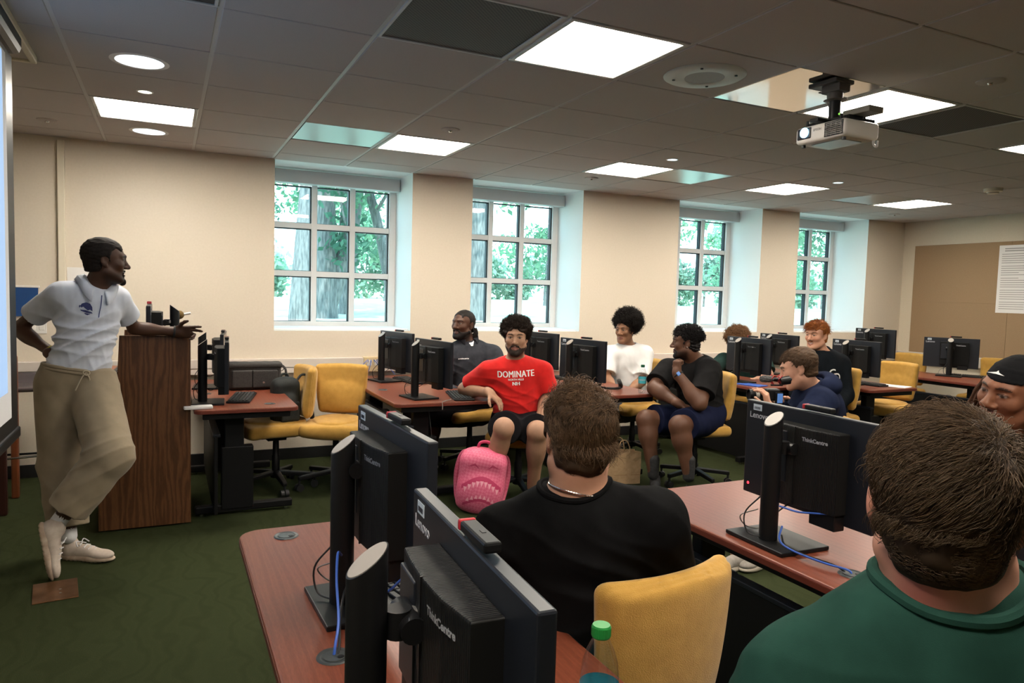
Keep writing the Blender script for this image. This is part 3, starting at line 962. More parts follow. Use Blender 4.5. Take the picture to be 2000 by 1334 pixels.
def collar_band(p, m, r0=(.066, .062), r1=(.094, .088), h=.042, gap=.55, name='collar', drop=.03, lift=.012, th=.004, fwd=.006):
    """turned-down or standing collar around the neck, open at the front"""
    J, up, y, x = p['J'], p['up'], p['y'], p['TR'][:, 0]
    c = J['neck'] + up * lift + y * fwd
    bm = B(); A = []; C = []
    n = 30
    for k in range(n + 1):
        a = PI / 2 + gap / 2 + (2 * PI - gap) * k / n
        f = max(0, math.sin(a))
        top = c + x * r0[0] * math.cos(a) + y * r0[1] * math.sin(a) + up * (h - .5 * drop * f)
        bot = c + x * r1[0] * math.cos(a) + y * r1[1] * math.sin(a) - up * (.004 + drop * f * 1.1)
        A.append(bm.verts.new(top)); C.append(bm.verts.new(bot))
    for k in range(n): bm.faces.new((A[k], A[k + 1], C[k + 1], C[k]))
    o = obj(name, bm, m, p['root'], True)
    s = o.modifiers.new('s', 'SOLIDIFY'); s.thickness = th; s.offset = 0
    return o

def wrist_loop(p, side, m, name, off=.014, r=.031, th=.004, flat=1.0):
    J = p['J']; q = nrm(J['w' + side] - J['e' + side]); Fm = frame(q, (0, .2, 1))
    b = B(); pts = [J['w' + side] - q * off + (Fm[:, 0] * math.cos(a) + Fm[:, 1] * math.sin(a)) * r for a in np.linspace(0, 2 * PI, 21)]
    tube(b, pts, th, 8); return obj(name, b, m, p['root'], True)

def poly_mesh(polys, cuts=1):
    bm = bmesh.new()
    for poly in polys:
        f = bm.faces.new([bm.verts.new((x, y, 0)) for x, y in poly])
    bmesh.ops.triangulate(bm, faces=bm.faces)
    for _ in range(cuts): bmesh.ops.subdivide_edges(bm, edges=bm.edges, cuts=1)
    me = bpy.data.meshes.new('poly'); bm.to_mesh(me); bm.free()
    return me

def polo_collar(p, sh, m, r0=.066, r1=.108, h=.036, gap=.50, name='collar', lift=.007):
    J, up, y, x = p['J'], p['up'], p['y'], p['TR'][:, 0]
    cen = J['neck'] + y * .006; n = 64
    pts = drape(p, [sh.data], (r1, r1), cen, up, x, y, lift=lift, n=n)
    inn = drape(p, [sh.data], (r0 + .020, r0 + .020), cen, up, x, y, lift=.0, n=n)
    bm = B(); rows = []
    for k in range(n):
        a = 2 * PI * k / n; da = abs((a - PI / 2 + PI) % (2 * PI) - PI)
        if da < gap / 2: continue
        f = max(0, math.cos(da)); q = np.array(pts[k])
        ext = .030 * f ** 3
        top = cen + x * r0 * math.cos(a) + y * r0 * math.sin(a); top = top + up * ((inn[k] - cen).dot(up) + h * (1 - .55 * f))
        o = q - cen; o = o - up * o.dot(up); rows.append((k, top, (top + q) / 2 + nrm(o) * .010 + up * .006, q + nrm(o) * ext - up * ext * .8))
    i0 = max(range(len(rows)), key=lambda i: (rows[i][0] - rows[i - 1][0]) % n)
    rows = rows[i0:] + rows[:i0]
    V = [[bm.verts.new(v) for v in r[1:]] for r in rows]
    for A, C in zip(V, V[1:]):
        for q in range(2): bm.faces.new((A[q], A[q + 1], C[q + 1], C[q]))
    o = obj(name, bm, m, p['root'], True)
    s = o.modifiers.new('s', 'SOLIDIFY'); s.thickness = .004; s.offset = 0
    return o

def cast_lecturer():
    M = MATS
    H = lambda J: [dict(w=J['wl'], z=(.90, -.43, .03), x=(.1, .2, 1), palm=(-.40, -.85, -.35), curl=(.06, .16, .62, .75), thumb=.15, s=1.0, spread=.05),
                   dict(w=J['wr'], z=(.78, .40, -.22), x=(-.2, .2, 1), palm=(.35, .6, -.1), curl=(.25, .3, .35, .4), thumb=.2)]
    p = person('lecturer', 'tall lecturer in a white polo shirt and khaki trousers leaning on the lectern', (.066, .030, .018), (.085, .035, .028), b=.88, arm=.92, hands=H, vox=.0045,
               headkw=dict(nose=1.15, lips=1.15, smile=.8, openm=.006), colkw=dict(stub=((.008, .005, .004), .55), brow=(.008, .005, .004), stubz=-.055), turn=0.0)
    J = p['J']
    polo = cloth_mat('polo_white', (.50, .53, .60), var=.05)
    sh = person_tee(p, polo, frac=.60, belly=1.12, hem=-.0, t=.015, flare=.012, neckhole=(.070, .066, .05), folds_=[
        folds(lerp(J['pelvis'], J['neck'], .35), (-.45, .2, .9), 30, .030, .17), folds(lerp(J['sr'], J['pelvis'], .5), (.35, 0, 1), 36, .024, .15),
        folds(lerp(J['pelvis'], J['neck'], .12), (.9, .3, .25), 44, .022, .11), folds(lerp(J['sl'], J['pelvis'], .45), (-.5, 0, .8), 34, .024, .14)])
    for sd in 'lr':
        e = lerp(J['s' + sd], J['e' + sd], .60)
    polo_collar(p, sh, polo)
    nav = M['navy_ink']
    bird = [[(-.028, .004), (-.022, .020), (-.004, .030), (.016, .026), (.028, .010), (.033, -.012), (.020, -.006), (.010, -.012), (-.002, -.004), (-.014, .004), (-.020, -.002)],
            [(-.026, -.014), (.0, -.012), (.030, -.018), (.036, -.024), (.006, -.026), (-.020, -.020)], [(-.004, -.028), (.026, -.028), (.012, -.038), (-.0, -.034)], [(-.033, .004), (-.030, .012), (-.026, .004), (-.030, -.006)]]
    chest_text(p, sh, [(poly_mesh(bird), -.055, -.118, 'emblem', None)], nav, .002)
    zp = [[(-.003, 0), (.003, 0), (.0035, -.06), (.001, -.12), (-.004, -.125), (-.001, -.06)]]
    chest_text(p, sh, [(poly_mesh(zp, 2), .012, -.035, 'zip', None)], nav, .003)
    kh = cloth_mat('khaki', (.25, .20, .135), var=.08)
    pants = person_pants(p, kh, hem=(1.86, 1.92), waist=.045, t=.022, knee=.034, thigh=.022, cuff=.098, flare=.004, obj_name='trousers', folds_=[
        folds(lerp(J['kl'], J['al'], .1), (-.3, .2, .9), 36, .016, .14), folds(lerp(J['kl'], J['al'], .8), (-.5, .2, .8), 40, .012, .12), folds(J['hl'], (-.5, 0, .8), 26, .012, .15), folds(lerp(J['kr'], J['ar'], .1), (.9, .3, .1), 24, .008, .25)])
    up, TR, y = p['up'], p['TR'], p['y']
    q = J['pelvis'] + up * .040
    b = B()
    pts = [q + TR[:, 0] * (.172 * math.cos(a)) + y * (.130 * math.sin(a)) for a in np.linspace(0, 2 * PI, 49)]
    for dz in (-.010, .006): tube(b, [v + up * dz for v in pts], .011, 8, cap=False)
    obj('waistband', b, kh, p['root'], True)
    f0 = q + y * .150 + TR[:, 0] * -.0
    b = B()
    for s_ in (-1, 1): tube(b, spline([f0, f0 + TR[:, 0] * .02 * s_ + y * .012 - up * .03, f0 + TR[:, 0] * .035 * s_ + y * .008 - up * .10], 6), .004, 6)
    tube(b, [f0 + TR[:, 0] * .016 * math.cos(a) + up * .012 * math.sin(a) + y * .008 for a in np.linspace(0, 2 * PI, 13)], .004, 6)
    obj('drawstring', b, M['khaki_cord'], p['root'], True)
    hm = hair_mat('short_black', (.012, .008, .006), .8)
    person_hair(p, hm, th=.009, line=.078, vox=.0045, rough=.0022, rfreq=120, temple=.046)
    F = Field(); c, R = p['c'], p['R']; T = lambda x, y_, z: c + R @ np.array([x, y_, z])
    F.ell(T(0, .082, -.116), (.022, .019, .022), R, .02)
    for s_ in (-1, 1): F.cone(T(.018 * s_, .083, -.105), T(.026 * s_, .086, -.065), .006, .004, k=.012)
    F.cone(T(-.024, .094, -.055), T(.024, .094, -.055), .0038, .0038, k=.01)
    F.disp.append(lambda P: .0014 * wob(P, 150, 1))
    obj('goatee', F.mesh('goatee', c - .2, c + .2, .004), hm, p['root'])
    for k, mm in enumerate(('band_green', 'band_blue', 'band_green', 'band_yellow')): wrist_loop(p, 'r', M[mm], 'bracelet', .004 + .009 * k, .0335, .0042)
    wrist_loop(p, 'l', M['black_rubber'], 'watch_strap', .012, .031, .0065)
    wrist_loop(p, 'l', M['steel'], 'bracelet', -.004, .030, .003)
    # socks and trainers
    for sd in 'lr':
        F = Field(); d = J['a' + sd] - J['k' + sd]; d = nrm(d)
        F.cone(J['a' + sd] - d * .10, J['a' + sd] + d * .02, .042, .040)
        obj('sock', F.mesh('sock', J['a' + sd] - .2, J['a' + sd] + .2, .005), M['sock'], p['root'])
    hr_, tr_ = J['heel_r'], J['toe_r']; hr_ = np.array([hr_[0], hr_[1], .0]); tr_ = np.array([tr_[0], tr_[1], .0])
    s1 = shoe('lect_shoe_r', hr_, hr_ + nrm(tr_ - hr_) * .31, (0, 0, 1), M['shoe_cream'], M['sole_tan'], p['root'], 1.05)
    s2 = shoe('lect_shoe_l', J['heel_l'], J['heel_l'] + nrm(J['toe_l'] - J['heel_l']) * .30, (.62, .05, .15), M['shoe_cream'], M['sole_tan'], p['root'], 1.05)
    for so, h0, t0, u0 in ((s1, hr_, tr_, V3((0, 0, 1))), (s2, J['heel_l'], J['toe_l'], V3((.62, .05, .15)))):
        yy = nrm(t0 - h0); zz = nrm(u0 - yy * u0.dot(yy)); xx = np.cross(yy, zz); b = B()
        for k in range(4):
            cpt = h0 + yy * (.125 + .026 * k) + zz * (.090 - .009 * k)
            tube(b, [cpt - xx * .026 - zz * .006, cpt + zz * .006, cpt + xx * .026 - zz * .006], .0035, 6)
        for s_ in (-1, 1): tube(b, spline([h0 + yy * .12 + zz * .098, h0 + yy * .11 + zz * .105 + xx * .03 * s_, h0 + yy * .13 + zz * .085 + xx * .045 * s_], 5), .003, 6)
        obj('laces', b, M['sock'], so, True)
    fin(p)

def cast_grey():
    M = MATS
    p = person('grey', 'man in a dark grey zip pullover with braided hair looking up to the left', (.088, .040, .024), (.20, .085, .07), b=1.12, arm=1.12, pitch=.10, hs=1.03, wide=1.05, neckr=.066,
               hands=lambda J: [dict(w=J['wr'], z=(-.7, -.5, -.1), x=(.4, -.7, 0), palm=(0, 0, -1)), dict(w=J['wl'], z=(-.8, -.4, -.1), x=(-.3, .7, 0), palm=(0, 0, -1))], vox=.0055,
               headkw=dict(nose=1.35, lips=1.25, openm=.004), colkw=dict(stub=((.010, .006, .005), .85), brow=(.01, .006, .005), stubz=-.05, teeth=(.30, .22, .19)))
    J = p['J']; m = cloth_mat('charcoal_knit', (.036, .038, .046), var=.25)
    sh = person_tee(p, m, fore=.93, t=.018, belly=1.15, hem=-.06, neckhole=(.068, .064, .05), arm=1.08, folds_=[folds(lerp(J['sr'], J['er'], .6), (.3, .2, 1), 34, .012, .14), folds(lerp(J['pelvis'], J['neck'], .5), (.4, 0, .8), 26, .012, .18)])
    polo_collar(p, sh, m, r0=.070, r1=.094, h=.052, gap=.85, lift=.004)
    mark = [[(x0, -.004 + .002 * (k % 2)), (x0 + .009, -.003), (x0 + .010, .004 + .002 * (k % 3)), (x0 + .002, .005)] for k, x0 in enumerate(np.arange(-.045, .045, .013))]
    vee = [[(-.034, .040), (0, .046), (.034, .040), (.010, -.012), (-.006, -.012)]]
    chest_text(p, sh, [(poly_mesh(vee, 2), .004, -.015, 'undershirt', None), (poly_mesh(mark), -.080, -.130, 'chest_mark', None)], M['white_print'], .004)
    person_pants(p, cloth_mat('dark_short', (.015, .015, .018)), hem=(.9, .9), obj_name='shorts')
    hm = hair_mat('braid_black', (.010, .007, .006), .6)
    F = lambda P: .003 * np.sin(((P - p['c']) @ p['R'])[:, 0] * 300)
    o = person_hair(p, hm, th=.005, line=.082, vox=.0045, rough=.0015, rfreq=120)
    c, R = p['c'], p['R']; T = lambda x, y, z: c + R @ np.array([x, y, z])
    for k in range(3):
        b = B(); x0 = -.066 - .006 * k
        pts = spline([T(x0, -.05 - .015 * k, -.02), T(x0 - .016, -.055 - .015 * k, -.06), T(x0 - .014, -.06 - .012 * k, -.105)], 6)
        tube(b, pts, [.0065 + .0018 * (i % 2) for i in range(len(pts))], 8); obj('braid', b, hm, p['root'], True)
    beard(p, hm, .0045)
    shoe('gs1', J['al'] + np.array([.05, 0, -.0]) * 1 - np.array([0, 0, J['al'][2]]), J['al'] + np.array([-.22, 0, -J['al'][2]]), (0, 0, 1), M['shoe_dark'], M['sole_white'], p['root'], vox=.006)
    shoe('gs2', J['ar'] + np.array([.05, 0, -J['ar'][2]]), J['ar'] + np.array([-.22, 0, -J['ar'][2]]), (0, 0, 1), M['shoe_dark'], M['sole_white'], p['root'], vox=.006)
    fin(p)

def cast_white():
    M = MATS
    p = person('white', 'frowning man in a plain white t-shirt with a big black afro', (.27, .135, .075), (.24, .09, .07), b=1.0, hs=1.0,
               hands=lambda J: [dict(w=J['wr'], z=(-.7, -.6, -.1), x=(.4, -.7, 0), palm=(0, 0, -1)), dict(w=J['wl'], z=(-.8, -.4, -.1), x=(-.3, .7, 0), palm=(0, 0, -1))], vox=.005,
               headkw=dict(nose=1.35, lips=1.25, smile=-.8), colkw=dict(brow=(.015, .009, .006)))
    J = p['J']; m = cloth_mat('white_cotton', (.72, .72, .72), var=.04)
    person_tee(p, m, frac=.80, t=.018, belly=1.05, hem=-.06, flare=.012, neckhole=(.072, .070, .05), folds_=[folds(lerp(J['pelvis'], J['neck'], .5), (.8, .2, .4), 30, .010, .2)])
    ring_rib('collar', J, p['TR'], p['up'], p['y'], .012, (.076, .074), .006, m, p['root'])
    person_pants(p, cloth_mat('grey_short', (.05, .05, .055)), hem=(.9, .9), obj_name='shorts')
    hm = hair_mat('afro_black', (.010, .007, .006), .7)
    afro(p, hm, (-.012, -.034, .088), (.122, .118, .108), n=4200, ln=.05, coil=.008, r0=.0020, amp=.012)
    for sd in 'lr': shoe('ws' + sd, J['a' + sd] + np.array([.06, .03, -J['a' + sd][2]]), J['a' + sd] + np.array([-.20, -.02, -J['a' + sd][2]]), (0, 0, 1), M['shoe_dark'], M['sole_white'], p['root'], vox=.006)
    fin(p)

def cast_chin():
    M = MATS
    H = lambda J: [dict(w=J['wl'], z=(.02, .05, 1), x=(-.1, .8, .3), palm=(.8, .1, .1), curl=(1.2, 1.25, 1.3, 1.3), thumb=.5, s=.98),
                   dict(w=J['wr'], z=(.80, -.35, -.28), x=(-.1, -.9, .2), palm=(0, .1, -1), curl=(.15, .2, .25, .35), thumb=.2)]
    p = person('chin', 'man in a black t-shirt and navy shorts resting his chin on his fist in profile', (.115, .052, .030), (.14, .055, .045), b=1.10, arm=1.22, hands=H, hs=1.02, neckr=.066, vox=.0045,
               headkw=dict(nose=1.25, lips=1.2, smile=.9), colkw=dict(stub=((.010, .006, .005), .85), brow=(.008, .005, .004), stubz=-.05), shinr=1.1)
    J = p['J']; m = cloth_mat('black_cotton', (.013, .0125, .013), var=.2)
    sh = person_tee(p, m, frac=.74, t=.018, belly=1.15, hem=-.04, flare=.020, neckhole=(.074, .072, .05), arm=1.1, folds_=[folds(lerp(J['pelvis'], J['neck'], .4), (.4, .2, .8), 30, .014, .18), folds(J['sl'], (.2, .5, .8), 30, .010, .15)])
    ring_rib('collar', J, p['TR'], p['up'], p['y'], .012, (.078, .076), .006, m, p['root'])
    ring = [[(.024 * math.cos(a), .024 * math.sin(a)) for a in np.linspace(0, 2 * PI, 20)[:-1]]]
    chest_text(p, sh, [(poly_mesh(ring), .02, -.17, 'emblem', None)], M['white_print'], .002)
    person_pants(p, cloth_mat('navy_short', (.010, .013, .035)), hem=(.84, .84), flare=.022, thigh=.01, obj_name='shorts')
    hm = hair_mat('curly_black', (.010, .008, .008), .55)
    person_hair(p, hm, th=.012, line=.060, vox=.0045, rough=.007, rfreq=100, vol=(0, 0, .012), temple=.044)
    rp, rn, rq = scalp_points(p['c'], p['R'], p['hs'], 1900, 5, fz=.055, zmin=.035, off=.006)
    st = strands('cc', rp, rn, .042, .0020, seg=6, curl=.5, coil=.006, coilf=1.7, seed=9, taper=.6); obj('curls', st, hm, p['root'])
    beard(p, hm, .0012)
    c, R = p['c'], p['R']; b = B(); ball(b, c + R @ np.array([-.079, -.008, -.033]), .0055, 6); obj('earring', b, M['steel'], p['root'], True)
    wrist_loop(p, 'l', M['black_rubber'], 'watch_strap', .02, .036, .008)
    q = nrm(J['wl'] - J['el']); t = nrm(V3((-.45, -.85, .1))); t = nrm(t - q * t.dot(q)); b = B(); Rr = frame(t, q)
    box(b, J['wl'] - q * .02 + t * .040, (.030, .026, .010), .004, Matrix(Rr.tolist())); obj('watch_face', b, M['watch_blue'], p['root'])
    for sd in 'lr':
        a = J['a' + sd]; F = Field(); F.cone(a + np.array([0, 0, .10]), a + np.array([0, 0, -.02]), .046, .044); obj('sock', F.mesh('sk', a - .2, a + .2, .006), M['shoe_dark'], p['root'])
        z = np.array([0, 0, a[2] - .0]); shoe('cs' + sd, a - z + np.array([.06, .05, 0]), a - z + np.array([-.12, -.20, 0]), (0, 0, 1), M['shoe_dark'], M['shoe_dark'], p['root'], vox=.005)
    fin(p)

def cast_curly():
    M = MATS
    p = person('curly', 'man with curly light brown hair bowed over his desk behind a monitor', (.50, .27, .18), (.36, .15, .12), pitch=-.55, vox=.006, legs=False, b=.98,
               hands=lambda J: [dict(w=J['wr'], z=(-.1, -.9, -.3), x=(.9, 0, 0), palm=(.3, 0, -1), curl=(.6, .7, .8, .8)), dict(w=J['wl'], z=(-.3, -.8, -.1), x=(-.9, .2, 0), palm=(0, 0, -1))])
    J = p['J']; m = cloth_mat('dark_green_tee', (.016, .034, .030), var=.2)
    sh = person_tee(p, m, frac=.75, t=.015, hem=-.1, flare=.012)
    person_pants(p, cloth_mat('grey_bottom', (.05, .05, .055)), hem=(.9, .9), obj_name='shorts', sides='')
    b = B(); x = p['TR'][:, 0]
    q = J['sl'] - p['up'] * .20 + x * .0
    box(b, q - x * .025, (.02, .10, .34), .008, Matrix(p['TR'].tolist())); obj('green_side_panel', b, M['green_cloth'], p['root'])
    hm = hair_mat('curly_brown', (.17, .085, .038), .5)
    afro(p, hm, (0, -.02, .060), (.112, .122, .100), n=2600, ln=.04, coil=.008, r0=.0022, seed=8, amp=.010)
    b = B(); box(b, J['wr'] + np.array([-.03, -.10, -.02]), (.03, .03, .04), .008); obj('held_bottle', b, M['white_plastic'], p['root'])
    fin(p)

def hood(p, m, name='hood', s=1.0):
    J, up, y, x = p['J'], p['up'], p['y'], p['TR'][:, 0]
    F = Field(); n = J['neck']
    F.ell(n - y * .075 * s - up * .005, np.array([.125, .075, .065]) * s, p['TR'], .04)
    for q in (-1, 1): F.cone(n - y * .04 + x * .085 * q + up * .012, n + y * .05 + x * .06 * q - up * .02, .038 * s, .026 * s, k=.04)
    F.sub(p_ell(n + up * .045 + y * .0, np.array([.072, .070, .065]) * s, p['TR']), .012)
    F.disp.append(lambda P: .004 * wob(P, 26, 1))
    return obj(name, F.mesh(p['key'] + 'hood', n - .25, n + .25, .006), m, p['root'])

def cast_red_hair():
    M = MATS
    p = person('red_hair', 'smiling man with copper red hair in a black hoodie', (.56, .29, .19), (.40, .15, .12), b=1.06, hs=1.04, vox=.005,
               hands=lambda J: [dict(w=J['wr'], z=(-.7, -.5, -.1), x=(.4, -.7, 0), palm=(0, 0, -1)), dict(w=J['wl'], z=(-.8, -.4, -.1), x=(-.3, .7, 0), palm=(0, 0, -1))],
               headkw=dict(smile=1.4, openm=.004), colkw=dict(brow=(.16, .07, .03), stub=((.16, .07, .035), .40), stubz=-.09, blush=((.60, .20, .14), .3)))
    J = p['J']; m = cloth_mat('black_fleece', (.008, .010, .013), var=.2)
    sh = person_tee(p, m, fore=.93, t=.024, hem=-.08, belly=1.1)
    hood(p, m)
    t1 = text_mesh('D', .105, .0003, .001, 1, 'CENTER'); t2 = text_mesh('C', .105, .0003, .001, 1, 'CENTER')
    chest_text(p, sh, [(t1, -.005, -.24, 'lettering', None), (t2, -.05, -.20, 'lettering', None)], M['white_print'], .003)
    person_pants(p, cloth_mat('dark_jogger', (.015, .016, .02)), hem=(1.9, 1.9), obj_name='trousers')
    hm = hair_mat('copper', (.34, .115, .030), .45)
    person_hair(p, hm, th=.010, line=.068, vox=.0045, rough=.003, rfreq=80, vol=(0, 0, .008), temple=.046)
    rp, rn, rq = scalp_points(p['c'], p['R'], p['hs'], 1500, 4, fz=.05, zmin=.03, off=.006)
    f = p['R'][:, 1]
    st = strands('rh', rp, rn * .6 + f * .8, .055, .0016, seg=5, curl=.12, grav=.12, seed=2); obj('fringe', st, hm, p['root'])
    F = Field(); c, R = p['c'], p['R']; T = lambda x, y, z: c + R @ np.array([x, y, z])
    F.cone(T(-.024, .092, -.056), T(.024, .092, -.056), .0045, .0045, k=.01); F.disp.append(lambda P: .0014 * wob(P, 150, 1))
    obj('moustache', F.mesh('mou', c - .15, c + .15, .004), hm, p['root'])
    for sd in 'lr': shoe('rh' + sd, J['a' + sd] * np.array([1, 1, 0]) + np.array([.06, .03, 0]), J['a' + sd] * np.array([1, 1, 0]) + np.array([-.20, -.04, 0]), (0, 0, 1), M['shoe_dark'], M['sole_white'], p['root'], vox=.006)
    fin(p)

def cast_camera():
    M = MATS
    H = lambda J: [dict(w=J['wl'], z=(-.25, .1, 1), x=(.2, -.8, .2), palm=(-.6, .75, 0), curl=(.5, .55, .6, .65), thumb=.3),
                   dict(w=J['wr'], z=(-.6, -.5, .4), x=(.1, 0, 1), palm=(-.4, -.6, 0), curl=(.7, .75, .8, .85), thumb=.4)]
    p = person('camera', 'cameraman in a navy hooded sweatshirt holding a video camera, seen in profile', (.52, .28, .19), (.42, .17, .14), b=1.0, pitch=-.26, hands=H, vox=.0045,
               headkw=dict(nose=1.0), colkw=dict(brow=(.06, .035, .02), blush=((.56, .2, .15), .3)))
    J = p['J']; m = cloth_mat('navy_fleece', (.010, .014, .034), var=.2)
    person_tee(p, m, fore=.90, t=.026, hem=-.08, belly=1.1, folds_=[folds(lerp(J['sl'], J['el'], .6), (.2, .3, 1), 34, .012, .16)])
    hood(p, m, s=1.08)
    person_pants(p, cloth_mat('grey_trouser', (.10, .095, .09)), hem=(1.9, 1.9), obj_name='trousers')
    hm = hair_mat('brown_short', (.055, .030, .015), .6)
    person_hair(p, hm, th=.007, line=.070, vox=.004, rough=.0025, rfreq=120, vol=(0, 0, .004), temple=.046)
    rp, rn, rq = scalp_points(p['c'], p['R'], p['hs'], 2200, 6, fz=.055, zmin=-.035, off=.006)
    f = p['R'][:, 1]; st = strands('ch', rp, rn * .35 + f * .5 - np.array([0, 0, .35]), .026, .0012, seg=4, curl=.1, seed=4); obj('strands', st, hm, p['root'])
    for sd, dx in (('l', 0), ('r', 0)):
        a = J['a' + sd] * np.array([1, 1, 0]); shoe('cam' + sd, a + np.array([.07, .0, 0]), a + np.array([-.21, -.05, 0]), (0, 0, 1), M['shoe_grey'], M['sole_white'], p['root'], vox=.005)
    fin(p)
    # the camera in his hands: lens to image left
    c = (J['wl'] + J['wr']) / 2 + np.array([.01, 0.01, .065])
    t = thing('video_camera', 'black video camera with a furry microphone and red shock mount held by the cameraman', 'camera', Vector(c), rz=math.radians(158))
    t.scale = (.80, .80, .80)
    b = B(); box(b, (.0, 0, .0), (.10, .075, .085), .010); obj('camera_body', b, M['black'], t)
    b = B(); lathe(b, [(.030, 0), (.033, .01), (.033, .05), (.037, .055), (.037, .085), (.034, .09), (.041, .10), (.043, .13), (.038, .13), (.036, .115)], 28, (.05, 0, -.005), eul(y=PI / 2)); ln = obj('lens', b, M['black'], t, True)
    b = B(); lathe(b, [(.0375, .058), (.0385, .062), (.0385, .082), (.0375, .085)], 28, (.05, 0, -.005), eul(y=PI / 2), cap=False); obj('focus_ring', b, M['cap'], ln, True)
    b = B(); lathe(b, [(.001, .112), (.036, .112)], 24, (.05, 0, -.005), eul(y=PI / 2), cap=False); obj('front_glass', b, M['screen_off'], ln)
    F = Field(); F.cone((.075, .0, .115), (.02, .0, .115), .026, .024); F.disp.append(lambda P: .004 * wob(P, 260, 0)); mic = obj('microphone_windscreen', F.mesh('mic', (-.05, -.06, .06), (.13, .06, .17), .004), M['fur_grey'], t)
    b = B(); cyl(b, (.03, 0, .115), (-.14, 0, .115), .011, n=14); obj('microphone_tube', b, M['black'], t, True)
    for x_ in (.0, -.06):
        b = B(); tube(b, [(x_, -.026, .145), (x_ + .025, -.020, .115), (x_, -.012, .078)], .0045, 6); tube(b, [(x_, .026, .145), (x_ + .025, .020, .115), (x_, .012, .078)], .0045, 6); obj('shock_mount', b, M['red_plastic'], t, True)
    b = B(); box(b, (-.03, 0, .07), (.09, .016, .012), .003); obj('top_rail', b, M['black_metal'], t)
    b = B(); cyl(b, (-.05, .01, .10), (-.12, .01, .112), .030, .032, n=20); obj('viewfinder', b, M['black'], t, True)
    b = B(); box(b, (-.03, .05, -.02), (.06, .012, .085), .003, eul(z=.2)); mo = obj('side_monitor', b, M['black'], t)
    b = B(); box(b, (-.035, .058, -.02), (.045, .003, .07), .001, eul(z=.2)); obj('monitor_screen', b, M['watch_blue'], mo)

def near_hair(p, m, n, seed, ln, r0, flow, zmin=-.07, off=.008, curl=.12, grow=1.0, fz=.06, lump=.5, grav=.05, front=.075, name='hair_strands', seg=7, hug=.22, nape=0, jit=.10, lf=55, whorl=None):
    """combed strands lying over the scalp; flow(local pts, normals)->local direction"""
    rp, rn, rq = scalp_points(p['c'], p['R'], p['hs'], n, seed, wide=p['wide'], zmin=zmin, fz=fz, off=off, grow=grow, front=front)
    if nape:
        rs = np.random.RandomState(seed + 50); v = rs.normal(size=(nape * 3, 3)); v /= np.linalg.norm(v, axis=1)[:, None]
        ax3 = np.array([.062 * p['wide'], .056, .06]) + .004
        q = v * ax3 + np.array([0, -.045, -.03]); ok = (q[:, 1] < -.035) & (q[:, 2] < .015) & (q[:, 2] > zmin + .004); q = q[ok][:nape]; v = v[ok][:nape]
        nv = v / ax3; nv /= np.linalg.norm(nv, axis=1)[:, None]
        rp = np.concatenate([rp, p['c'] + (q * p['hs']) @ p['R'].T]); rn = np.concatenate([rn, nv @ p['R'].T]); rq = np.concatenate([rq, q]); n = len(rq)
    nl = rn @ p['R']
    rs = np.random.RandomState(seed)
    d = flow(rq, nl)
    cl = np.stack([wob(rq, lf, 0), wob(rq, lf * 1.12, 1), wob(rq, lf * 1.05, 2)], 1) * lump
    wh = np.exp(-((rq - np.array(whorl)) ** 2).sum(1) / .028 ** 2)[:, None] if whorl is not None else 0.0
    d = d + cl + rs.normal(size=d.shape) * (jit + .8 * wh)
    d = d - nl * (d * nl).sum(1)[:, None] * .9 + nl * hug
    d /= np.linalg.norm(d, axis=1)[:, None]
    c, R = p['c'], p['R']; sc = np.array([.076 * p['wide'], .097, .083]) * p['hs'] * grow + off * .5
    cen = c + R @ (np.array([0, -.018, .038]) * p['hs'])
    def push(P, D):
        q = (P - cen) @ R; k = np.sqrt(((q / sc) ** 2).sum(1)); nn = (q / sc ** 2) @ R.T; nn /= np.linalg.norm(nn, axis=1)[:, None]
        dn = (D * nn).sum(1)
        inn = np.clip((1.06 - k) / .06, 0, 1)
        out = np.clip((k - 1.08) / .08, 0, 1)
        return D - nn * np.minimum(dn, 0)[:, None] * inn[:, None] + nn * (inn * .25)[:, None] - nn * (out * .40)[:, None]
    L = ln * rs.uniform(.55, 1.15, n) * np.where(rq[:, 2] < -.02, .55, 1.0)
    keep = np.ones(n, bool)          # nothing falls over the ears
    for f in (.45, .75, 1.0):
        e = rq * p['hs'] + d * (L * f)[:, None]; e[:, 2] -= grav * L * f
        keep &= ~((np.abs(e[:, 0]) > .052) & (e[:, 1] > -.050) & (e[:, 1] < .035) & (e[:, 2] < .034))
    rp, d, L = rp[keep], d[keep], L[keep]
    return obj(name, strands(p['key'] + name, rp, d @ R.T, L, r0, seg=seg, curl=curl, grav=grav, seed=seed, sink=.004, push=push), m, p['root'])

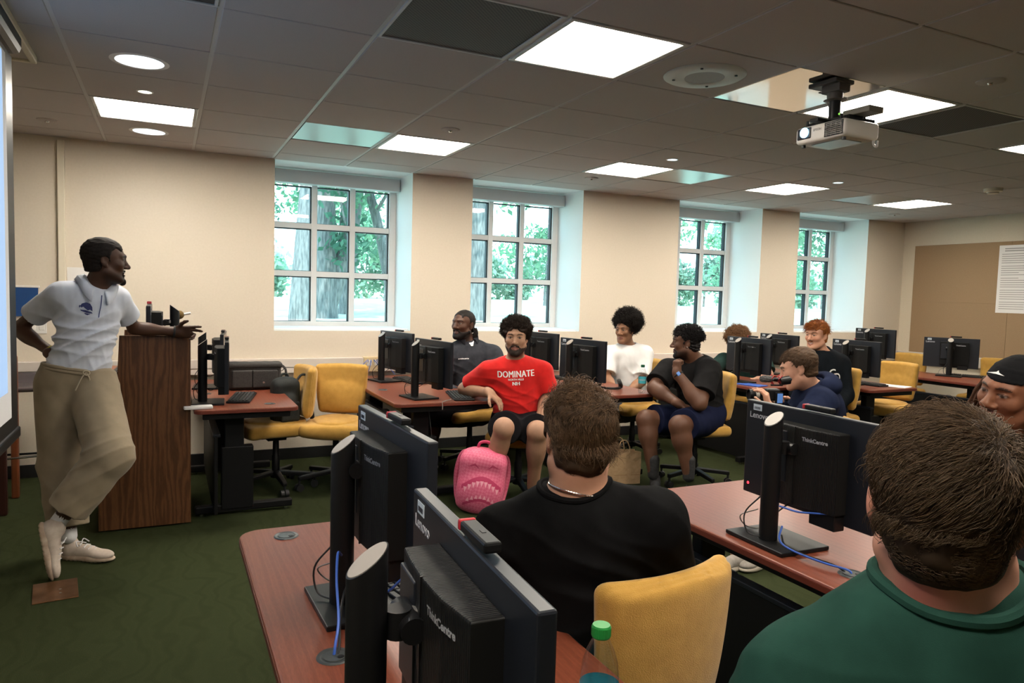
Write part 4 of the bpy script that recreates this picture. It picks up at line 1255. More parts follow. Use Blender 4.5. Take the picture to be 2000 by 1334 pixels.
def cast_black():
    M = MATS
    p = person('black', 'man with tousled brown hair, black t-shirt and silver chain seen from behind', (.50, .265, .175), (.4, .18, .14), b=1.03, hs=1.0, wide=1.0, neckr=.064, arm=1.08, vox=.005, legs=True, pitch=-.10,
               hands=lambda J: [dict(w=J['wl'], z=(-.2, .8, .3), x=(.8, .2, 0), palm=(.2, .3, -.9)), dict(w=J['wr'], z=(-.6, .7, 0), x=(-.7, -.5, 0), palm=(0, 0, -1))], colkw=dict(stub=((.16, .10, .07), .45), stubz=-.03))
    J = p['J']; m = cloth_mat('black_jersey', (.006, .006, .0065), var=.25)
    sh = person_tee(p, m, frac=.80, t=.016, hem=-.04, belly=1.1, flare=.016, vox=.006, neckhole=(.066, .064, .050), neckdrop=.016, folds_=[folds(lerp(J['pelvis'], J['neck'], .55), (.5, .1, .8), 22, .014, .22), folds(J['sr'], (.6, .3, .6), 26, .012, .18), folds(J['sl'], (.5, .2, -.7), 26, .010, .16)])
    neckband(p, sh, (.086, .086), .008, m, drop=.0)
    person_pants(p, cloth_mat('black_trouser', (.012, .012, .013)), hem=(1.9, 1.9), obj_name='trousers', vox=.008)
    # chain
    up, y = p['up'], p['y']
    n0 = J['neck'] - up * .03; n1 = J['head'] + p['R'] @ np.array([0, -.02, -.075])
    axn = nrm(n1 - n0); Fr = frame(axn, p['TR'][:, 0]); cx = lerp(n0, n1, .50); pts = []
    for k in range(72):
        a_ = 2 * PI * k / 72; f = math.sin(a_)
        pts.append(cx + (Fr[:, 0] * math.cos(a_) + Fr[:, 1] * f) * (.0715 + .004 * max(0, f)) - axn * (.030 * f + .006 * math.cos(a_)))
    b = B()
    for k, q in enumerate(pts):
        t = nrm(pts[(k + 1) % 72] - q)
        box(b, q, (.0062, .0042, .0050), .0012, Matrix(frame(axn, t).tolist()), seg=1)
    obj('chain_necklace', b, M['silver'], p['root'])
    hm = hair_mat('chestnut', (.105, .060, .031), .5)
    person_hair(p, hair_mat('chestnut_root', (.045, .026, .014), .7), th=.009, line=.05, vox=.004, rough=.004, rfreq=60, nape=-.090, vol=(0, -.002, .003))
    def flow(q, n):
        d = np.zeros_like(q); d[:, 0] = .25 * np.sin(q[:, 0] * 40) ; d[:, 1] = np.where(q[:, 2] > .07, .7, -.15); d[:, 2] = np.where(q[:, 2] > .08, .0, -1.0)
        return d
    near_hair(p, hm, 8000, 3, .060, .0009, flow, zmin=-.085, off=.006, curl=.09, lump=1.0, grow=.97, nape=2600, lf=30)
    near_hair(p, hm, 900, 5, .045, .0010, lambda q, n: n * 1.6 + np.array([.2, .5, .4]), zmin=.06, off=.008, curl=.28, lump=.8, name='loose_strands')
    for sd in 'lr':
        a = J['a' + sd] * np.array([1, 1, 0]); shoe('bk' + sd, a + np.array([.0, -.06, 0]), a + np.array([-.02, .20, 0]), (0, 0, 1), M['shoe_dark'], M['sole_white'], p['root'], vox=.007)
    fin(p)

def cast_green():
    M = MATS
    p = person('green', 'man in a dark green t-shirt seen from behind at the lower right', (.52, .265, .19), (.4, .18, .14), b=1.06, hs=1.03, wide=1.03, neckr=.059, arm=1.1, vox=.004, legs=False, pitch=-.06,
               hands=lambda J: [dict(w=J['wl'], z=(-.2, .8, .0), x=(.8, .2, 0), palm=(0, 0, -1)), dict(w=J['wr'], z=(-.4, .8, 0), x=(-.7, -.5, 0), palm=(0, 0, -1))])
    # sun-reddened nape
    me = p['body'].data; at = me.attributes['Col']; n = len(me.vertices)
    cbuf = np.empty(n * 4, np.float32); at.data.foreach_get('color', cbuf); cbuf = cbuf.reshape(-1, 4)
    vb = np.empty(n * 3, np.float32); me.vertices.foreach_get('co', vb); vb = vb.reshape(-1, 3)
    J = p['J']; q = (vb - (J['head'] + p['R'] @ np.array([-.03, -.075, -.105]))) 
    w = np.exp(-(q ** 2).sum(1) / .045 ** 2)[:, None] * .75
    cbuf[:, :3] = cbuf[:, :3] * (1 - w) + np.array([.46, .13, .11]) * w
    for sd in (-1, 1):
        e = vb - (J['head'] + p['R'] @ np.array([.080 * sd, -.012, -.004])); w = np.exp(-(e ** 2).sum(1) / .03 ** 2)[:, None] * .5
        cbuf[:, :3] = cbuf[:, :3] * (1 - w) + np.array([.55, .17, .12]) * w
    at.data.foreach_set('color', cbuf.ravel())
    m = cloth_mat('forest_tee', (.0175, .055, .042), var=.18)
    sh = person_tee(p, m, frac=.72, t=.014, hem=-.06, belly=1.1, flare=.016, vox=.006, neckhole=(.068, .066, .048), neckdrop=.014, folds_=[folds(lerp(J['neck'], J['sl'], .8), (.5, .3, .7), 34, .008, .12), folds(J['sl'], (.2, .1, .9), 30, .010, .10)])
    neckband(p, sh, (.089, .089), .009, m, drop=.0)
    person_pants(p, cloth_mat('black_bottom', (.012, .012, .013)), hem=(.9, .9), obj_name='shorts', vox=.01, sides='')
    hm = hair_mat('ash_brown', (.075, .046, .025), .55)
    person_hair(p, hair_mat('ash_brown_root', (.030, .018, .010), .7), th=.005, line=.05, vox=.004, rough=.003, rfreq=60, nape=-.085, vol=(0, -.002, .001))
    def flow(q, n):
        d = np.zeros_like(q); v = q - np.array([.045, -.075, .085]); r = np.linalg.norm(v[:, :2], axis=1)[:, None] + 1e-6
        d[:, :2] = v[:, :2] / r * .8; d[:, 2] = -.55; d[:, 0] -= .35; d[:, 1] += .2 * (q[:, 2] > .05)
        return d
    near_hair(p, hm, 15000, 4, .055, .00055, flow, zmin=-.08, off=.004, grow=.97, curl=.035, lump=.42, seg=8, hug=.14, nape=4500, jit=.06, lf=34, whorl=(.045, -.075, .085))
    near_hair(p, hm, 900, 6, .045, .0006, lambda q, n: n * .9 + flow(q, n), zmin=.04, off=.008, curl=.12, lump=.5, name='loose_strands')
    fin(p)

def cast_band():
    M = MATS
    p = person('band', 'smiling man with a black headband and brown locs at the right edge', (.21, .085, .045), (.30, .10, .09), b=1.0, hs=1.0, roll=.20, vox=.0034, legs=False,
               headkw=dict(nose=1.3, lips=1.3, smile=1.3, openm=.009), colkw=dict(brow=(.02, .011, .007)))
    J = p['J']; m = cloth_mat('black_top', (.013, .013, .014), var=.2)
    person_tee(p, m, fore=.9, t=.018, hem=-.06, vox=.006)
    person_pants(p, cloth_mat('black_pants', (.012, .012, .013)), hem=(.9, .9), obj_name='shorts', vox=.01, sides='')
    c, R, s = p['c'], p['R'], p['hs']
    T = lambda x, y, z: c + R @ (np.array([x, y, z]) * s)
    F = Field()
    F.ell(T(0, -.018, .040), np.array([.081, .102, .0875]) * s, R, .02); F.ell(T(0, .010, .028), np.array([.0745, .0835, .081]) * s, R, .02)
    tilt = R @ nrm(np.array([0, -.38, -1.0]))
    F.cut(T(0, .06, .052), tilt)
    F.disp.append(lambda P: .0016 * wob(P, 40, 1) - .0016 * (np.abs(np.sin(((P - c) @ R)[:, 2] * 90)) > .93))
    hb = obj('headband', F.mesh('dur', c - .2, c + .2, .004), M['band_cloth'], p['root'])
    bv = bvh_of(hb.data)
    sw = [[(-.030, -.003), (-.010, .002), (-.004, .008), (.000, .002), (.028, -.008), (.046, -.014), (.020, -.008), (-.004, -.004)]]
    decal('emblem', poly_mesh(sw, 2), bv, T(.012, .10, .070), R[:, 0], R[:, 2], R[:, 1], M['white_print'], hb, .0015, .15)
    hm = hair_mat('loc_brown', (.055, .024, .012), .7)
    rs = random.Random(4)
    for k in range(26):
        sd = -1 if k % 2 else 1
        a = rs.uniform(-.075, .025); x0 = sd * rs.uniform(.070, .088)
        b = B(); L = rs.uniform(.14, .24); fl = sd * rs.uniform(.01, .05)
        pts = spline([T(x0 * .9, a - .01, .045), T(x0 * 1.12 + fl * .3, a, .0), T(x0 * 1.15 + fl * .8, a + rs.uniform(-.01, .02), -L * .5), T(x0 * 1.1 + fl, a + rs.uniform(-.02, .03), -L)], 6)
        tube(b, pts, [.0075 + .0016 * math.sin(i * 1.9 + k) for i in range(len(pts))], 8); obj('loc', b, hm, p['root'], True)
    F = Field(); F.ell(T(0, -.04, -.03), np.array([.080, .075, .11]) * s, R, .03); F.sub(p_ell(T(0, .09, -.05), np.array([.075, .10, .16]) * s, R), .01); F.disp.append(lambda P: .004 * wob(P, 80, 0))
    obj('hair', F.mesh('bh', c - .2, c + .2, .005), hm, p['root'])
    fin(p)
# ------------------------------------------------------------------ materials of the place
ZC = 2.626
GX, GY = 0.624, 0.61
def gx(i): return (i - .6864) * GX
def gy(j): return (j + 5.1852) * GY

def make_mats():
    M = MATS
    M['wall'] = noisy('cream_paint', (.655, .58, .475), (.675, .60, .495), 60, .75, .08, .001, spec=.2)
    M['wall_r'] = noisy('beige_paint', (.62, .55, .43), (.64, .57, .45), 60, .75, .08, .001, spec=.2)
    M['jamb'] = mat('white_paint', (.80, .81, .80), .55, spec=.3)
    M['frame'] = mat('window_frame_paint', (.72, .69, .67), .45)
    M['gasket'] = mat('black_gasket', (.015, .02, .025), .6)
    M['shade'] = mat('shade_aluminium', (.52, .53, .54), .55)
    m = noisy('carpet', (.026, .034, .014), (.045, .056, .024), 8, .95, 0, spec=.05, lo=.3, hi=.7)
    v = coords(m); 
    n1 = nd(m, 'ShaderNodeTexNoise', Scale=420.0, Detail=2); lk(m, v, n1.inputs['Vector'])
    n2 = nd(m, 'ShaderNodeTexNoise', Scale=2.2, Detail=3, Distortion=1.5); lk(m, v, n2.inputs['Vector'])
    vo = nd(m, 'ShaderNodeTexWave', Scale=2.6, Distortion=14.0, Detail=2.0); lk(m, v, vo.inputs['Vector'])
    vo.inputs['Detail Scale'].default_value = 1.2
    c1 = ramp(m, vo.outputs['Fac'], [(0.0, (.033, .040, .017)), (.5, (.038, .046, .020)), (1.0, (.036, .044, .019))])
    mx = nd(m, 'ShaderNodeMixRGB', blend_type='MULTIPLY'); mx.inputs[0].default_value = .8
    lk(m, c1, mx.inputs[1]); lk(m, ramp(m, n1.outputs['Fac'], [(.3, (.55, .55, .55)), (.7, (1.25, 1.25, 1.25))]), mx.inputs[2])
    base(m, mx.outputs[0]); bump(m, n1.outputs['Fac'], .6, .004)
    M['carpet'] = m
    m = noisy('ceiling_tile', (.46, .425, .405), (.50, .465, .445), 300, .95, .3, .002, spec=.05); M['tile'] = m
    M['grid'] = mat('ceiling_grid_paint', (.50, .49, .47), .5)
    M['grid_dark'] = mat('grid_gap', (.05, .045, .04), .8)
    M['lens'] = mat('light_lens', (.9, .9, .88), .4, emit=(1.0, .91, .78), estr=30.0)
    M['can'] = mat('can_lamp', (.9, .9, .88), .4, emit=(1.0, .95, .85), estr=30.0)
    M['can_cool'] = mat('can_lamp_cool', (.9, .9, .9), .4, emit=(.75, .88, 1.0), estr=30.0)
    M['reflector'] = mat('can_reflector', (.75, .78, .76), .18, metal=.6)
    M['mirror'] = mat('polished_plate', (.62, .56, .48), .07, metal=1.0)
    M['mirror_g'] = mat('glossy_lens_plate', (.24, .235, .22), .30, metal=.7)
    M['vent'] = mat('vent_grille', (.055, .05, .045), .7)
    v = coords(M['vent']); ck = nd(M['vent'], 'ShaderNodeTexChecker', Scale=110.0); lk(M['vent'], v, ck.inputs['Vector'])
    ck.inputs['Color1'].default_value = (.085, .078, .07, 1); ck.inputs['Color2'].default_value = (.03, .027, .024, 1); base(M['vent'], ck.outputs['Color'])
    M['cream_plastic'] = mat('cream_plastic', (.66, .60, .47), .45)
    M['white_plastic'] = mat('white_plastic', (.74, .72, .69), .4)
    M['raceway'] = mat('raceway_paint', (.62, .56, .50), .45)
    M['outlet'] = mat('outlet_panel', (.66, .52, .30), .5)
    # wood
    def wood(name, c1, c2, c3, rough, sc=(1, 1, 1), rot=(0, 0, 0), wave=3.0, dist=6.0, nscale=3.0):
        m = mat(name, c1, rough, spec=.4)
        v = coords(m, sc, rot=rot)
        w = nd(m, 'ShaderNodeTexWave', Scale=wave, Distortion=dist, Detail=3.0); lk(m, v, w.inputs['Vector'])
        w.inputs['Detail Scale'].default_value = 1.4
        n = nd(m, 'ShaderNodeTexNoise', Scale=nscale * 12, Detail=5); lk(m, coords(m, (sc[0] * 3, sc[1] * 3, sc[2] * 3), rot=rot), n.inputs['Vector'])
        mx = nd(m, 'ShaderNodeMixRGB', blend_type='MULTIPLY'); mx.inputs[0].default_value = .55
        lk(m, ramp(m, w.outputs['Fac'], [(.15, c1), (.6, c2), (1.0, c3)]), mx.inputs[1])
        lk(m, ramp(m, n.outputs['Fac'], [(.3, (.62, .62, .62)), (.65, (1.15, 1.15, 1.15))]), mx.inputs[2])
        base(m, mx.outputs[0]); bump(m, n.outputs['Fac'], .06, .001)
        return m
    M['mahogany'] = wood('mahogany_laminate', (.165, .042, .022), (.20, .056, .030), (.18, .048, .026), .33, (7, .6, 7), wave=1.6, dist=5)
    M['mahogany_edge'] = mat('mahogany_edge', (.14, .03, .018), .4)
    M['oak'] = wood('stained_oak', (.070, .027, .010), (.108, .043, .0165), (.122, .051, .020), .45, (3.6, 3.6, .42), wave=2.4, dist=16, nscale=2.6)
    M['redwood'] = mat('red_brown_wood', (.20, .055, .02), .4)
    M['dark_wood'] = mat('dark_red_wood', (.05, .014, .010), .45)
    M['beige_panel'] = mat('taupe_panel', (.20, .14, .10), .7)
    M['black'] = mat('black_plastic', (.006, .006, .0066), .42, spec=.32)
    M['black_metal'] = mat('black_metal', (.0055, .0055, .006), .5, spec=.25)
    M['navy_black'] = mat('panel_back_plastic', (.009, .011, .016), .38, spec=.45)
    m = mat('ribbed_plastic', (.007, .007, .007), .5, spec=.35)
    v = coords(m); w = nd(m, 'ShaderNodeTexWave', Scale=62.0, bands_direction='Y'); lk(m, v, w.inputs['Vector']); bump(m, w.outputs['Fac'], .7, .004)
    M['ribbed'] = m
    M['cap'] = mat('grey_cap', (.30, .27, .24), .42)
    M['arm_metal'] = mat('arm_metal', (.35, .34, .33), .32, metal=.8)
    M['screen_off'] = mat('dark_glass_screen', (.004, .004, .005), .12)
    M['logo'] = mat('logo_grey', (.42, .43, .46), .4)
    M['logo_red'] = mat('logo_red', (.5, .03, .03), .4, emit=(1, .05, .04), estr=.6)
    M['led'] = mat('red_led', (.6, .02, .03), .4, emit=(1, .03, .05), estr=2.5)
    M['red_plastic'] = mat('red_plastic', (.40, .02, .03), .4)
    M['sticker'] = mat('sticker_white', (.55, .62, .68), .5)
    M['ink'] = mat('ink', (.03, .03, .04), .6)
    M['grommet'] = mat('grommet_plastic', (.05, .055, .055), .35)
    M['blue_cable'] = mat('blue_cable', (.045, .12, .48), .45)
    M['black_cable'] = mat('black_cable', (.012, .012, .012), .5)
    M['grey_cable'] = mat('grey_cable', (.25, .23, .21), .5)
    m = mat('mustard_fabric', (.48, .27, .055), .9, spec=.12, sheen=.2)
    v = coords(m); n = nd(m, 'ShaderNodeTexNoise', Scale=22.0, Detail=3); lk(m, v, n.inputs['Vector'])
    base(m, ramp(m, n.outputs['Fac'], [(.3, (.43, .24, .052)), (.7, (.51, .29, .066))]))
    vo = nd(m, 'ShaderNodeTexVoronoi', Scale=330.0); lk(m, coords(m, (1, 1, 1.0)), vo.inputs['Vector']); bump(m, vo.outputs['Distance'], .35, .002)
    M['mustard'] = m
    M['white_print'] = mat('white_print', (.82, .80, .77), .6)
    M['black_rubber'] = mat('black_rubber', (.012, .012, .013), .5)
    M['shoe_dark'] = noisy('shoe_dark', (.02, .02, .022), (.035, .035, .037), 60, .7, .1)
    M['sole_white'] = mat('sole_white', (.52, .46, .38), .6)
    M['shoe_cream'] = noisy('shoe_cream', (.50, .42, .35), (.56, .48, .41), 50, .75, .15)
    M['sock'] = cloth_mat('sock_white', (.62, .62, .64))
    M['steel'] = mat('steel', (.55, .55, .54), .25, metal=1.0)
    M['brass'] = noisy('brass_plate', (.18, .085, .035), (.26, .13, .06), 14, .35, .05, metal=.8)
    M['plastic_clear'] = mat('clear_plastic', (.93, .96, .97), .06, trans=1.0, ior=1.18)
    M['water'] = mat('water', (.95, .98, 1.0), .02, trans=1.0, ior=1.33)
    M['green_cap'] = mat('green_cap', (.02, .25, .05), .4)
    M['dkgreen_cap'] = mat('dark_green_cap', (.01, .12, .06), .4)
    M['label_teal'] = mat('bottle_label', (.06, .42, .50), .4)
    M['paper'] = noisy('kraft_paper', (.36, .235, .125), (.41, .275, .15), 40, .8, .15, .002)
    M['paper_in'] = mat('kraft_inside', (.27, .15, .07), .85)
    M['white_paper'] = mat('white_paper', (.72, .70, .68), .7)
    M['cork'] = noisy('tack_board_fabric', (.29, .195, .115), (.33, .225, .135), 200, .95, .3, .002, spec=.05)
    M['screen_glow'] = mat('glowing_screen', (.10, .10, .10), .9, emit=(.40, .62, .95), estr=.62)  # emission stands in for the projector's light falling on the cloth
    M['screen_white'] = mat('screen_cloth', (.74, .74, .76), .8)
    M['bag_canvas'] = noisy('bag_canvas', (.028, .025, .024), (.042, .038, .036), 120, .85, .3, .002)
    M['pack_black'] = noisy('pack_nylon', (.005, .007, .0065), (.010, .013, .012), 90, .7, .25, .002)
    M['navy_poster'] = mat('blue_print', (.015, .06, .19), .4)

# ------------------------------------------------------------------ room shell
WIN = [(.84, 2.076), (2.684, 3.936), (5.192, 6.435), (7.043, 8.285)]
WY, WB = 6.55, 7.10
SILL = 1.146
XL, XR, YB = -2.3, 9.0, -3.4

CAN_CELLS = {(0, 1): (-0.119, 4.111, .122), (0, 2): (-0.111, 4.726, .040), (0, 4): (-0.114, 5.922, .118), (6, 2): (3.625, 4.689, .045), (9, 2): (5.546, 4.732, .045)}
def build_room():
    M = MATS
    b = B(); box(b, ((XL + XR) / 2, (YB + WY) / 2, -.05), (XR - XL + .4, WY - YB + .4, .1)); struct('floor', b, M['carpet'])
    b = B()
    box(b, ((XL + XR) / 2, (WY + 7.18) / 2, SILL / 2), (XR - XL, 7.18 - WY, SILL))
    edges = [XL] + [v for w in WIN for v in w] + [XR]
    for i in range(0, len(edges), 2):
        a, c = edges[i], edges[i + 1]
        box(b, ((a + c) / 2, (WY + 7.18) / 2, (SILL + ZC) / 2 + .15), (c - a, 7.18 - WY, ZC - SILL + .3))
    w = struct('wall_window', b, [M['wall'], M['jamb']])
    for p in w.data.polygons:       # white reveals inside the window openings
        if abs(p.normal.x) > .5 and XL + .1 < p.center.x < XR - .1 and p.center.z > SILL: p.material_index = 1
        if p.normal.z > .5 and abs(p.center.z - SILL) < .01: p.material_index = 1
    b = B(); box(b, (XR + .06, (YB + 7.18) / 2, ZC / 2 + .1), (.12, 7.16 - YB, ZC + .4)); struct('wall_right', b, M['wall_r'])
    b = B(); box(b, (XL - .06, (YB + 7.18) / 2, ZC / 2 + .1), (.12, 7.18 - YB, ZC + .4)); struct('wall_left', b, M['wall'])
    b = B(); box(b, ((XL + XR) / 2, YB - .06, ZC / 2 + .1), (XR - XL + .3, .12, ZC + .4)); struct('wall_back', b, M['wall_r'])
    b = B()
    box(b, ((XL + XR) / 2, WY - .009, .05), (XR - XL - .03, .018, .10), .003); struct('baseboard_window', b, M['black_rubber'])
    b = B(); box(b, (XR - .009, (YB + WY) / 2, .05), (.018, WY - YB - .06, .10), .003); struct('baseboard_right', b, M['black_rubber'])
    # ceiling: lay-in tiles, holes where lights and panels sit
    holes = {(0, 3), (3, 3), (6, 3), (9, 3), (12, 3), (3, -1), (6, -1), (9, -1), (2, -1), (7, -1), (0, -1), (2, 3), (7, 3), (5, -1), (11, 3), (0, -5), (3, -5), (6, -5), (9, -5), (12, -1)}
    b = B()
    i0 = -4; i1 = 15; j0 = -15
    for i in range(i0, i1):
        for j in range(j0, 6):
            if (i, j) in holes: continue
            if (i, j) in CAN_CELLS:
                x0, x1, y0, y1 = gx(i) + .010, gx(i + 1) - .010, gy(j) + .0045, gy(j + 1) - .0045
                hx, hy, hr = CAN_CELLS[(i, j)]
                es = []
                for loop in ([(x0, y0), (x1, y0), (x1, y1), (x0, y1)], [(hx + hr * math.cos(-2 * PI * k / 32), hy + hr * math.sin(-2 * PI * k / 32)) for k in range(32)]):
                    vs = [b.verts.new((u, v, ZC - .003)) for u, v in loop]
                    es += [b.edges.new((vs[k], vs[(k + 1) % len(vs)])) for k in range(len(vs))]
                r = bmesh.ops.triangle_fill(b, edges=es, use_beauty=True, use_dissolve=False)
                fs = [g for g in r['geom'] if isinstance(g, bmesh.types.BMFace)]
                e = bmesh.ops.extrude_face_region(b, geom=fs)
                for g in e['geom']:
                    if isinstance(g, bmesh.types.BMVert): g.co.z += .014
                continue
            x0, x1 = max(gx(i) + .010, XL), min(gx(i + 1) - .010, XR)
            y0, y1 = max(gy(j) + .0045, YB), min(gy(j + 1) - .0045, WY)
            if x1 - x0 < .02 or y1 - y0 < .02: continue
            box(b, ((x0 + x1) / 2, (y0 + y1) / 2, ZC + .004), (x1 - x0, y1 - y0, .014), .003, seg=1)
    struct('ceiling', b, M['tile'])
    b = B()
    for i in range(i0, i1 + 1): 
        if XL < gx(i) < XR: box(b, (gx(i), (YB + WY) / 2, ZC + .012), (.024, WY - YB, .02))
    for j in range(j0, 6):
        if YB < gy(j) < WY: box(b, ((XL + XR) / 2, gy(j), ZC + .014), (XR - XL, .024, .016))
    struct('trim_1', b, M['grid'])
    b = B(); box(b, ((XL + XR) / 2, (YB + 7.18) / 2, ZC + .16), (XR - XL, 7.18 - YB, .1)); struct('trim_2', b, M['grid_dark'])
    b = B()
    for a, c in WIN: box(b, ((a + c) / 2, (WY + 7.18) / 2, ZC + .055), (c - a, 7.18 - WY, .11))
    struct('trim_3', b, M['jamb'])
    # windows
    for n, (a, c) in enumerate(WIN):
        r = bpy.data.objects.new('window_%d' % (n + 1), None); r.location = ((a + c) / 2, WB, SILL); link(r); r['kind'] = 'structure'
        W = c - a
        fb = B()
        y = .02
        H = 1.42
        box(fb, (0, y, .03), (W, .07, .06), .004); box(fb, (0, y, H - .03), (W, .07, .06), .004)
        for s_ in (-1, 1): box(fb, (s_ * (W / 2 - .034), y, H / 2), (.068, .076, H - .002), .004)
        px = (W - .136) / 3
        zs = [.06, .515, .97, H - .05]
        for k in (1, 2):
            box(fb, (-W / 2 + .068 + px * k, y, H / 2), (.052, .064, H - .1), .004)
            box(fb, (0, y, zs[k]), (W - .13, .06, .052), .004)
        obj('window_frame', fb, M['frame'], r)
        gb = B()
        for k in range(3):
            for q in range(3):
                x0 = -W / 2 + .068 + px * k + (.026 if k else 0); x1 = -W / 2 + .068 + px * (k + 1) - (.026 if k < 2 else 0)
                z0 = zs[q] + (.026 if q else 0); z1 = zs[q + 1] - .026
                for (u0, u1, w0, w1) in ((x1 - .012, x1, z0, z1), (x0, x0 + .004, z0, z1), (x0, x1, z1 - .010, z1), (x0, x1, z0, z0 + .004)):
                    box(gb, ((u0 + u1) / 2, y + .012, (w0 + w1) / 2), (max(u1 - u0, .002), .05, max(w1 - w0, .002)))
        obj('gasket', gb, M['gasket'], r)
        for k in range(3):
            for q in range(3):
                x0 = -W / 2 + .068 + px * k; z0 = zs[q]
                pb = B(); box(pb, (x0 + px / 2, y + .025, (z0 + zs[q + 1]) / 2), (px - .04, .006, zs[q + 1] - z0 - .04)); obj('pane', pb, M['glass'], r)
        sb = B(); box(sb, (-.0 + .02, -.13, ZC - SILL - .075), (W - .06, .10, .12), .004); obj('shade_box', sb, M['shade'], r)
        sb = B(); box(sb, (0, -.25, .008), (W - .004, .47, .016), .003); obj('window_sill', sb, M['jamb'], r)
    # raceway along the window wall and the right wall
    b = B()
    for x0, x1 in ((-1.9, 1.62), (1.80, XR)):
        box(b, ((x0 + x1) / 2, WY - .03, .865), (x1 - x0, .06, .075), .004); box(b, ((x0 + x1) / 2, WY - .027, .80), (x1 - x0, .054, .05), .004)
    struct('trim_4', b, M['raceway'])
    b = B(); box(b, (XR - .03, (YB + WY) / 2, .865), (.06, WY - YB - .1, .075), .004); box(b, (XR - .027, (YB + WY) / 2, .80), (.054, WY - YB - .1, .05), .004); struct('trim_5', b, M['raceway'])
    t = thing('outlet_panel', 'tan outlet panel in the wall raceway with thin blue cables plugged in', 'outlet', (1.71, WY, .84))
    b = B(); box(b, (0, -.028, 0), (.176, .058, .135), .004); obj('cover', b, M['outlet'], t)
    for k in range(2):
        b = B(); box(b, (-.035 + .07 * k, -.059, .015), (.045, .004, .05), .001); obj('socket', b, M['white_plastic'], t)
    for k in range(4):
        b = B(); x = -.05 + .03 * k
        tube(b, spline([(x, -.062, .02), (x - .01, -.09, .045), (x - .05 * (1.5 - k), -.12, -.01), (x - .10 * (1.5 - k), -.12, -.09)], 6), .003, 6); obj('plug_cable', b, M['blue_cable'], t, True)
    # pull-down screen on the left
    t = thing('projection_screen', 'pull-down projection screen with a black border glowing pale blue at the left edge', 'projector screen', (-.62, 2.7, 0))
    y0, y1 = 1.5 - 2.7, 3.885 - 2.7
    b = B(); box(b, (0, (y0 + y1) / 2, 1.67), (.012, y1 - y0, 1.66), .001); obj('border', b, M['black'], t)
    b = B(); box(b, (.0075, (y0 + y1) / 2 - .08, 1.70), (.003, y1 - y0 - .16, 1.55)); obj('screen_cloth', b, M['screen_white'], t)
    b = B(); box(b, (.0095, (y0 + y1) / 2 - .12, 1.755), (.002, y1 - y0 - .24, 1.42)); obj('glowing_image', b, M['screen_glow'], t)  # self-glowing layer, no beam from the projector reaches it
    b = B(); box(b, (0, (y0 + y1) / 2, .835), (.03, y1 - y0 + .02, .05), .008); obj('bottom_bar', b, M['black'], t)
    b = B(); box(b, (-.01, (y0 + y1) / 2, 2.57), (.10, y1 - y0 + .10, .10), .03); obj('roller_case', b, M['black'], t)
    b = B()
    box(b, (-.76, 2.8, ZC - .006), (.33, 3.0, .03)); struct('trim_6', b, M['tile'])
    b = B(); box(b, (-.592, 2.8, ZC - .014), (.03, 3.03, .036), .004); box(b, (-.76, 4.315, ZC - .014), (.36, .03, .036), .004); struct('trim_7', b, M['cream_plastic'])
    # cable channel on the wall by the screen
    b = B(); box(b, (-.73, WY - .02, 1.5), (.05, .04, 2.2), .006); struct('trim_8', b, M['cream_plastic'])
    # right wall: tack board and printed sheet
    t = thing('tack_board', 'tan fabric tack board covering the far right wall', 'board', (XR, 4.2, 1.55))
    for k in range(3):
        for q in range(2):
            y1_ = 6.36 - 1.22 * k; b = B()
            box(b, (-.016, y1_ - .607 - 4.2, (1.20 + q * .737) - 1.55 + .0), (.03, 1.2185, .737), .003); obj('panel', b, M['cork'], t)
    t = thing('printed_sheet', 'large white sheet of printed text pinned to the tan tack board', 'poster', (XR - .0322, 4.9, 1.86))
    b = B(); box(b, (0, 0, 0), (.003, .76, .80)); obj('paper', b, M['white_paper'], t)
    b = B(); r_ = random.Random(3)
    z = .36
    for k in range(27):
        L = r_.choice([.2, .28, .34, .5, .58]) if k > 1 else .62
        box(b, (-.0025, .345 - L / 2 - (.03 if k < 2 else 0), z), (.001, L, .012 if k < 2 else .007)); z -= .026 + (.012 if k % 5 == 1 else 0)
        if z < -.37: break
    obj('printed_lines', b, MATS['print_grey'], t)
    # wall bits
    t = thing('light_switch', 'white double light switch on the wall behind the lecturer', 'switch', (-.90, WY, 1.18))
    b = B(); box(b, (0, -.004, 0), (.125, .008, .125), .003); obj('plate', b, M['white_plastic'], t)
    for k in (-1, 1): b = B(); box(b, (.03 * k, -.011, 0), (.034, .008, .07), .002, eul(.08)); obj('rocker', b, M['white_plastic'], t)
    t = thing('paper_notice', 'small white paper notice on the wall behind the lecturer', 'paper', (-.60, WY - .0014, 1.56))
    b = B(); box(b, (0, 0, 0), (.20, .003, .15)); obj('sheet', b, M['white_paper'], t)
    t = thing('blue_banner', 'dark blue banner on the wall between screen and lecturer', 'banner', (-1.15, WY - .01, 1.36))
    b = B(); box(b, (0, 0, 0), (.52, .012, .22), .002); obj('fabric', b, M['navy_poster'], t)
    b = B(); box(b, (0, 0, .117), (.54, .02, .016), .002); obj('rail', b, M['white_plastic'], t)

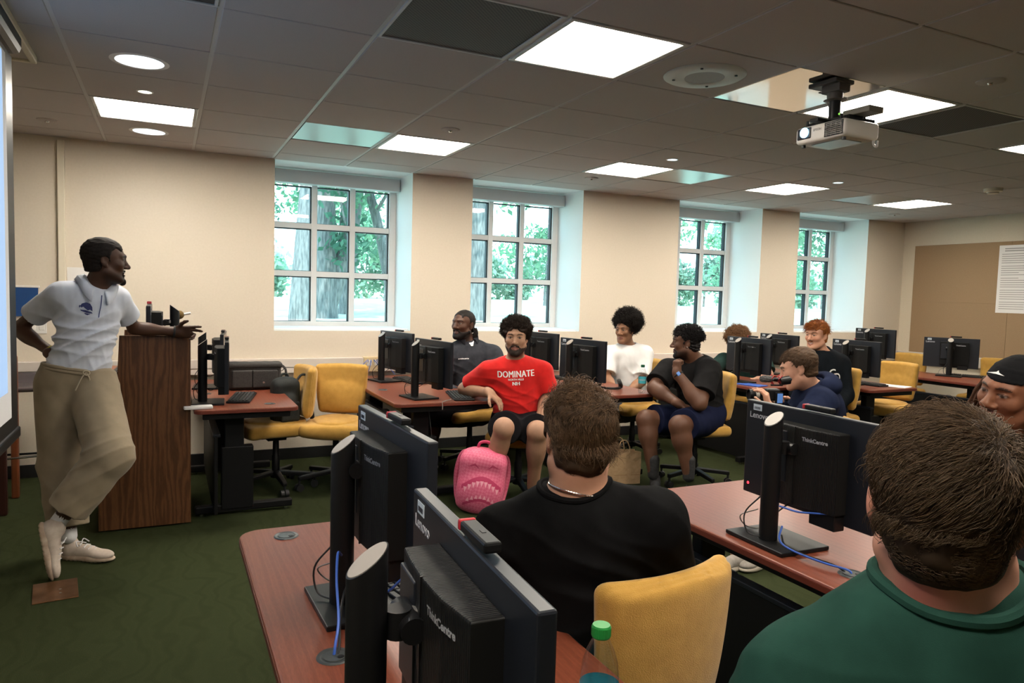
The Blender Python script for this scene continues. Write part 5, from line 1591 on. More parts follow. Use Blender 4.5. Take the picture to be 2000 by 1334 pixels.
def build_ceiling_bits():
    M = MATS
    def cell(i, j): return ((gx(i) + gx(i + 1)) / 2, (gy(j) + gy(j + 1)) / 2)
    first = None
    desc = {(0, 3): 'square ceiling light panel above the lecturer near the window wall', (3, 3): 'square ceiling light panel in front of the first window', (6, 3): 'square ceiling light panel in front of the second window',
            (9, 3): 'square ceiling light panel in front of the third window', (12, 3): 'farthest square ceiling light panel near the right wall', (3, -1): 'largest bright square ceiling light beside the dark vent',
            (6, -1): 'square ceiling light panel directly behind the projector', (9, -1): 'square ceiling light panel cut by the right edge of the photo'}
    cells = list(desc) + [(0, -5), (3, -5), (6, -5)]  # last row is unseen, added to brighten the foreground
    for n, (i, j) in enumerate(cells):
        x, y = cell(i, j)
        if first is None:
            t = thing('ceiling_light', desc[(i, j)], 'ceiling light', (x, y, ZC), group='square ceiling light panels')
            b = B(); h = .285
            for (cx, cy, sx, sy) in ((0, h, .60, .024), (0, -h, .60, .024), (h, 0, .024, .57), (-h, 0, .024, .57)): box(b, (cx, cy, .004), (sx, sy, .018), .003, seg=1)
            obj('frame', b, M['grid'], t)
            b = B(); box(b, (0, 0, .008), (.556, .556, .010)); obj('diffuser', b, M['lens'], t)
            first = t
        else:
            t = copy_tree(first); t.location = (x, y, ZC); t['label'] = desc.get((i, j), 'unseen square ceiling light panel added behind the camera to light the near desks')
    first = None
    for (i, j), lb in {(2, -1): 'large dark perforated ceiling vent left of the biggest light', (7, -1): 'dark perforated ceiling vent right of the projector light', (0, -1): 'dark ceiling vent cut by the top left edge of the photo'}.items():
        x, y = cell(i, j)
        if first is None:
            t = thing('ceiling_vent', lb, 'vent', (x, y, ZC), group='dark ceiling vents')
            b = B(); box(b, (0, 0, .006), (.575, .575, .012), .002); obj('grille', b, M['vent'], t)
            b = B(); h = .295
            for (cx, cy, sx, sy) in ((0, h, .61, .014), (0, -h, .61, .014), (h, 0, .014, .58), (-h, 0, .014, .58)): box(b, (cx, cy, .004), (sx, sy, .018), .002, seg=1)
            obj('frame', b, M['grid'], t); first = t
        else:
            t = copy_tree(first); t.location = (x, y, ZC); t['label'] = lb
    for (i, j), lb in {(2, 3): 'glossy metal ceiling plate left of the light by the first window', (7, 3): 'shiny ceiling plate reflecting the windows beside the light at the second window', (11, 3): 'dull grey ceiling plate left of the farthest light'}.items():
        x, y = cell(i, j)
        t = thing('ceiling_plate', lb, 'ceiling panel', (x, y, ZC), group='glossy ceiling plates')
        b = B(); box(b, (0, 0, .006), (.59, .59, .012), .002); obj('plate', b, M['mirror_g'], t)
    # recessed cans
    def can(x, y, r, lb, m, nm='recessed_downlight'):
        t = thing(nm, lb, 'downlight', (x, y, ZC), group='round recessed downlights')
        b = B(); lathe(b, [(r * .80, -.001), (r * .82, -.006), (r, -.005), (r, .0), (r * .8, .004)], 32, cap=False); obj('trim_ring', b, M['white_plastic'], t, True)
        b = B(); lathe(b, [(r * .81, -.004), (r * .76, .05), (r * .60, .085)], 32, cap=False); obj('reflector', b, M['reflector'], t, True)
        b = B(); lathe(b, [(r * .63, .070), (r * .62, .076)], 24); obj('lamp', b, m, t)
        return t
    return can

def later_ceiling(can):
    M = MATS
    P = CEIL_PTS
    can(*P['can1'], .135, 'large round recessed downlight above the lecturer nearest the camera', M['can_cool'])
    can(*P['can2'], .045, 'small round recessed downlight beside the light panel above the lecturer', M['can'])
    can(*P['can3'], .13, 'large round recessed downlight between the light panel and the left wall', M['can_cool'])
    can(*P['can4'], .05, 'small round downlight beside the light at the second window', M['can_cool'])
    can(*P['can5'], .05, 'small round downlight beside the light at the third window', M['can_cool'])
    x, y = P['speaker']
    t = thing('ceiling_speaker', 'round white ceiling speaker right of the biggest light', 'speaker', (x, y, ZC))
    b = B(); lathe(b, [(.095, -.012), (.10, -.014), (.19, -.010), (.200, -.004), (.200, .0)], 40, cap=False); obj('bezel', b, M['speaker_white'], t, True)
    b = B(); lathe(b, [(.098, -.010), (.097, -.013)], 32); obj('grille', b, M['speaker_grey'], t, True)
    for k in range(4):
        a = PI / 4 + k * PI / 2; b = B(); cyl(b, (.15 * math.cos(a), .15 * math.sin(a), -.011), (.15 * math.cos(a), .15 * math.sin(a), -.016), .007, n=10); obj('screw', b, M['black_metal'], t)
    for nm, lb in (('spr1', 'round sprinkler cover near the light at the first window'), ('spr2', 'round sprinkler cover beside the left wall edge'), ('spr3', 'round sprinkler cover by the light at the second window'), ('spr4', 'large round sprinkler cover right of the projector'), ('spr5', 'round sprinkler cover near the farthest light')):
        x, y = P[nm]
        t = thing('sprinkler_cover', lb, 'sprinkler', (x, y, ZC), group='round ceiling sprinkler covers')
        b = B(); lathe(b, [(.012, -.014), (.045, -.013), (.062, -.008), (.064, -.003), (.064, .0)], 28); obj('disc', b, M['tile'], t, True)
        b = B(); lathe(b, [(.010, -.022), (.014, -.014)], 12); obj('stem', b, M['steel'], t, True)
    x, y = P['smoke']
    t = thing('smoke_detector', 'round beige smoke detector on the far right ceiling', 'smoke detector', (x, y, ZC))
    b = B(); lathe(b, [(.03, -.052), (.045, -.050), (.052, -.034), (.075, -.030), (.078, -.003), (.078, 0)], 28); obj('housing', b, M['cream_plastic'], t, True)
    b = B(); lathe(b, [(.047, -.046), (.050, -.038)], 28, cap=False); obj('slot_ring', b, M['black_metal'], t)

def build_projector():
    M = MATS
    x0, y0 = gx(5), gy(-1)
    t = thing('projector', 'white ceiling projector on a black pole with its lens lit blue', 'projector', PROJ, rz=math.radians(PROJ_RZ))
    # local: lens faces -y, width along x
    z = 0.0
    F = B(); box(F, (0, 0, 0), (.30, .245, .085), .02, seg=3); obj('housing', F, M['proj_white'], t, True)
    b = B(); box(b, (-.09, -.122, .005), (.085, .012, .055), .01); obj('lens_bezel', b, M['navy_black'], t)
    b = B(); cyl(b, (-.083, -.116, .008), (-.083, -.134, .008), .024, n=24); obj('lens', b, M['lens_blue'], t)
    b = B(); 
    for k in range(7): box(b, (.085, -.1225, -.026 + k * .009), (.10, .006, .003))
    for k in range(4): box(b, (.045 + k * .027, -.1225, 0), (.003, .006, .06))
    obj('intake_grille', b, M['grey_cable'], t)
    b = B(); box(b, (.085, -.121, .001), (.108, .003, .068), .004); obj('grille_recess', b, M['black'], t)
    me = text_mesh('EPSON', .016, .0003, .0004)
    o = obj('brand_mark', me, M['cap'], t); o.location = (-.035, -.1235, .008); o.rotation_euler = (PI / 2, 0, 0)
    b = B(); box(b, (.0, .0, -.044), (.18, .14, .004), .001); obj('underside_plate', b, M['proj_under'], t)
    for sx in (-.12, .12): b = B(); cyl(b, (sx, -.09, -.04), (sx, -.09, -.056), .010, n=12); obj('foot', b, M['black'], t)
    b = B(); tube(b, spline([(.13, .10, -.03), (.135, .10, -.06), (.16, .09, -.075), (.165, .085, -.05)], 6), .006, 8); obj('hook', b, M['proj_white'], t, True)
    b = B(); box(b, (-.02, .0, .062), (.26, .10, .022), .004); box(b, (-.02, -.07, .058), (.05, .14, .016), .003); box(b, (.08, .04, .060), (.05, .2, .016), .003); obj('mount_bracket', b, M['black'], t)
    for sx, sy in ((-.11, -.08), (.09, -.08), (-.11, .08), (.09, .08)): b = B(); cyl(b, (sx, sy, .040), (sx, sy, .075), .007, n=10); obj('bolt', b, M['black_metal'], t)
    b = B(); box(b, (.12, .03, .088), (.15, .10, .03), .004); obj('interface_box', b, M['interface'], t)
    b = B(); ball(b, (.035, -.03, .09), .005, 6); obj('status_light', b, M['green_led'], t)
    zt = ZC - PROJ[2]
    b = B(); cyl(b, (-.02, 0, .07), (-.02, 0, zt - .09), .028, n=20); obj('pole', b, M['black'], t, True)
    b = B(); cyl(b, (-.02, 0, zt - .10), (-.02, 0, zt - .012), .036, n=20); lathe(b, [(.036, zt - .105), (.055, zt - .10), (.036, zt - .094)], 20, (-.02, 0, 0)); obj('upper_tube', b, M['pole_brown'], t, True)
    b = B(); box(b, (-.05, 0, zt - .016), (.17, .13, .022), .005); box(b, (-.02, 0, zt - .045), (.11, .08, .04), .006); obj('ceiling_flange', b, M['pole_brown'], t)
    # polished plate the pole hangs from
    p = thing('ceiling_plate', 'mirror polished ceiling plate the projector hangs from', 'ceiling panel', ((gx(5) + gx(6)) / 2, (gy(-1) + gy(0)) / 2, ZC))
    b = B(); box(b, (0, 0, .006), (.60, .60, .012), .002); obj('plate', b, M['mirror'], p)
    p = thing('ceiling_cable_plugs', 'two grey cable glands hanging from the mirror plate behind the projector pole', 'cable gland', (PROJ[0] + .10, PROJ[1] + .14, ZC))
    for k in range(2):
        b = B(); lathe(b, [(.004, -.10), (.014, -.065), (.018, -.02), (.018, 0)], 12, (.045 * k, -.01 * k, 0)); obj('gland', b, M['pole_brown'], p, True)
    b = B(); box(b, (.02, 0, -.03), (.20, .012, .006), .002); obj('bar', b, M['pole_brown'], p)
    b = B(); tube(b, spline([(0, 0, -.01), (-.04, -.03, -.04), (-.09, -.08, -.03), (-.115, -.12, -.008)], 6), .004, 6); obj('lead', b, M['black_cable'], p, True)

PROJ = (3.0, 2.585, 2.355); PROJ_RZ = -90
CEIL_PTS = dict(can1=(-0.119, 4.111), can2=(-0.111, 4.726), can3=(-0.114, 5.922), can4=(3.625, 4.689), can5=(5.546, 4.732), speaker=(2.399, 2.876), spr1=(1.737, 4.663), spr2=(-0.736, 5.902), spr3=(3.574, 5.819), spr4=(3.628, 2.235), spr5=(8.007, 5.980), smoke=(6.933, 4.178))
# ------------------------------------------------------------------ furniture
def rot2(az):
    a = math.radians(az); return Vector((math.cos(a), math.sin(a), 0)), Vector((-math.sin(a), math.cos(a), 0))

def make_chair():
    """yellow swivel task chair, sitter faces +x local, origin on the floor under the gas column"""
    M = MATS
    t = thing('office_chair', 'x', 'chair', (0, 0, 0), group='mustard yellow swivel chairs')
    F = Field()
    F.u(p_box((.02, 0, .465), np.array([.225, .235, .042]), None, .04), .02)
    F.u(p_ell((.20, 0, .455), np.array([.06, .20, .05])), .05)
    F.ell((-.02, 0, .52), (.20, .16, .018), None, .05)
    obj('seat', F.mesh('seat', (-.3, -.3, .35), (.34, .3, .6), .008), M['mustard'], t)
    F = Field()
    R = rotm('y', -.10)
    F.u(p_box((-.235, 0, .735), np.array([.034, .205, .19]), R, .033), .03)
    F.ell((-.205, 0, .66), (.03, .16, .10), R, .06)
    F.ell((-.262, 0, .735), (.018, .17, .16), R, .05)
    def curve(P): return -.35 * (P[:, 1] ** 2) * 0
    def shell(P):     # wrap-around sides and a wider top
        return np.zeros(len(P))
    G = Field()
    for op in F.ops: G.ops.append((op[0], (lambda f: (lambda P: f(np.stack([P[:, 0] - 1.1 * P[:, 1] ** 2, P[:, 1] * (1.18 - .55 * (P[:, 2] - .55)), P[:, 2]], 1))))(op[1]), op[2]))
    def seam(P):
        xl = P[:, 0] - 1.1 * P[:, 1] ** 2 + .10 * (P[:, 2] - .735)
        return .0045 * np.exp(-((xl + .250) / .0045) ** 2) - .003 * np.exp(-((xl + .262) / .008) ** 2)
    G.disp.append(seam)
    obj('backrest', G.mesh('back', (-.4, -.34, .48), (.02, .34, .98), .006), M['mustard'], t)
    b = B(); tube(b, spline([(-.02, 0, .405), (-.17, 0, .40), (-.270, 0, .44), (-.275, 0, .53), (-.262, 0, .60)], 6), .018, 8); obj('back_bar', b, M['black_metal'], t, True)
    b = B(); box(b, (0, 0, .412), (.26, .20, .028), .006); box(b, (0, 0, .39), (.14, .09, .04), .006); obj('seat_plate', b, M['black_metal'], t)
    b = B(); tube(b, [(.04, -.08, .40), (.05, -.22, .395), (.05, -.27, .40)], .007, 8); obj('lever', b, M['black_metal'], t, True)
    b = B(); lathe(b, [(.028, .12), (.030, .25), (.024, .26), (.022, .385)], 16); obj('gas_column', b, M['black_metal'], t, True)
    for k in range(5):
        a = 2 * PI * k / 5 + .3
        c, s_ = math.cos(a), math.sin(a)
        b = B(); box(b, (.155, 0, .095), (.28, .045, .032), .008); 
        for v in b.verts:
            x, y, z = v.co; f = x / .3; z = z + .03 * (1 - f); y *= 1.25 - .5 * f
            v.co = (x * c - y * s_, x * s_ + y * c, z)
        lg = obj('leg', b, M['black_metal'], t)
        b = B(); cx, cy = .285 * c, .285 * s_
        for q in (-1, 1): cyl(b, (cx + .012 * q * -s_ - .008 * q * -s_, cy + .012 * q * c, .027), (cx + .028 * q * -s_, cy + .028 * q * c, .027), .027, n=14)
        cyl(b, (cx, cy, .05), (cx, cy, .085), .009, n=8); obj('caster', b, M['black_rubber'], lg)
    b = B(); lathe(b, [(.04, .085), (.045, .13), (.03, .135)], 16); obj('hub', b, M['black_metal'], t, True)
    return t

def make_desk(name_label, x0, x1, y0, y1, corner=.06, mod=True, first=None, legs=None):
    M = MATS
    cx, cy = (x0 + x1) / 2, (y0 + y1) / 2
    t = thing('computer_desk', name_label, 'desk', (cx, cy, 0), group='mahogany topped computer desks')
    w, L = x1 - x0, y1 - y0
    b = B(); prism(b, rrect(-w / 2, -L / 2, w / 2, L / 2, corner), .712, .74, .006); obj('tabletop', b, M['mahogany'], t)
    b = B(); prism(b, rrect(-w / 2 - .001, -L / 2 - .001, w / 2 + .001, L / 2 + .001, corner), .715, .732, .0); obj('edge_band', b, M['mahogany_edge'], t)
    b = B()
    for sy in (-1, 1): box(b, (0, sy * (L / 2 - .06), .692), (w - .10, .05, .04), .004)
    for sx in (-1, 1): box(b, (sx * (w / 2 - .08), 0, .692), (.05, L - .14, .04), .004)
    obj('under_frame', b, M['black_metal'], t)
    if mod:
        b = B(); box(b, (-w / 2 + .13, 0, .30), (.022, L - .16, .52), .004); obj('modesty_panel', b, M['black_metal'], t)
        b = B(); box(b, (-w / 2 + .135, 0, .557), (.045, L - .16, .018), .003); obj('panel_cap', b, M['navy_black'], t)
    for sy in (-1, 1):
        ly = sy * (L / 2 - .22)
        b = B(); box(b, (-w / 2 + .27, ly, .25), (.20, .075, .42), .006); box(b, (-w / 2 + .25, ly, .56), (.12, .06, .24), .006); lg = obj('leg', b, M['black_metal'], t)
        b = B(); box(b, (0, ly, .045), (w - .02, .06, .05), .008); obj('foot', b, M['black_metal'], lg)
        for sx in (-1, 1): b = B(); cyl(b, (sx * (w / 2 - .05), ly, .0), (sx * (w / 2 - .05), ly, .022), .015, n=12); obj('leveller', b, M['steel'], lg)
    return t

def grommet(t, x, y):
    """dark cable grommet let into the desk top (world x, y)"""
    M = MATS
    lx, ly = x - t.location.x, y - t.location.y
    b = B(); lathe(b, [(.026, .7395), (.030, .743), (.036, .7435), (.038, .7405)], 28, (lx, ly, 0)); lathe(b, [(.0, .7425), (.024, .7432), (.0245, .741)], 24, (lx, ly, 0), cap=False)
    g = obj('cable_grommet', b, M['grommet'], t, True)
    b = B(); cyl(b, (lx + .012, ly - .010, .7430), (lx + .012, ly - .010, .7442), .007, n=12); obj('cable_hole', b, M['black'], g)

def make_monitor(first=None, logo=True):
    """all-in-one on a column stand. Local: screen faces +x, +y to the left of that. Origin: column foot on the desk"""
    M = MATS
    t = thing('computer_monitor', 'x', 'monitor', (0, 0, 0), group='black monitors on column stands')
    b = B(); box(b, (.035, 0, .0075), (.20, .25, .013), .003); obj('base', b, M['black'], t)
    # column with slanted top
    b = B(); n = 28; r = .029
    lo = []; hi = []
    for k in range(n):
        a = 2 * PI * k / n; x, y = r * math.cos(a), r * math.sin(a)
        lo.append(b.verts.new((x, y, .012))); hi.append(b.verts.new((x, y, .405 + .75 * x)))
    for k in range(n): b.faces.new((lo[k], lo[(k + 1) % n], hi[(k + 1) % n], hi[k]))
    b.faces.new(lo[::-1]); b.faces.new(hi)
    col = obj('column', b, M['black'], t, True)
    b = B(); vs = [b.verts.new((r * .93 * math.cos(2 * PI * k / n), r * .93 * math.sin(2 * PI * k / n), .4065 + .75 * r * .93 * math.cos(2 * PI * k / n))) for k in range(n)]; b.faces.new(vs)
    vs2 = [b.verts.new((v.co.x, v.co.y, v.co.z - .003)) for v in vs]
    for k in range(n): b.faces.new((vs[k], vs[(k + 1) % n], vs2[(k + 1) % n], vs2[k]))
    obj('column_cap', b, M['cap'], col)
    P = .150      # panel plane
    b = B(); box(b, (.055, .005, .315), (.07, .022, .020), .004); obj('arm', b, M['arm_metal'], t)
    b = B(); cyl(b, (.045, .0, .29), (.045, .0, .33), .019, n=16); cyl(b, (.060, -.035, .308), (.060, .045, .308), .019, n=16); obj('hinge', b, M['black'], t, True)
    # panel
    zt, H, W = .425, .335, .54
    b = B(); box(b, (P, 0, zt - H / 2), (.026, W, H), .004); pan = obj('panel', b, M['navy_black'], t)
    b = B(); box(b, (P + .0135, 0, zt - H / 2 + .006), (.001, W - .02, H - .03)); obj('display', b, M['screen_off'], pan)
    # computer housing on the back: bulging ribbed box
    b = B()
    ys = [.104, .05, -.02, -.10, -.175]
    xs = [P - .071, P - .076, P - .078, P - .073, P - .058]
    z0, z1 = zt - .30, zt - .045
    out = [(P - .012, .105)] + [(x_, y_) for x_, y_ in zip(xs, ys)] + [(P - .012, -.175)]
    prism(b, out, z0, z1, .004); hs = obj('computer_housing', b, M['ribbed'], t)
    b = B(); box(b, (P - .0745, .052, zt - .150), (.010, .085, .17), .003); obj('mount_plate', b, M['navy_black'], hs)
    b = B(); box(b, (P - .078, -.022, (z0 + z1) / 2), (.004, .003, z1 - z0 + .002), .0); obj('seam', b, M['black'], hs)
    b = B(); box(b, (P - .03, -.12, z0 - .02), (.045, .10, .06), .004); obj('port_block', b, M['black'], hs)
    me = text_mesh('ThinkCentre', .0175, .0004, .0006)
    bt = bmesh.new(); bt.from_mesh(me)
    bmesh.ops.triangulate(bt, faces=bt.faces)
    for v in bt.verts:
        ly = -.050 - v.co.x
        v.co = (float(np.interp(ly, ys[::-1], xs[::-1])) - .0012, ly, zt - .085 + v.co.y)
    obj('brand_lettering', bt, M['logo'], hs)
    me = text_mesh('Lenovo', .030, .0004, .0003)
    o = obj('logo_lettering', me, M['logo'], pan); o.matrix_local = Matrix(((0, 0, -1, P - .0136), (-1, 0, 0, .252), (0, 1, 0, zt - .060), (0, 0, 0, 1)))
    b = B(); box(b, (P - .0138, .215, zt - .022), (.001, .040, .022)); st = obj('sticker', b, M['sticker'], pan)
    b = B(); 
    for k in range(8): box(b, (P - .0145, .228 - .0036 * k, zt - .024), (.0008, .0012 if k % 2 else .0019, .009))
    obj('barcode', b, M['ink'], st)
    b = B(); cyl(b, (P - .0142, .245, zt - .30), (P - .0132, .245, zt - .30), .005, n=12); obj('power_led', b, M['led'], pan)
    # camera bar on the top edge
    b = B(); box(b, (P + .0, -.045, zt + .013), (.026, .105, .016), .004); wc = obj('camera_bar', b, M['black'], t)
    b = B(); box(b, (P + .0, .012, zt + .013), (.027, .010, .0165), .003); obj('red_end', b, M['red_plastic'], wc)
    b = B(); box(b, (P + .002, -.05, zt + .0213), (.006, .012, .001)); obj('slot', b, M['black_rubber'], wc)
    # short loose cables behind the stand
    cb = B(); tube(cb, spline([(-.02, .02, .15), (-.055, .05, .09), (-.05, .04, .03), (-.02, .0, .02)], 6), .0025, 6); obj('cable', cb, M['black_cable'], t, True)
    cb = B(); tube(cb, spline([(.02, .02, .10), (.05, .03, .08), (.10, .02, .11), (P - .03, .0, .12)], 6), .0025, 6); obj('cable', cb, M['black_cable'], t, True)
    cb = B(); tube(cb, spline([(-.01, .04, .10), (-.04, .085, .07), (.0, .10, .025), (.06, .09, .012)], 6), .002, 6); obj('cable', cb, M['grey_cable'], t, True)
    return t

def make_keyboard(keys=True):
    """long axis = y local, typing side +x... rows along x"""
    M = MATS
    t = thing('keyboard', 'x', 'keyboard', (0, 0, 0), group='black keyboards')
    b = B(); box(b, (0, 0, .008), (.15, .44, .014), .004)
    obj('case', b, M['black'], t)
    b = B()
    for r in range(6):
        x = .058 - .0215 * r
        n = 22
        k = 0; y = -.205
        while y < .20:
            w = .0175
            if r == 5 and -.10 < y < -.02: w = .105
            if abs(y - .075) < .006 or abs(y - .145) < .005: y += .008; continue
            box(b, (x - .006, y + w / 2, .0185), (.0165, w - .002, .008), .0018, seg=1)
            y += w + .0012
    obj('keycaps', b, M['keycap'], t)
    return t

def make_bottle(lb, capm, loc, h=.232, water=.0):
    M = MATS
    t = thing('water_bottle', lb, 'bottle', loc)
    s = h / .232; r = .0325
    pr = [(.012, .004), (.027, .0), (.031, .006), (r, .02), (r - .002, .035), (r, .045), (r - .0015, .058), (r, .070), (r, .135), (r - .001, .15), (.029, .168), (.0225, .188), (.0145, .205), (.0125, .212), (.0125, .222)]
    pr = [(a * s, z * s) for a, z in pr]
    b = B(); lathe(b, pr, 28, cap=True); obj('bottle_body', b, M['plastic_clear'], t, True)
    b = B(); lathe(b, [((r + .0006) * s, .075 * s), ((r + .0008) * s, .076 * s), ((r + .0008) * s, .128 * s), ((r + .0006) * s, .129 * s)], 28, cap=False); lb_ = obj('label', b, M['label_teal'], t, True)
    me = text_mesh('DASANI', .0155 * s, .0002, .0006, 1.0, 'CENTER')
    bm = bmesh.new(); bm.from_mesh(me)
    R_ = (r + .0014) * s; a0 = math.atan2(-loc[1], -loc[0])
    for v in bm.verts:
        a = a0 + v.co.x / R_; v.co = ((R_) * math.cos(a), R_ * math.sin(a), .100 * s + v.co.y)
    obj('label_lettering', bm, M['white_print'], lb_)
    b = B(); lathe(b, [(.0150 * s, .208 * s), (.0158 * s, .210 * s), (.0158 * s, .226 * s), (.0145 * s, .229 * s)], 28)
    for k in range(28):
        a = 2 * PI * k / 28; box(b, (.0158 * s * math.cos(a), .0158 * s * math.sin(a), .218 * s), (.0012, .0012, .014 * s), rot=eul(z=a))
    obj('cap', b, capm, t)
    if water:
        b = B(); lathe(b, [(a * .93, z + .001) for a, z in pr if z < water * s] , 24); obj('water', b, M['water'], t, True)
    return t

def build_furniture():
    M = MATS
    M['keycap'] = mat('keycap', (.022, .022, .022), .5, spec=.4)
    D = {}
    specs = [('one', 'mahogany computer desk right of the lectern below the first window', .15, .785, 4.85, 6.46),
             ('two', 'mahogany computer desk with the red-shirted man leaning on its corner', 1.42, 2.19, 4.77, 6.46),
             ('three', 'mahogany computer desk holding a water bottle and black headphones', 2.90, 3.655, 4.75, 6.46),
             ('four', 'dark computer desk where the man with curly brown hair sits', 4.76, 5.36, 4.80, 6.46),
             ('five', 'computer desk at the right beside the redheaded man with a white paper on it', 5.75, 6.42, 4.42, 6.46),
             ('six', 'farthest computer desk in front of the tack board', 7.40, 8.06, 4.45, 6.46),
             ('near', 'nearest mahogany desk at the bottom with two big monitors', .20, .838, .80, 2.40),
             ('near2', 'mahogany desk at the lower right with one large monitor standing in the light', 1.645, 2.34, .50, 2.345)]
    for k, lb, x0, x1, y0, y1 in specs:
        D[k] = make_desk(lb, x0, x1, y0, y1, .07 if k in ('near',) else .05)
    grommet(D['near'], .336, 2.30); grommet(D['near'], .318, 1.49); grommet(D['near2'], 1.77, 2.207); grommet(D['near2'], 1.779, 1.394)
    grommet(D['one'], .62, 5.02); grommet(D['two'], 1.53, 5.50); grommet(D['one'], .25, 5.6); grommet(D['three'], 3.0, 5.5)
    # chairs
    ch = make_chair()
    spots = [((1.17, 5.52), 246, 'empty mustard yellow office chair facing the camera beside the second desk'),
             ((.74, 5.62), 186, 'mustard yellow office chair holding the black backpack at the first desk'),
             ((2.40, 5.80), 184, 'mustard yellow chair under the man in the grey pullover'),
             ((2.40, 4.82), 240, 'mustard yellow chair under the man in the red t-shirt'),
             ((4.06, 5.70), 186, 'mustard yellow chair under the man in the white t-shirt'),
             ((3.92, 4.62), 172, 'mustard yellow chair under the man holding his chin, seen from its side'),
             ((5.46, 4.66), 188, 'mustard yellow chair under the redheaded man'),
             ((3.43, 3.10), 178, 'mustard yellow chair under the man filming with a camera'),
             ((1.045, 1.55), 97, 'large mustard yellow chair in the foreground under the man in the black t-shirt'),
             ((8.10, 5.85), 182, 'empty mustard yellow chair in the far right corner behind the tallest monitor'),
             ((6.66, 4.95), 184, 'empty mustard yellow chair at the desk with the white paper'),
             ((8.55, 5.05), 184, 'pale mustard chair below the tack board right of the farthest monitor'),
             ((5.44, 5.92), 180, 'mustard yellow chair behind the man with curly brown hair'),
             ((2.76, 1.42), 150, 'mustard yellow chair under the man with the black headband'),
             ((1.06, .55), 90, 'mustard yellow chair under the man in the green t-shirt')]
    for i, ((x, y), az, lb) in enumerate(spots):
        c = ch if i == 0 else copy_tree(ch)
        c.location = (x, y, 0); c.rotation_euler = (0, 0, math.radians(az)); c['label'] = lb
        if i in (7, 8):                      # this one is wound down lower
            for k in c.children:
                if k.name.split('.')[0] in ('seat', 'backrest', 'back_bar', 'seat_plate', 'lever'): k.location.z -= .085 if i == 7 else .045
    # monitors
    mo = make_monitor()
    ms = [((.385, 1.73), 2, 'large black monitor on the near desk, the farther of the two', 0),
          ((.250, .965), -3, 'nearest black monitor at the bottom edge in front of the water bottle', 0),
          ((1.752, 1.69), -1, 'large black monitor on the lower right desk with a blue cable at its foot', 0),
          ((1.752, .77), -1, 'black monitor at the right edge with a red power light behind the green shirt', 0),
          ((1.635, 5.02), 10, 'black monitor at the front of the desk beside the red-shirted man', 0),
          ((1.66, 6.03), 14, 'black monitor by the wall left of the man in the grey pullover', 0),
          ((2.95, 5.05), 12, 'black monitor in front of the man in the white t-shirt', 0),
          ((3.06, 6.02), 12, 'black monitor half hidden behind the curly hair of the red-shirted man', 0),
          ((4.90, 5.22), 4, 'black monitor hiding the man with curly brown hair', 0),
          ((5.86, 5.78), 0, 'black monitor seen between the curly-haired man and the cameraman', 0),
          ((5.90, 4.84), 0, 'black monitor beside the redheaded man in front of a yellow chair', 0),
          ((7.52, 5.88), 0, 'black monitor standing highest on the right below the last window', .06),
          ((7.86, 5.08), 30, 'farthest black monitor in front of the tack board, seen square from behind', 0),
          ((.21, 5.16), -4, 'black monitor seen edge-on directly right of the lectern', 0),
          ((.24, 5.95), -6, 'black monitor seen edge-on behind the grey messenger bag', 0),
          ((.045, 5.25), 180, 'black monitor standing on the lectern behind the lecturer\'s arm', .222),
          ((3.06, 5.62), 8, 'black monitor standing left of the man holding his chin', 0)]
    ms = ms[:-1]
    for i, ((x, y), az, lb, dz) in enumerate(ms):
        m = mo if i == 0 else copy_tree(mo)
        m.location = (x, y, .74 + dz); m.rotation_euler = (0, 0, math.radians(az)); m['label'] = lb
        if i == 0: near_mon = m
        for c in m.children_recursive:
            nm = c.name.split('.')[0]
            if i > 3 and nm in ('power_led',) and i not in (10,): bpy.data.objects.remove(c)
    for c in near_mon.children:        # the farther near monitor is raised on its column
        if c.name.split('.')[0] not in ('base', 'column', 'cable'): c.location += Vector((-.035, -.03 if c.name.split('.')[0] in ('panel', 'camera_bar') else 0, .036))
    b = B(); box(b, (0, 0, .03), (.16, .26, .06), .004)
    t = thing('monitor_riser', 'small dark riser under the tallest monitor at the far right', 'stand', (7.55, 5.88, .74)); obj('block', b, M['black'], t)
    b = B(); box(b, (0, .0, .063), (.10, .20, .004), .001); obj('pad', b, M['black_rubber'], t)
    kb = make_keyboard()
    ks = [((.565, 1.72), 12, .74, 'black keyboard behind the column of the farther near monitor'),
          ((1.98, 5.00), -12, .74, 'black keyboard at the corner of the desk by the red-shirted man'),
          ((.47, 5.30), -12, .74, 'black keyboard on the desk right of the lectern'),
          ((1.90, 5.98), 5, .74, 'black keyboard by the wall left of the man in the grey pullover'),
          ((3.36, 5.75), 5, .74, 'black keyboard between the red-shirted and the white-shirted man'),
          ((8.08, 4.98), 30, .74, 'black keyboard under the farthest monitor'),
          ((6.12, 4.80), 4, .74, 'black keyboard under the monitor beside the redheaded man'),
          ((-.23, 5.20), 178, .962, 'black keyboard on the lectern shelf beside the lecturer\'s hip')]
    for i, ((x, y), az, z, lb) in enumerate(ks):
        k = kb if i == 0 else copy_tree(kb)
        k.location = (x, y, z); k.rotation_euler = (0, 0, math.radians(az)); k['label'] = lb
    build_lectern(); build_desk_things(D)

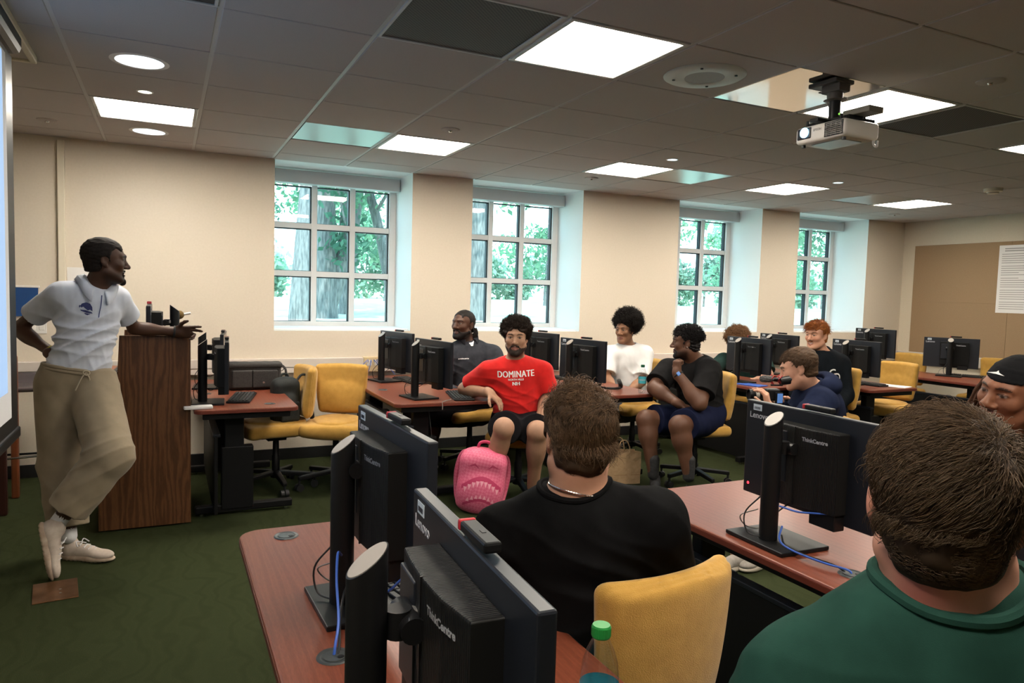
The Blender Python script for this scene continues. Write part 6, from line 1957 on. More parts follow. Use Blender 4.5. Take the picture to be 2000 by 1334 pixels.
def build_lectern():
    M = MATS
    x0, x1, y0, y1 = -.265, .132, 4.93, 5.56
    t = thing('lectern', 'tall stained oak lectern the lecturer rests his arm on', 'lectern', (-.1, 5.24, 0))
    o = Vector((-.1, 5.24))
    def bx(xa, xb, ya, yb, za, zb, nm, m=None, bev=.003):
        b = B(); box(b, ((xa + xb) / 2 - o.x, (ya + yb) / 2 - o.y, (za + zb) / 2), (xb - xa, yb - ya, zb - za), bev); return obj(nm, b, m or M['oak'], t)
    b = B()
    pts = [(-.38, .012), (.132, .012), (.132, 1.205), (-.262, 1.205), (-.275, .95), (-.38, .93)]
    for ya in (4.93, 5.538):
        b = B()
        vs = [b.verts.new((x - o.x, ya - o.y, z)) for x, z in pts]; f = b.faces.new(vs)
        r = bmesh.ops.extrude_face_region(b, geom=[f])
        for g in r['geom']:
            if isinstance(g, bmesh.types.BMVert): g.co.y += .022
        obj('side_panel', b, M['oak'], t)
    bx(.112, .132, 4.952, 5.538, .012, 1.205, 'back_panel')
    bx(-.40, .112, 4.952, 5.538, .94, .962, 'worktop', M['redwood'])
    bx(-.37, -.35, 4.952, 5.538, .05, .94, 'door', M['oak'])
    for x in (-.33, .09):
        for y in (4.96, 5.53):
            b = B(); cyl(b, (x - o.x, y - o.y, 0), (x - o.x, y - o.y, .014), .016, n=12); obj('glide', b, M['steel'], t)
    g = thing('desk_microphone', 'small microphone with a round brown windscreen on the lectern', 'microphone', (.02, 5.42, .962))
    b = B(); lathe(b, [(.05, 0), (.05, .012), (.02, .02)], 20); obj('base', b, M['black'], g, True)
    b = B(); tube(b, spline([(0, 0, .015), (-.01, 0, .15), (.01, 0, .30), (.035, -.01, .345)], 6), .006, 8); obj('gooseneck', b, M['steel'], g, True)
    b = B(); ball(b, (.055, -.015, .355), .030, 10); obj('windscreen', b, M['brown_foam'], g, True)
    b = B(); cyl(b, (.085, -.02, .36), (.125, -.03, .368), .008, n=10); obj('tip', b, M['white_plastic'], g, True)

def build_desk_things(D):
    M = MATS
    # messenger bag on the first desk
    t = thing('messenger_bag', 'dark grey canvas messenger bag lying on the desk right of the lectern', 'bag', (.60, 5.80, .74))
    F = Field()
    F.u(p_box((0, 0, .10), np.array([.195, .075, .10]), None, .03), .02)
    
    F.disp.append(lambda P: .004 * wob(P, 20, 1))
    obj('body', F.mesh('mbag', (-.3, -.2, -.05), (.3, .2, .3), .007), M['bag_canvas'], t)
    F = Field()
    F.u(p_box((.0, -.082, .085), np.array([.165, .014, .068]), None, .012), .01)
    F.sub(p_box((-.02, -.10, .085), np.array([.003, .02, .08])), .003)
    obj('front_pocket', F.mesh('mpock', (-.25, -.14, -.02), (.25, -.02, .2), .005), M['bag_canvas'], t)
    F = Field(); F.u(p_box((0, .0, .185), np.array([.205, .088, .022]), None, .018), .02); F.disp.append(lambda P: .004 * wob(P, 22, 2) + .10 * np.clip(-P[:, 1], 0, 1) ** 1 * .3)
    obj('flap', F.mesh('mflap', (-.3, -.2, .12), (.3, .2, .26), .007), M['bag_canvas'], t)
    b = B(); cyl(b, (.06, -.095, .06), (.06, -.103, .06), .008, n=12); obj('stud', b, M['steel'], t)
    b = B(); tube(b, spline([(.19, .0, .19), (.23, -.01, .15), (.235, -.03, .08), (.24, -.03, .02), (.22, -.05, .01)], 6), .009, 8); obj('strap', b, M['bag_canvas'], t, True)
    for sx in (-.20, .20): b = B(); tube(b, [(sx + .018 * math.cos(a), -.01, .155 + .018 * math.sin(a)) for a in np.linspace(0, 2 * PI, 13)], .0035, 6); obj('ring', b, M['steel'], t, True)
    # white phone on the corner of the first desk
    t = thing('white_tablet', 'small white slab-like device sticking out over the corner of the first desk', 'device', (.175, 4.93, .741), rz=.05)
    b = B(); prism(b, rrect(-.085, -.04, .085, .04, .012), 0, .018, .004); obj('case', b, M['white_plastic'], t)
    b = B(); prism(b, rrect(-.075, -.033, .075, .033, .008), .0175, .0185); obj('face', b, M['white_paper'], t)
    # black backpack on the chair
    t = thing('black_backpack', 'black backpack hanging on the yellow chair at the first desk', 'backpack', (.80, 5.56, .50), rz=.25)
    t.scale = (.82, .82, .86)
    F = Field()
    F.u(p_box((0, 0, .20), np.array([.13, .075, .19]), None, .06), .03); F.ell((0, -.07, .14), (.11, .05, .12), None, .04); F.ell((.0, .0, .36), (.10, .06, .05), None, .05)
    F.disp.append(lambda P: .006 * wob(P, 18, 1))
    obj('body', F.mesh('bpack', (-.25, -.25, -.04), (.25, .2, .5), .008), M['pack_black'], t)
    F = Field(); F.u(p_box((0, -.105, .12), np.array([.09, .022, .085]), None, .02), .02); F.disp.append(lambda P: .003 * wob(P, 30, 2))
    obj('front_pocket', F.mesh('bpock', (-.2, -.2, -.02), (.2, -.04, .3), .006), M['pack_black'], t)
    b = B(); tube(b, spline([(-.03, .03, .39), (-.02, .04, .43), (.03, .04, .43), (.04, .03, .39)], 6), .009, 8); obj('top_handle', b, M['pack_black'], t, True)
    b = B(); tube(b, spline([(.10, .0, .37), (.16, .02, .42), (.23, .04, .40), (.27, .05, .30), (.25, .05, .18)], 6), .011, 8); obj('shoulder_strap', b, M['pack_black'], t, True)
    # headphones and bottle on desk three
    t = thing('headphones', 'black over-ear headphones lying on the desk in front of the white t-shirt', 'headphones', (3.40, 5.12, .74), rz=-.5)
    b = B(); tube(b, [(.085 * math.cos(a), .075 * math.sin(a), .016 + .004 * math.sin(a)) for a in np.linspace(-PI * 1.0, 0, 17)], .010, 8); obj('headband', b, M['black'], t, True)
    for sx in (-1, 1):
        b = B(); lathe(b, [(.02, -.016), (.040, -.012), (.042, .0), (.040, .012), (.026, .020), (.018, .014)], 24, (sx * .085, .02, .044), eul(y=sx * 1.2)); e = obj('ear_cup', b, M['black'], t, True)
        b = B(); tube(b, [(sx * .085 + .0, .02 + .03 * math.cos(a), .044 + .03 * math.sin(a)) for a in np.linspace(0, 2 * PI, 17)], .010, 8, cap=False); obj('ear_pad', b, M['black_rubber'], e, True)
    make_bottle('clear water bottle with a dark green cap on the desk beside the white t-shirt', M['dkgreen_cap'], (3.545, 4.86, .74), .232)
    make_bottle('clear water bottle with a green cap in the foreground behind the nearest monitor', M['green_cap'], (.655, .985, .74), .235)
    # pink backpack on the floor
    pink_backpack(); paper_bag()
    # papers and little things
    t = thing('paper_sheet', 'white sheet of paper on the desk under the monitor by the redheaded man', 'paper', (6.30, 4.62, .741), rz=.3)
    b = B(); box(b, (0, 0, 0), (.21, .30, .002)); obj('sheet', b, M['white_paper'], t)
    t = thing('blue_folder', 'blue folder on the desk in front of the curly-haired man', 'folder', (4.88, 5.0, .742), rz=.2)
    b = B(); box(b, (0, 0, .003), (.16, .24, .007), .002); obj('cover', b, M['blue_cable'], t)
    b = B(); box(b, (.003, 0, .003), (.155, .232, .004)); obj('pages', b, M['white_paper'], t)
    t = thing('brass_floor_plate', 'worn brass cover plate set in the carpet in front of the lecturer', 'floor plate', (-.50, 4.06, 0), rz=.12)
    b = B(); box(b, (0, 0, .003), (.19, .26, .006), .002); obj('plate', b, M['brass'], t)
    for k in (-.05, .0): b = B(); cyl(b, (.02, k, .005), (.02, k, .0075), .006, n=12); obj('screw', b, M['steel'], t)
    # network cables of the near desks
    def cab(name, lb, pts, m, r=.0032, grp=None):
        b = B(); tube(b, spline(pts, 8), r, 8); o = obj(name, b, m, None, True); tag(o, lb, 'cable', grp)
    cab('network_cable', 'blue network cable from the desk grommet up the nearest column', [(.318, 1.495, .735), (.322, 1.50, .76), (.335, 1.53, .80), (.345, 1.60, .86), (.36, 1.66, .90), (.375, 1.69, .885)], M['blue_cable'])
    cab('network_cable', 'blue network cable running into the back of the farther near monitor', [(.40, 1.70, .80), (.43, 1.66, .795), (.46, 1.60, .815), (.48, 1.55, .86)], M['blue_cable'])
    cab('network_cable', 'blue network cable lying over the monitor foot on the lower right desk', [(1.78, 1.66, .80), (1.74, 1.63, .77), (1.73, 1.57, .758), (1.75, 1.47, .752), (1.775, 1.405, .750), (1.782, 1.394, .735)], M['blue_cable'])
    cab('network_cable', 'blue network cable behind the column of the lower right monitor', [(1.785, 1.68, .86), (1.81, 1.63, .853), (1.83, 1.58, .86), (1.845, 1.53, .87)], M['blue_cable'])
    cab('power_cable', 'black power cable beside the blue cable at the farther near monitor', [(.324, 1.485, .735), (.335, 1.52, .755), (.35, 1.58, .79), (.375, 1.66, .80), (.39, 1.70, .80)], M['black_cable'], .0028)
    cab('power_cable', 'black power cable beside the blue cable on the lower right desk', [(1.77, 1.65, .775), (1.735, 1.60, .762), (1.742, 1.53, .7555), (1.765, 1.44, .752), (1.776, 1.40, .735)], M['black_cable'], .0028)
    cab('headset_cable', 'thin white cable hanging over the desk edge below the keyboard by the red shirt', [(1.86, 4.86, .745), (1.80, 4.80, .747), (1.76, 4.768, .742), (1.757, 4.757, .72), (1.757, 4.757, .69)], M['grey_cable'], .003)
    cab('power_cable', 'black power cable hanging below the desk beside the red-shirted man', [(1.70, 4.90, .70), (1.72, 4.88, .50), (1.74, 4.86, .30), (1.73, 4.87, .12), (1.70, 4.92, .01)], M['black_cable'], .004)
    # stool and wooden chair at the far left
    t = thing('bar_stool', 'bar stool with a grey moulded seat behind the lecturer at the left', 'stool', (-.93, 6.12, 0))
    F = Field(); F.u(p_box((0, 0, .76), np.array([.17, .17, .018]), None, .015), .02); F.ell((0, .15, .80), (.16, .03, .05), None, .05); F.sub(p_ell((0, -.02, .85), (.14, .14, .075)), .03)
    obj('seat', F.mesh('stool', (-.25, -.25, .68), (.25, .25, .92), .007), M['seat_grey'], t)
    for sx in (-1, 1):
        for sy in (-1, 1): b = B(); tube(b, [(sx * .12, sy * .12, .75), (sx * .19, sy * .19, .0)], .011, 8); obj('leg', b, M['black_metal'], t, True)
    b = B(); 
    for sx in (-1, 1): tube(b, [(sx * .168, -.168, .24), (sx * .168, .168, .24)], .008, 8)
    tube(b, [(-.168, .168, .24), (.168, .168, .24)], .008, 8); obj('footrest', b, M['black_metal'], t, True)
    t = thing('chrome_rail', 'thin chrome rail between the screen and the lecturer\'s leg', 'rail', (-.95, 5.86, .30))
    b = B(); tube(b, [(-.42, -.03, -.012), (.34, .02, .012)], .008, 8); obj('bar', b, M['steel'], t, True)
    b = B(); tube(b, [(.34, .02, .012), (.36, .03, -.30)], .009, 8); obj('post', b, M['steel'], t, True)
    b = B(); tube(b, [(-.42, -.03, -.012), (-.44, -.04, -.30)], .009, 8); obj('post', b, M['steel'], t, True)
    t = thing('wooden_armchair', 'red-brown wooden armchair with a taupe back at the far left', 'chair', (-1.16, 5.75, 0))
    for sx in (-1, 1):
        b = B(); box(b, (sx * .20, .20, .50), (.045, .05, 1.0), .01); obj('back_post', b, M['redwood'], t)
        b = B(); box(b, (sx * .20, -.22, .31), (.045, .05, .62), .01); obj('leg', b, M['dark_wood'], t)
        b = B(); box(b, (sx * .20, -.02, .63), (.05, .46, .03), .012); obj('armrest', b, M['redwood'], t)
    b = B(); box(b, (0, .20, .78), (.36, .05, .40), .02); obj('backrest', b, M['beige_panel'], t)
    b = B(); box(b, (0, -.02, .43), (.37, .42, .07), .02); obj('seat', b, M['beige_panel'], t)

def pink_backpack():
    M = MATS
    t = thing('pink_backpack', 'pink backpack with a checked toothy face standing on the carpet by the red-shirted man', 'backpack', (1.965, 4.56, 0), rz=math.radians(-25))
    # local: front faces -y, x right
    lean = rotm('x', .16) @ rotm('y', .10)
    F = Field(); P = lambda x, y, z: lean @ np.array([x, y, z])
    F.u(p_box(P(0, 0, .22), np.array([.165, .085, .215]), lean, .07), .03)
    F.ell(P(0, -.06, .16), (.15, .075, .15), lean, .05); F.ell(P(0, 0, .40), (.125, .075, .06), lean, .06)
    F.sub(p_box((0, 0, -.1), (.5, .5, .1)), .01)
    F.disp.append(lambda Q: .004 * wob(Q, 16, 1))
    bo = obj('body', F.mesh('pink', (-.32, -.30, -.03), (.32, .25, .55), .0065), M['pink'], t)
    bv = bvh_of(bo.data)
    n = lean @ np.array([0, -1, 0]); ax = lean @ np.array([1, 0, 0]); az = lean @ np.array([0, 0, 1])
    def flat(name, poly, m, off=.001):
        me = bpy.data.meshes.new(name); bm = bmesh.new()
        vs = [bm.verts.new((x, y, 0)) for x, y in poly]; f = bm.faces.new(vs)
        bmesh.ops.triangulate(bm, faces=[f])
        for _ in range(2): bmesh.ops.subdivide_edges(bm, edges=bm.edges, cuts=1)
        bm.to_mesh(me); bm.free()
        return decal(name, me, bv, P(0, 0, 0), ax, az, n, m, bo, off, .3)
    # jagged mouth band and teeth
    top = [(-.135 + .27 * k / 20, .225 + .075 * math.sin(PI * k / 20)) for k in range(21)]
    bot = [(x, y - .030) for x, y in top]
    flat('mouth_band', top + bot[::-1], M['pink_dark'])
    for k in range(9):
        x = -.110 + .0275 * k; yb = .196 + .075 * math.sin(PI * (x + .135) / .27)
        flat('tooth', [(x - .012, yb), (x + .012, yb), (x, yb - .038)], M['pink_pale'], .0014)
    low = [(-.115 + .23 * k / 20, .075 + .055 * math.sin(PI * k / 20)) for k in range(21)]
    flat('lower_lip', low + [(x, y + .022) for x, y in low][::-1], M['pink_dark'])
    for k in range(7):
        x = -.085 + .0285 * k; yb = .097 + .055 * math.sin(PI * (x + .115) / .23)
        flat('tooth', [(x - .011, yb), (x + .011, yb), (x, yb + .030)], M['pink_pale'], .0014)
    for s_ in (-1, 1): flat('brow_mark', [(s_ * .025, .345), (s_ * .06, .385), (s_ * .11, .355), (s_ * .06, .368)], M['pink_dark'])
    b = B(); tube(b, spline([P(-.055, .02, .435), P(-.045, .02, .49), P(.0, .02, .505), P(.05, .02, .485), P(.06, .02, .43)], 6), .011, 8); obj('top_handle', b, M['pink_dark'], t, True)
    for s_ in (-1, 1):
        b = B(); tube(b, spline([P(s_ * .07, .07, .40), P(s_ * .155, .13, .36), P(s_ * .185, .14, .22), P(s_ * .17, .10, .08), P(s_ * .15, .06, .03)], 6), .018, 8)
        for v in b.verts: pass
        obj('shoulder_strap', b, M['pink'], t, True)
    b = B(); tube(b, spline([P(-.12, .0, .395), P(-.155, -.03, .30), P(-.16, -.03, .15)], 6), .003, 6); obj('zip', b, M['pink_dark'], t, True)
    b = B(); ball(b, P(-.125, -.01, .40), .008, 6); obj('zip_pull', b, M['steel'], t)

def paper_bag():
    M = MATS
    t = thing('paper_bag', 'brown paper carrier bag with twisted handles standing on the carpet', 'paper bag', (3.36, 4.86, 0), rz=math.radians(-12))
    w, d, h = .15, .065, .26
    b = B()
    pts = [(-w, -d), (w, -d), (w, d), (-w, d)]
    lo = [b.verts.new((x, y, .0)) for x, y in pts]; hi = [b.verts.new((x * (1.0), y * 1.05, h + (.004 if i % 2 else -.003))) for i, (x, y) in enumerate(pts)]
    b.faces.new(lo[::-1])
    for k in range(4): b.faces.new((lo[k], lo[(k + 1) % 4], hi[(k + 1) % 4], hi[k]))
    bmesh.ops.subdivide_edges(b, edges=b.edges, cuts=5, use_grid_fill=True)
    for v in b.verts:
        f = v.co.z / h; s_ = 1 if v.co.x > 0 else -1
        if abs(abs(v.co.x) - w) < .004 and abs(v.co.y) < d * .9: v.co.x -= s_ * .03 * (1 - abs(v.co.y) / d) * (.3 + .7 * f)
        v.co.y += .004 * math.sin(v.co.x * 40 + v.co.z * 30)
    o = obj('bag_body', b, [M['paper'], M['white_paper']], t)
    sm = o.modifiers.new('s', 'SOLIDIFY'); sm.thickness = .002
    for p in o.data.polygons:
        if p.normal.x < -.7: p.material_index = 1
    for s_, nm in ((-1, 'handle'), (1, 'handle')):
        b = B(); y = s_ * d * 1.0
        tube(b, spline([(-.055, y, h - .05), (-.052, y * 1.0, h + .02), (-.03, y * .9, h + .085), (0, y * .85, h + .10), (.03, y * .9, h + .085), (.052, y, h + .02), (.055, y, h - .05)], 6), .0045, 8); obj(nm, b, M['paper'], t, True)
    b = B(); box(b, (.0, -d - .002, h - .085), (.20, .002, .10)); obj('handle_patch', b, M['paper'], t)
    b = B(); box(b, (0, -d - .001, .075), (2 * w - .01, .002, .004)); obj('fold_line', b, M['paper_in'], t)
def more_mats():
    M = MATS
    M['print_grey'] = mat('print_grey', (.30, .29, .28), .7)
    M['speaker_white'] = mat('speaker_white', (.50, .52, .48), .5)
    M['speaker_grey'] = noisy('speaker_mesh', (.26, .27, .26), (.34, .35, .34), 400, .6, .2)
    M['proj_white'] = mat('projector_white', (.66, .62, .57), .4)
    M['proj_under'] = mat('projector_underside', (.42, .44, .43), .3)
    M['lens_blue'] = mat('projector_lens', (.2, .5, 1.0), .1, emit=(.30, .68, 1.0), estr=7.0)
    M['interface'] = mat('interface_grey', (.14, .125, .095), .5)
    M['green_led'] = mat('green_led', (.2, .6, .05), .4, emit=(.3, 1, .1), estr=.8)
    M['pole_brown'] = mat('pole_grey', (.095, .080, .070), .5)
    M['pink_dark'] = mat('pink_dark', (.55, .045, .13), .55)
    M['pink_pale'] = mat('pink_pale', (.92, .42, .52), .55)
    m = mat('pink_checks', (.74, .13, .24), .5)
    v = coords(m, (1, 1, 1), rot=(0, .55, 0)); c = nd(m, 'ShaderNodeTexChecker', Scale=62.0); lk(m, v, c.inputs['Vector'])
    c.inputs['Color1'].default_value = (.74, .125, .235, 1); c.inputs['Color2'].default_value = (.80, .19, .30, 1); base(m, c.outputs['Color'])
    M['pink'] = m
    M['seat_grey'] = mat('stool_seat_grey', (.085, .07, .072), .35)
    M['brown_foam'] = noisy('brown_foam', (.10, .06, .015), (.16, .10, .03), 200, .9, .3)
    m = bpy.data.materials.new('window_glass'); m.use_nodes = True; nt = m.node_tree
    nt.nodes.remove(nt.nodes['Principled BSDF'])
    tr = nt.nodes.new('ShaderNodeBsdfTransparent'); tr.inputs[0].default_value = (.88, .98, 1.0, 1)
    gl = nt.nodes.new('ShaderNodeBsdfGlossy'); gl.inputs['Roughness'].default_value = .02
    def thin(nt, tr, gl, lo, hi):
        lw = nt.nodes.new('ShaderNodeLayerWeight'); pw = nt.nodes.new('ShaderNodeMath'); pw.operation = 'POWER'; pw.inputs[1].default_value = 4.0
        mr = nt.nodes.new('ShaderNodeMapRange'); mr.inputs['To Min'].default_value = lo; mr.inputs['To Max'].default_value = hi
        nt.links.new(lw.outputs['Facing'], pw.inputs[0]); nt.links.new(pw.outputs[0], mr.inputs['Value'])
        mx = nt.nodes.new('ShaderNodeMixShader'); nt.links.new(mr.outputs[0], mx.inputs[0]); nt.links.new(tr.outputs[0], mx.inputs[1]); nt.links.new(gl.outputs[0], mx.inputs[2])
        nt.links.new(mx.outputs[0], nt.nodes['Material Output'].inputs['Surface'])
    thin(nt, tr, gl, .02, .9)
    m2 = bpy.data.materials.new('clear_plastic'); m2.use_nodes = True; n2 = m2.node_tree
    n2.nodes.remove(n2.nodes['Principled BSDF'])
    t2 = n2.nodes.new('ShaderNodeBsdfTransparent'); t2.inputs[0].default_value = (.90, .93, .95, 1)
    g2 = n2.nodes.new('ShaderNodeBsdfGlossy'); g2.inputs['Roughness'].default_value = .05
    thin(n2, t2, g2, .06, .85); M['plastic_clear'] = m2
    M['glass'] = m
    def leafm(name, c):
        m = bpy.data.materials.new(name); m.use_nodes = True; nt = m.node_tree
        nt.nodes.remove(nt.nodes['Principled BSDF'])
        d = nt.nodes.new('ShaderNodeBsdfDiffuse'); t = nt.nodes.new('ShaderNodeBsdfTranslucent'); a = nt.nodes.new('ShaderNodeMixShader'); a.inputs[0].default_value = .5
        n = nt.nodes.new('ShaderNodeTexNoise'); n.inputs['Scale'].default_value = 1.3
        r = nt.nodes.new('ShaderNodeValToRGB'); r.color_ramp.elements[0].position = .35; r.color_ramp.elements[1].position = .65
        r.color_ramp.elements[0].color = (*[x * .6 for x in c], 1); r.color_ramp.elements[1].color = (*[min(1, x * 1.5) for x in c], 1)
        nt.links.new(n.outputs['Fac'], r.inputs['Fac'])
        for q in (d, t): nt.links.new(r.outputs['Color'], q.inputs['Color'])
        nt.links.new(d.outputs[0], a.inputs[1]); nt.links.new(t.outputs[0], a.inputs[2]); nt.links.new(a.outputs[0], nt.nodes['Material Output'].inputs['Surface'])
        return m
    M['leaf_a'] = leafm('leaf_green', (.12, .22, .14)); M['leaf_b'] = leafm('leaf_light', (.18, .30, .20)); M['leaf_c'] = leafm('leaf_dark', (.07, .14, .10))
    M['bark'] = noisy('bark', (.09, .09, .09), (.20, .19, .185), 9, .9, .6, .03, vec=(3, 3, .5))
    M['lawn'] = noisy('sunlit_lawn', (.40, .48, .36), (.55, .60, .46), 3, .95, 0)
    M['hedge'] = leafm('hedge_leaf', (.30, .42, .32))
    M['siding'] = mat('pale_siding', (.75, .78, .82), .8)

def leaves(name, centers, n, size, m, parent, seed, spread=.55):
    rs = np.random.RandomState(seed)
    C = np.array(centers)[rs.randint(0, len(centers), n)]
    v = rs.normal(size=(n, 3)); v /= np.linalg.norm(v, axis=1)[:, None]
    P = C[:, :3] + v * (C[:, 3:4] * rs.uniform(.35, 1.0, (n, 1)))
    a = rs.normal(size=(n, 3)); a /= np.linalg.norm(a, axis=1)[:, None]
    b_ = np.cross(a, rs.normal(size=(n, 3))); b_ /= np.linalg.norm(b_, axis=1)[:, None]
    s = size * rs.uniform(.6, 1.3, (n, 1))
    V = np.stack([P - a * s, P + b_ * s * .5, P + a * s, P - b_ * s * .5], 1).reshape(-1, 3)
    Q = np.arange(n * 4).reshape(n, 4)
    return obj(name, npmesh(name, V, Q, False), m, parent)

def build_outside():
    M = MATS
    gz = 1.02
    b = B()
    r = bmesh.ops.create_grid(b, x_segments=40, y_segments=30, size=1)
    for v in b.verts:
        v.co = Vector((12 + v.co.x * 60, 38 + v.co.y * 30.6, gz + .12 * math.sin(v.co.x * 9) * math.sin(v.co.y * 7)))
    o = struct('ground', b, M['lawn'])
    def P(px, D, z):     # bearing from the doorway-side viewpoint
        return px, D, z
    trees = [  # x, y, trunk radius, lean, height, leaf mat, label
        (2.07, 12.75, .20, (.30, .1), 7, 'leaf_c', 'leaning tree trunk with dark leaves seen in the left panes of the first window'),
        (2.93, 14.9, .24, (-.05, 0), 8, 'leaf_a', 'thick double-trunked tree in the middle of the first window'),
        (4.0, 18.0, .18, (.6, .1), 8, 'leaf_b', 'slender leaning tree behind the double trunk in the first window'),
        (5.5, 18.6, .17, (-1.4, 0), 8, 'leaf_a', 'tree whose long branch crosses the right panes of the first window'),
        (5.8, 13.9, .24, (.1, 0), 8, 'leaf_a', 'tree at the left edge of the second window'),
        (14.5, 21.0, .20, (.1, 0), 8, 'leaf_b', 'bushy light tree filling the second window'),
        (20.5, 19.5, .22, (-.2, 0), 8, 'leaf_b', 'tree in the upper panes of the third window'),
        (33.0, 27.0, .22, (.2, 0), 8, 'leaf_b', 'pale tree outside the fourth window'),
        (1.0, 24.0, .3, (0, 0), 9, 'leaf_c', 'big dark tree far outside at the left of the first window'),
        (8.6, 30.0, .3, (0, 0), 9, 'leaf_b', 'light green tree far behind the first window'),
        (18.5, 34.0, .3, (0, 0), 9, 'leaf_a', 'far tree behind the second window'),
        (31.0, 33.0, .3, (0, 0), 9, 'leaf_b', 'far tree behind the third window')]
    rs = random.Random(11)
    for n, (x, y, tr, ln, H, lm, lb) in enumerate(trees):
        t = thing('tree', lb, 'tree', (x, y, gz), group='trees outside the windows')
        b = B()
        tube(b, spline([(0, 0, -.3), (ln[0] * .15, 0, .8), (ln[0] * .5, ln[1] * .5, H * .35), (ln[0] * 1.1, ln[1], H * .62), (ln[0] * 1.5, ln[1], H * .9)], 5), [tr * 1.35] + [tr * (1.1 - .75 * k / 20) for k in range(1, 21)], 12)
        if n == 1: tube(b, spline([(.05, 0, .2), (.35, .05, 1.2), (.55, .1, 3.0), (1.2, .2, 5.0)], 5), [tr * .8 * (1 - .5 * k / 15) for k in range(16)], 10)
        br = []
        for k in range(6):
            a = rs.uniform(0, 6.28); z = H * rs.uniform(.28, .7); L = rs.uniform(1.2, 2.6)
            p0 = (ln[0] * z / H * 1.5, ln[1] * z / H, z); p1 = (p0[0] + L * .5 * math.cos(a), p0[1] + L * .5 * math.sin(a), z + .35 * L); p2 = (p0[0] + L * math.cos(a), p0[1] + L * math.sin(a), z + rs.uniform(-.3, .5) * L)
            tube(b, spline([p0, p1, p2], 5), [tr * .32 * (1 - .8 * q / 10) for q in range(11)], 6); br += [p1, p2]
        obj('trunk', b, M['bark'], t, True)
        cs = [(p[0], p[1], p[2], rs.uniform(.5, 1.0)) for p in br for _ in range(1)]
        for k in range(16): 
            a = rs.uniform(0, 6.28); q = rs.uniform(.4, 2.7); z = rs.uniform(H * (.34 if n < 5 else .16), H * .95)
            cs.append((ln[0] * z / H + q * math.cos(a), (q * math.sin(a) if n > 4 else abs(q * math.sin(a)) + .5), z, rs.uniform(.45, 1.0)))
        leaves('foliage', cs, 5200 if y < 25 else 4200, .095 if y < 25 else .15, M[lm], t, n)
    hs = [(-3, 40), (9, 44), (21, 46), (34, 44), (47, 40)]
    for n, (x, y) in enumerate(hs):
        t = thing('hedge', ['far hedge at the left of the first window', 'far hedge behind the first window', 'far hedge behind the second window', 'far hedge behind the third window', 'far hedge behind the fourth window'][n], 'hedge', (x, y, gz), group='far hedges outside')
        rr = random.Random(n)
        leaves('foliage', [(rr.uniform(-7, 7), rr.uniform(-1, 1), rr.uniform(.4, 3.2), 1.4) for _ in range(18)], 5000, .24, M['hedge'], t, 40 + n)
        b = B()
        for k in range(6): tube(b, [(-6 + 2.4 * k, 0, -.2), (-6 + 2.4 * k + .2, .1, 3.0)], .09, 6)
        obj('stems', b, M['bark'], t)

def lights():
    w = bpy.data.worlds.new('sky'); SC.world = w; w.use_nodes = True
    nt = w.node_tree; bg = nt.nodes['Background']
    tc = nt.nodes.new('ShaderNodeTexCoord'); sp = nt.nodes.new('ShaderNodeSeparateXYZ'); rp = nt.nodes.new('ShaderNodeValToRGB')
    nt.links.new(tc.outputs['Generated'], sp.inputs[0]); nt.links.new(sp.outputs['Z'], rp.inputs['Fac'])
    e = rp.color_ramp.elements; e[0].position = .0; e[0].color = (.78, .94, 1.0, 1); e[1].position = .7; e[1].color = (.42, .78, 1.0, 1)
    nt.links.new(rp.outputs['Color'], bg.inputs['Color']); bg.inputs['Strength'].default_value = WORLD
    s = bpy.data.lights.new('sun', 'SUN'); s.energy = SUN; s.angle = .02; s.color = (1, .97, .9)
    o = bpy.data.objects.new('sun', s); o.rotation_euler = (math.radians(42), 0, math.radians(-25)); COL.objects.link(o)

def finish():
    SC.view_settings.view_transform = 'Standard'
    try: SC.view_settings.look = 'None'
    except Exception: pass
    SC.view_settings.gamma = 1; SC.view_settings.use_curve_mapping = False
    SC.view_settings.exposure = EXPO
    SC.cycles.use_denoising = True
    SC.cycles.max_bounces = 8; SC.cycles.diffuse_bounces = 4; SC.cycles.glossy_bounces = 4; SC.cycles.transmission_bounces = 8; SC.cycles.transparent_max_bounces = 12
    SC.cycles.sample_clamp_indirect = 6
    SC.cycles.caustics_reflective = False; SC.cycles.caustics_refractive = False

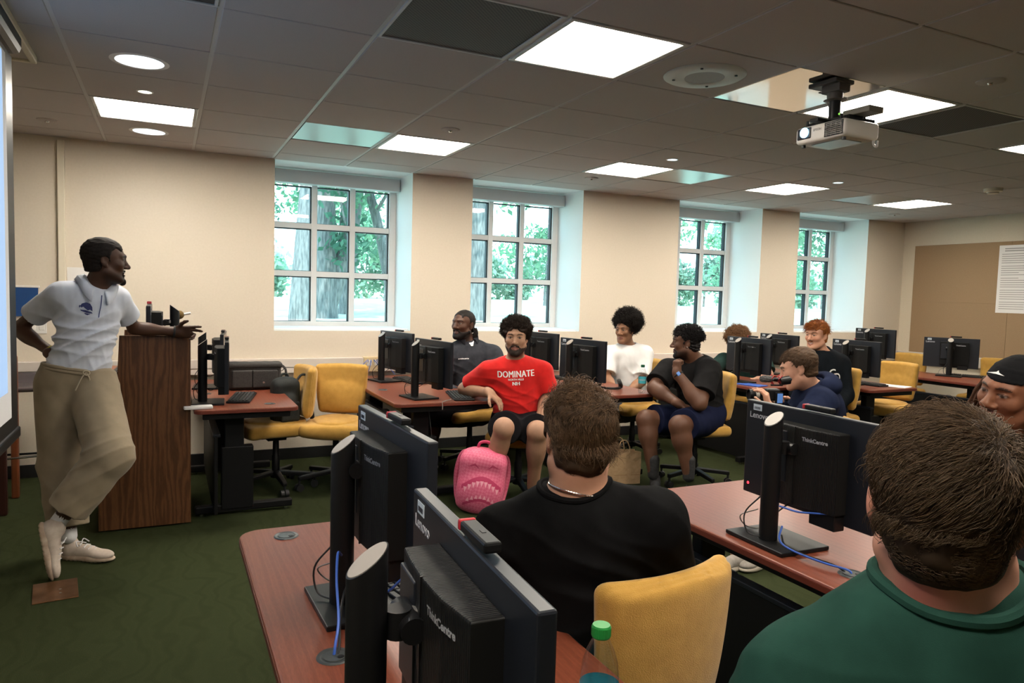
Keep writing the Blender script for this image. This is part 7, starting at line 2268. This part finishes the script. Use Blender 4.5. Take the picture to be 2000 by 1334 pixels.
def people_mats():
    M = MATS
    M['navy_ink'] = mat('navy_ink', (.012, .02, .10), .6)
    M['khaki_cord'] = mat('khaki_cord', (.36, .30, .21), .8)
    M['band_green'] = mat('band_green', (.01, .28, .10), .5); M['band_blue'] = mat('band_blue', (.03, .12, .55), .5); M['band_yellow'] = mat('band_yellow', (.50, .40, .04), .5)
    M['sole_tan'] = noisy('sole_tan', (.34, .25, .18), (.50, .40, .31), 20, .7, .2)
    M['watch_blue'] = mat('watch_blue', (.05, .10, .25), .2, emit=(.2, .45, 1.0), estr=.22)
    M['green_cloth'] = cloth_mat('green_cloth', (.02, .16, .06))
    M['fur_grey'] = noisy('fur_grey', (.035, .035, .035), (.10, .10, .10), 260, .95, .6)
    M['silver'] = mat('silver', (.75, .73, .70), .22, metal=1.0)
    M['band_cloth'] = cloth_mat('band_cloth', (.010, .010, .011))
    M['shoe_grey'] = noisy('shoe_grey', (.28, .25, .22), (.34, .31, .28), 50, .8, .1)
def make_camera(crop=None):
    yaw, pitch, roll = 0.448401209, -0.0656528163, 0.0277464105
    f = 1403.1835
    cy, sy = math.cos(yaw), math.sin(yaw); fwd = np.array([sy * math.cos(pitch), cy * math.cos(pitch), math.sin(pitch)])
    r = np.array([cy, -sy, 0]); u = np.cross(r, fwd)
    R = [math.cos(roll) * r + math.sin(roll) * u, -math.sin(roll) * r + math.cos(roll) * u, fwd]
    cam = bpy.data.cameras.new('camera'); cam.sensor_width = 36; cam.lens = f / 2000 * 36; cam.clip_start = .05
    o = bpy.data.objects.new('camera', cam); COL.objects.link(o)
    M = Matrix(((R[0][0], R[1][0], -R[2][0], 0), (R[0][1], R[1][1], -R[2][1], 0), (R[0][2], R[1][2], -R[2][2], 1.52), (0, 0, 0, 1)))
    o.matrix_world = M
    if crop:   # x0,y0,w (test only)
        x0, y0, w = crop
        k = w / 2000
        cam.lens /= k
        cx = x0 + w / 2; cyy = y0 + w * .667 / 2
        cam.shift_x = (cx - 1000) / w; cam.shift_y = -(cyy - 667) / w
    SC.camera = o
    return o
CAST=['cast_lecturer','cast_grey','cast_red','cast_white','cast_chin','cast_curly','cast_red_hair','cast_camera','cast_black','cast_green','cast_band']
WORLD = 4.2; SUN = 6.0; EXPO = 0.58
make_mats(); more_mats(); people_mats()
build_room()
later_ceiling(build_ceiling_bits())
build_projector()
build_furniture()
build_outside()
for fn in CAST: globals()[fn]()
lights(); make_camera(); finish()
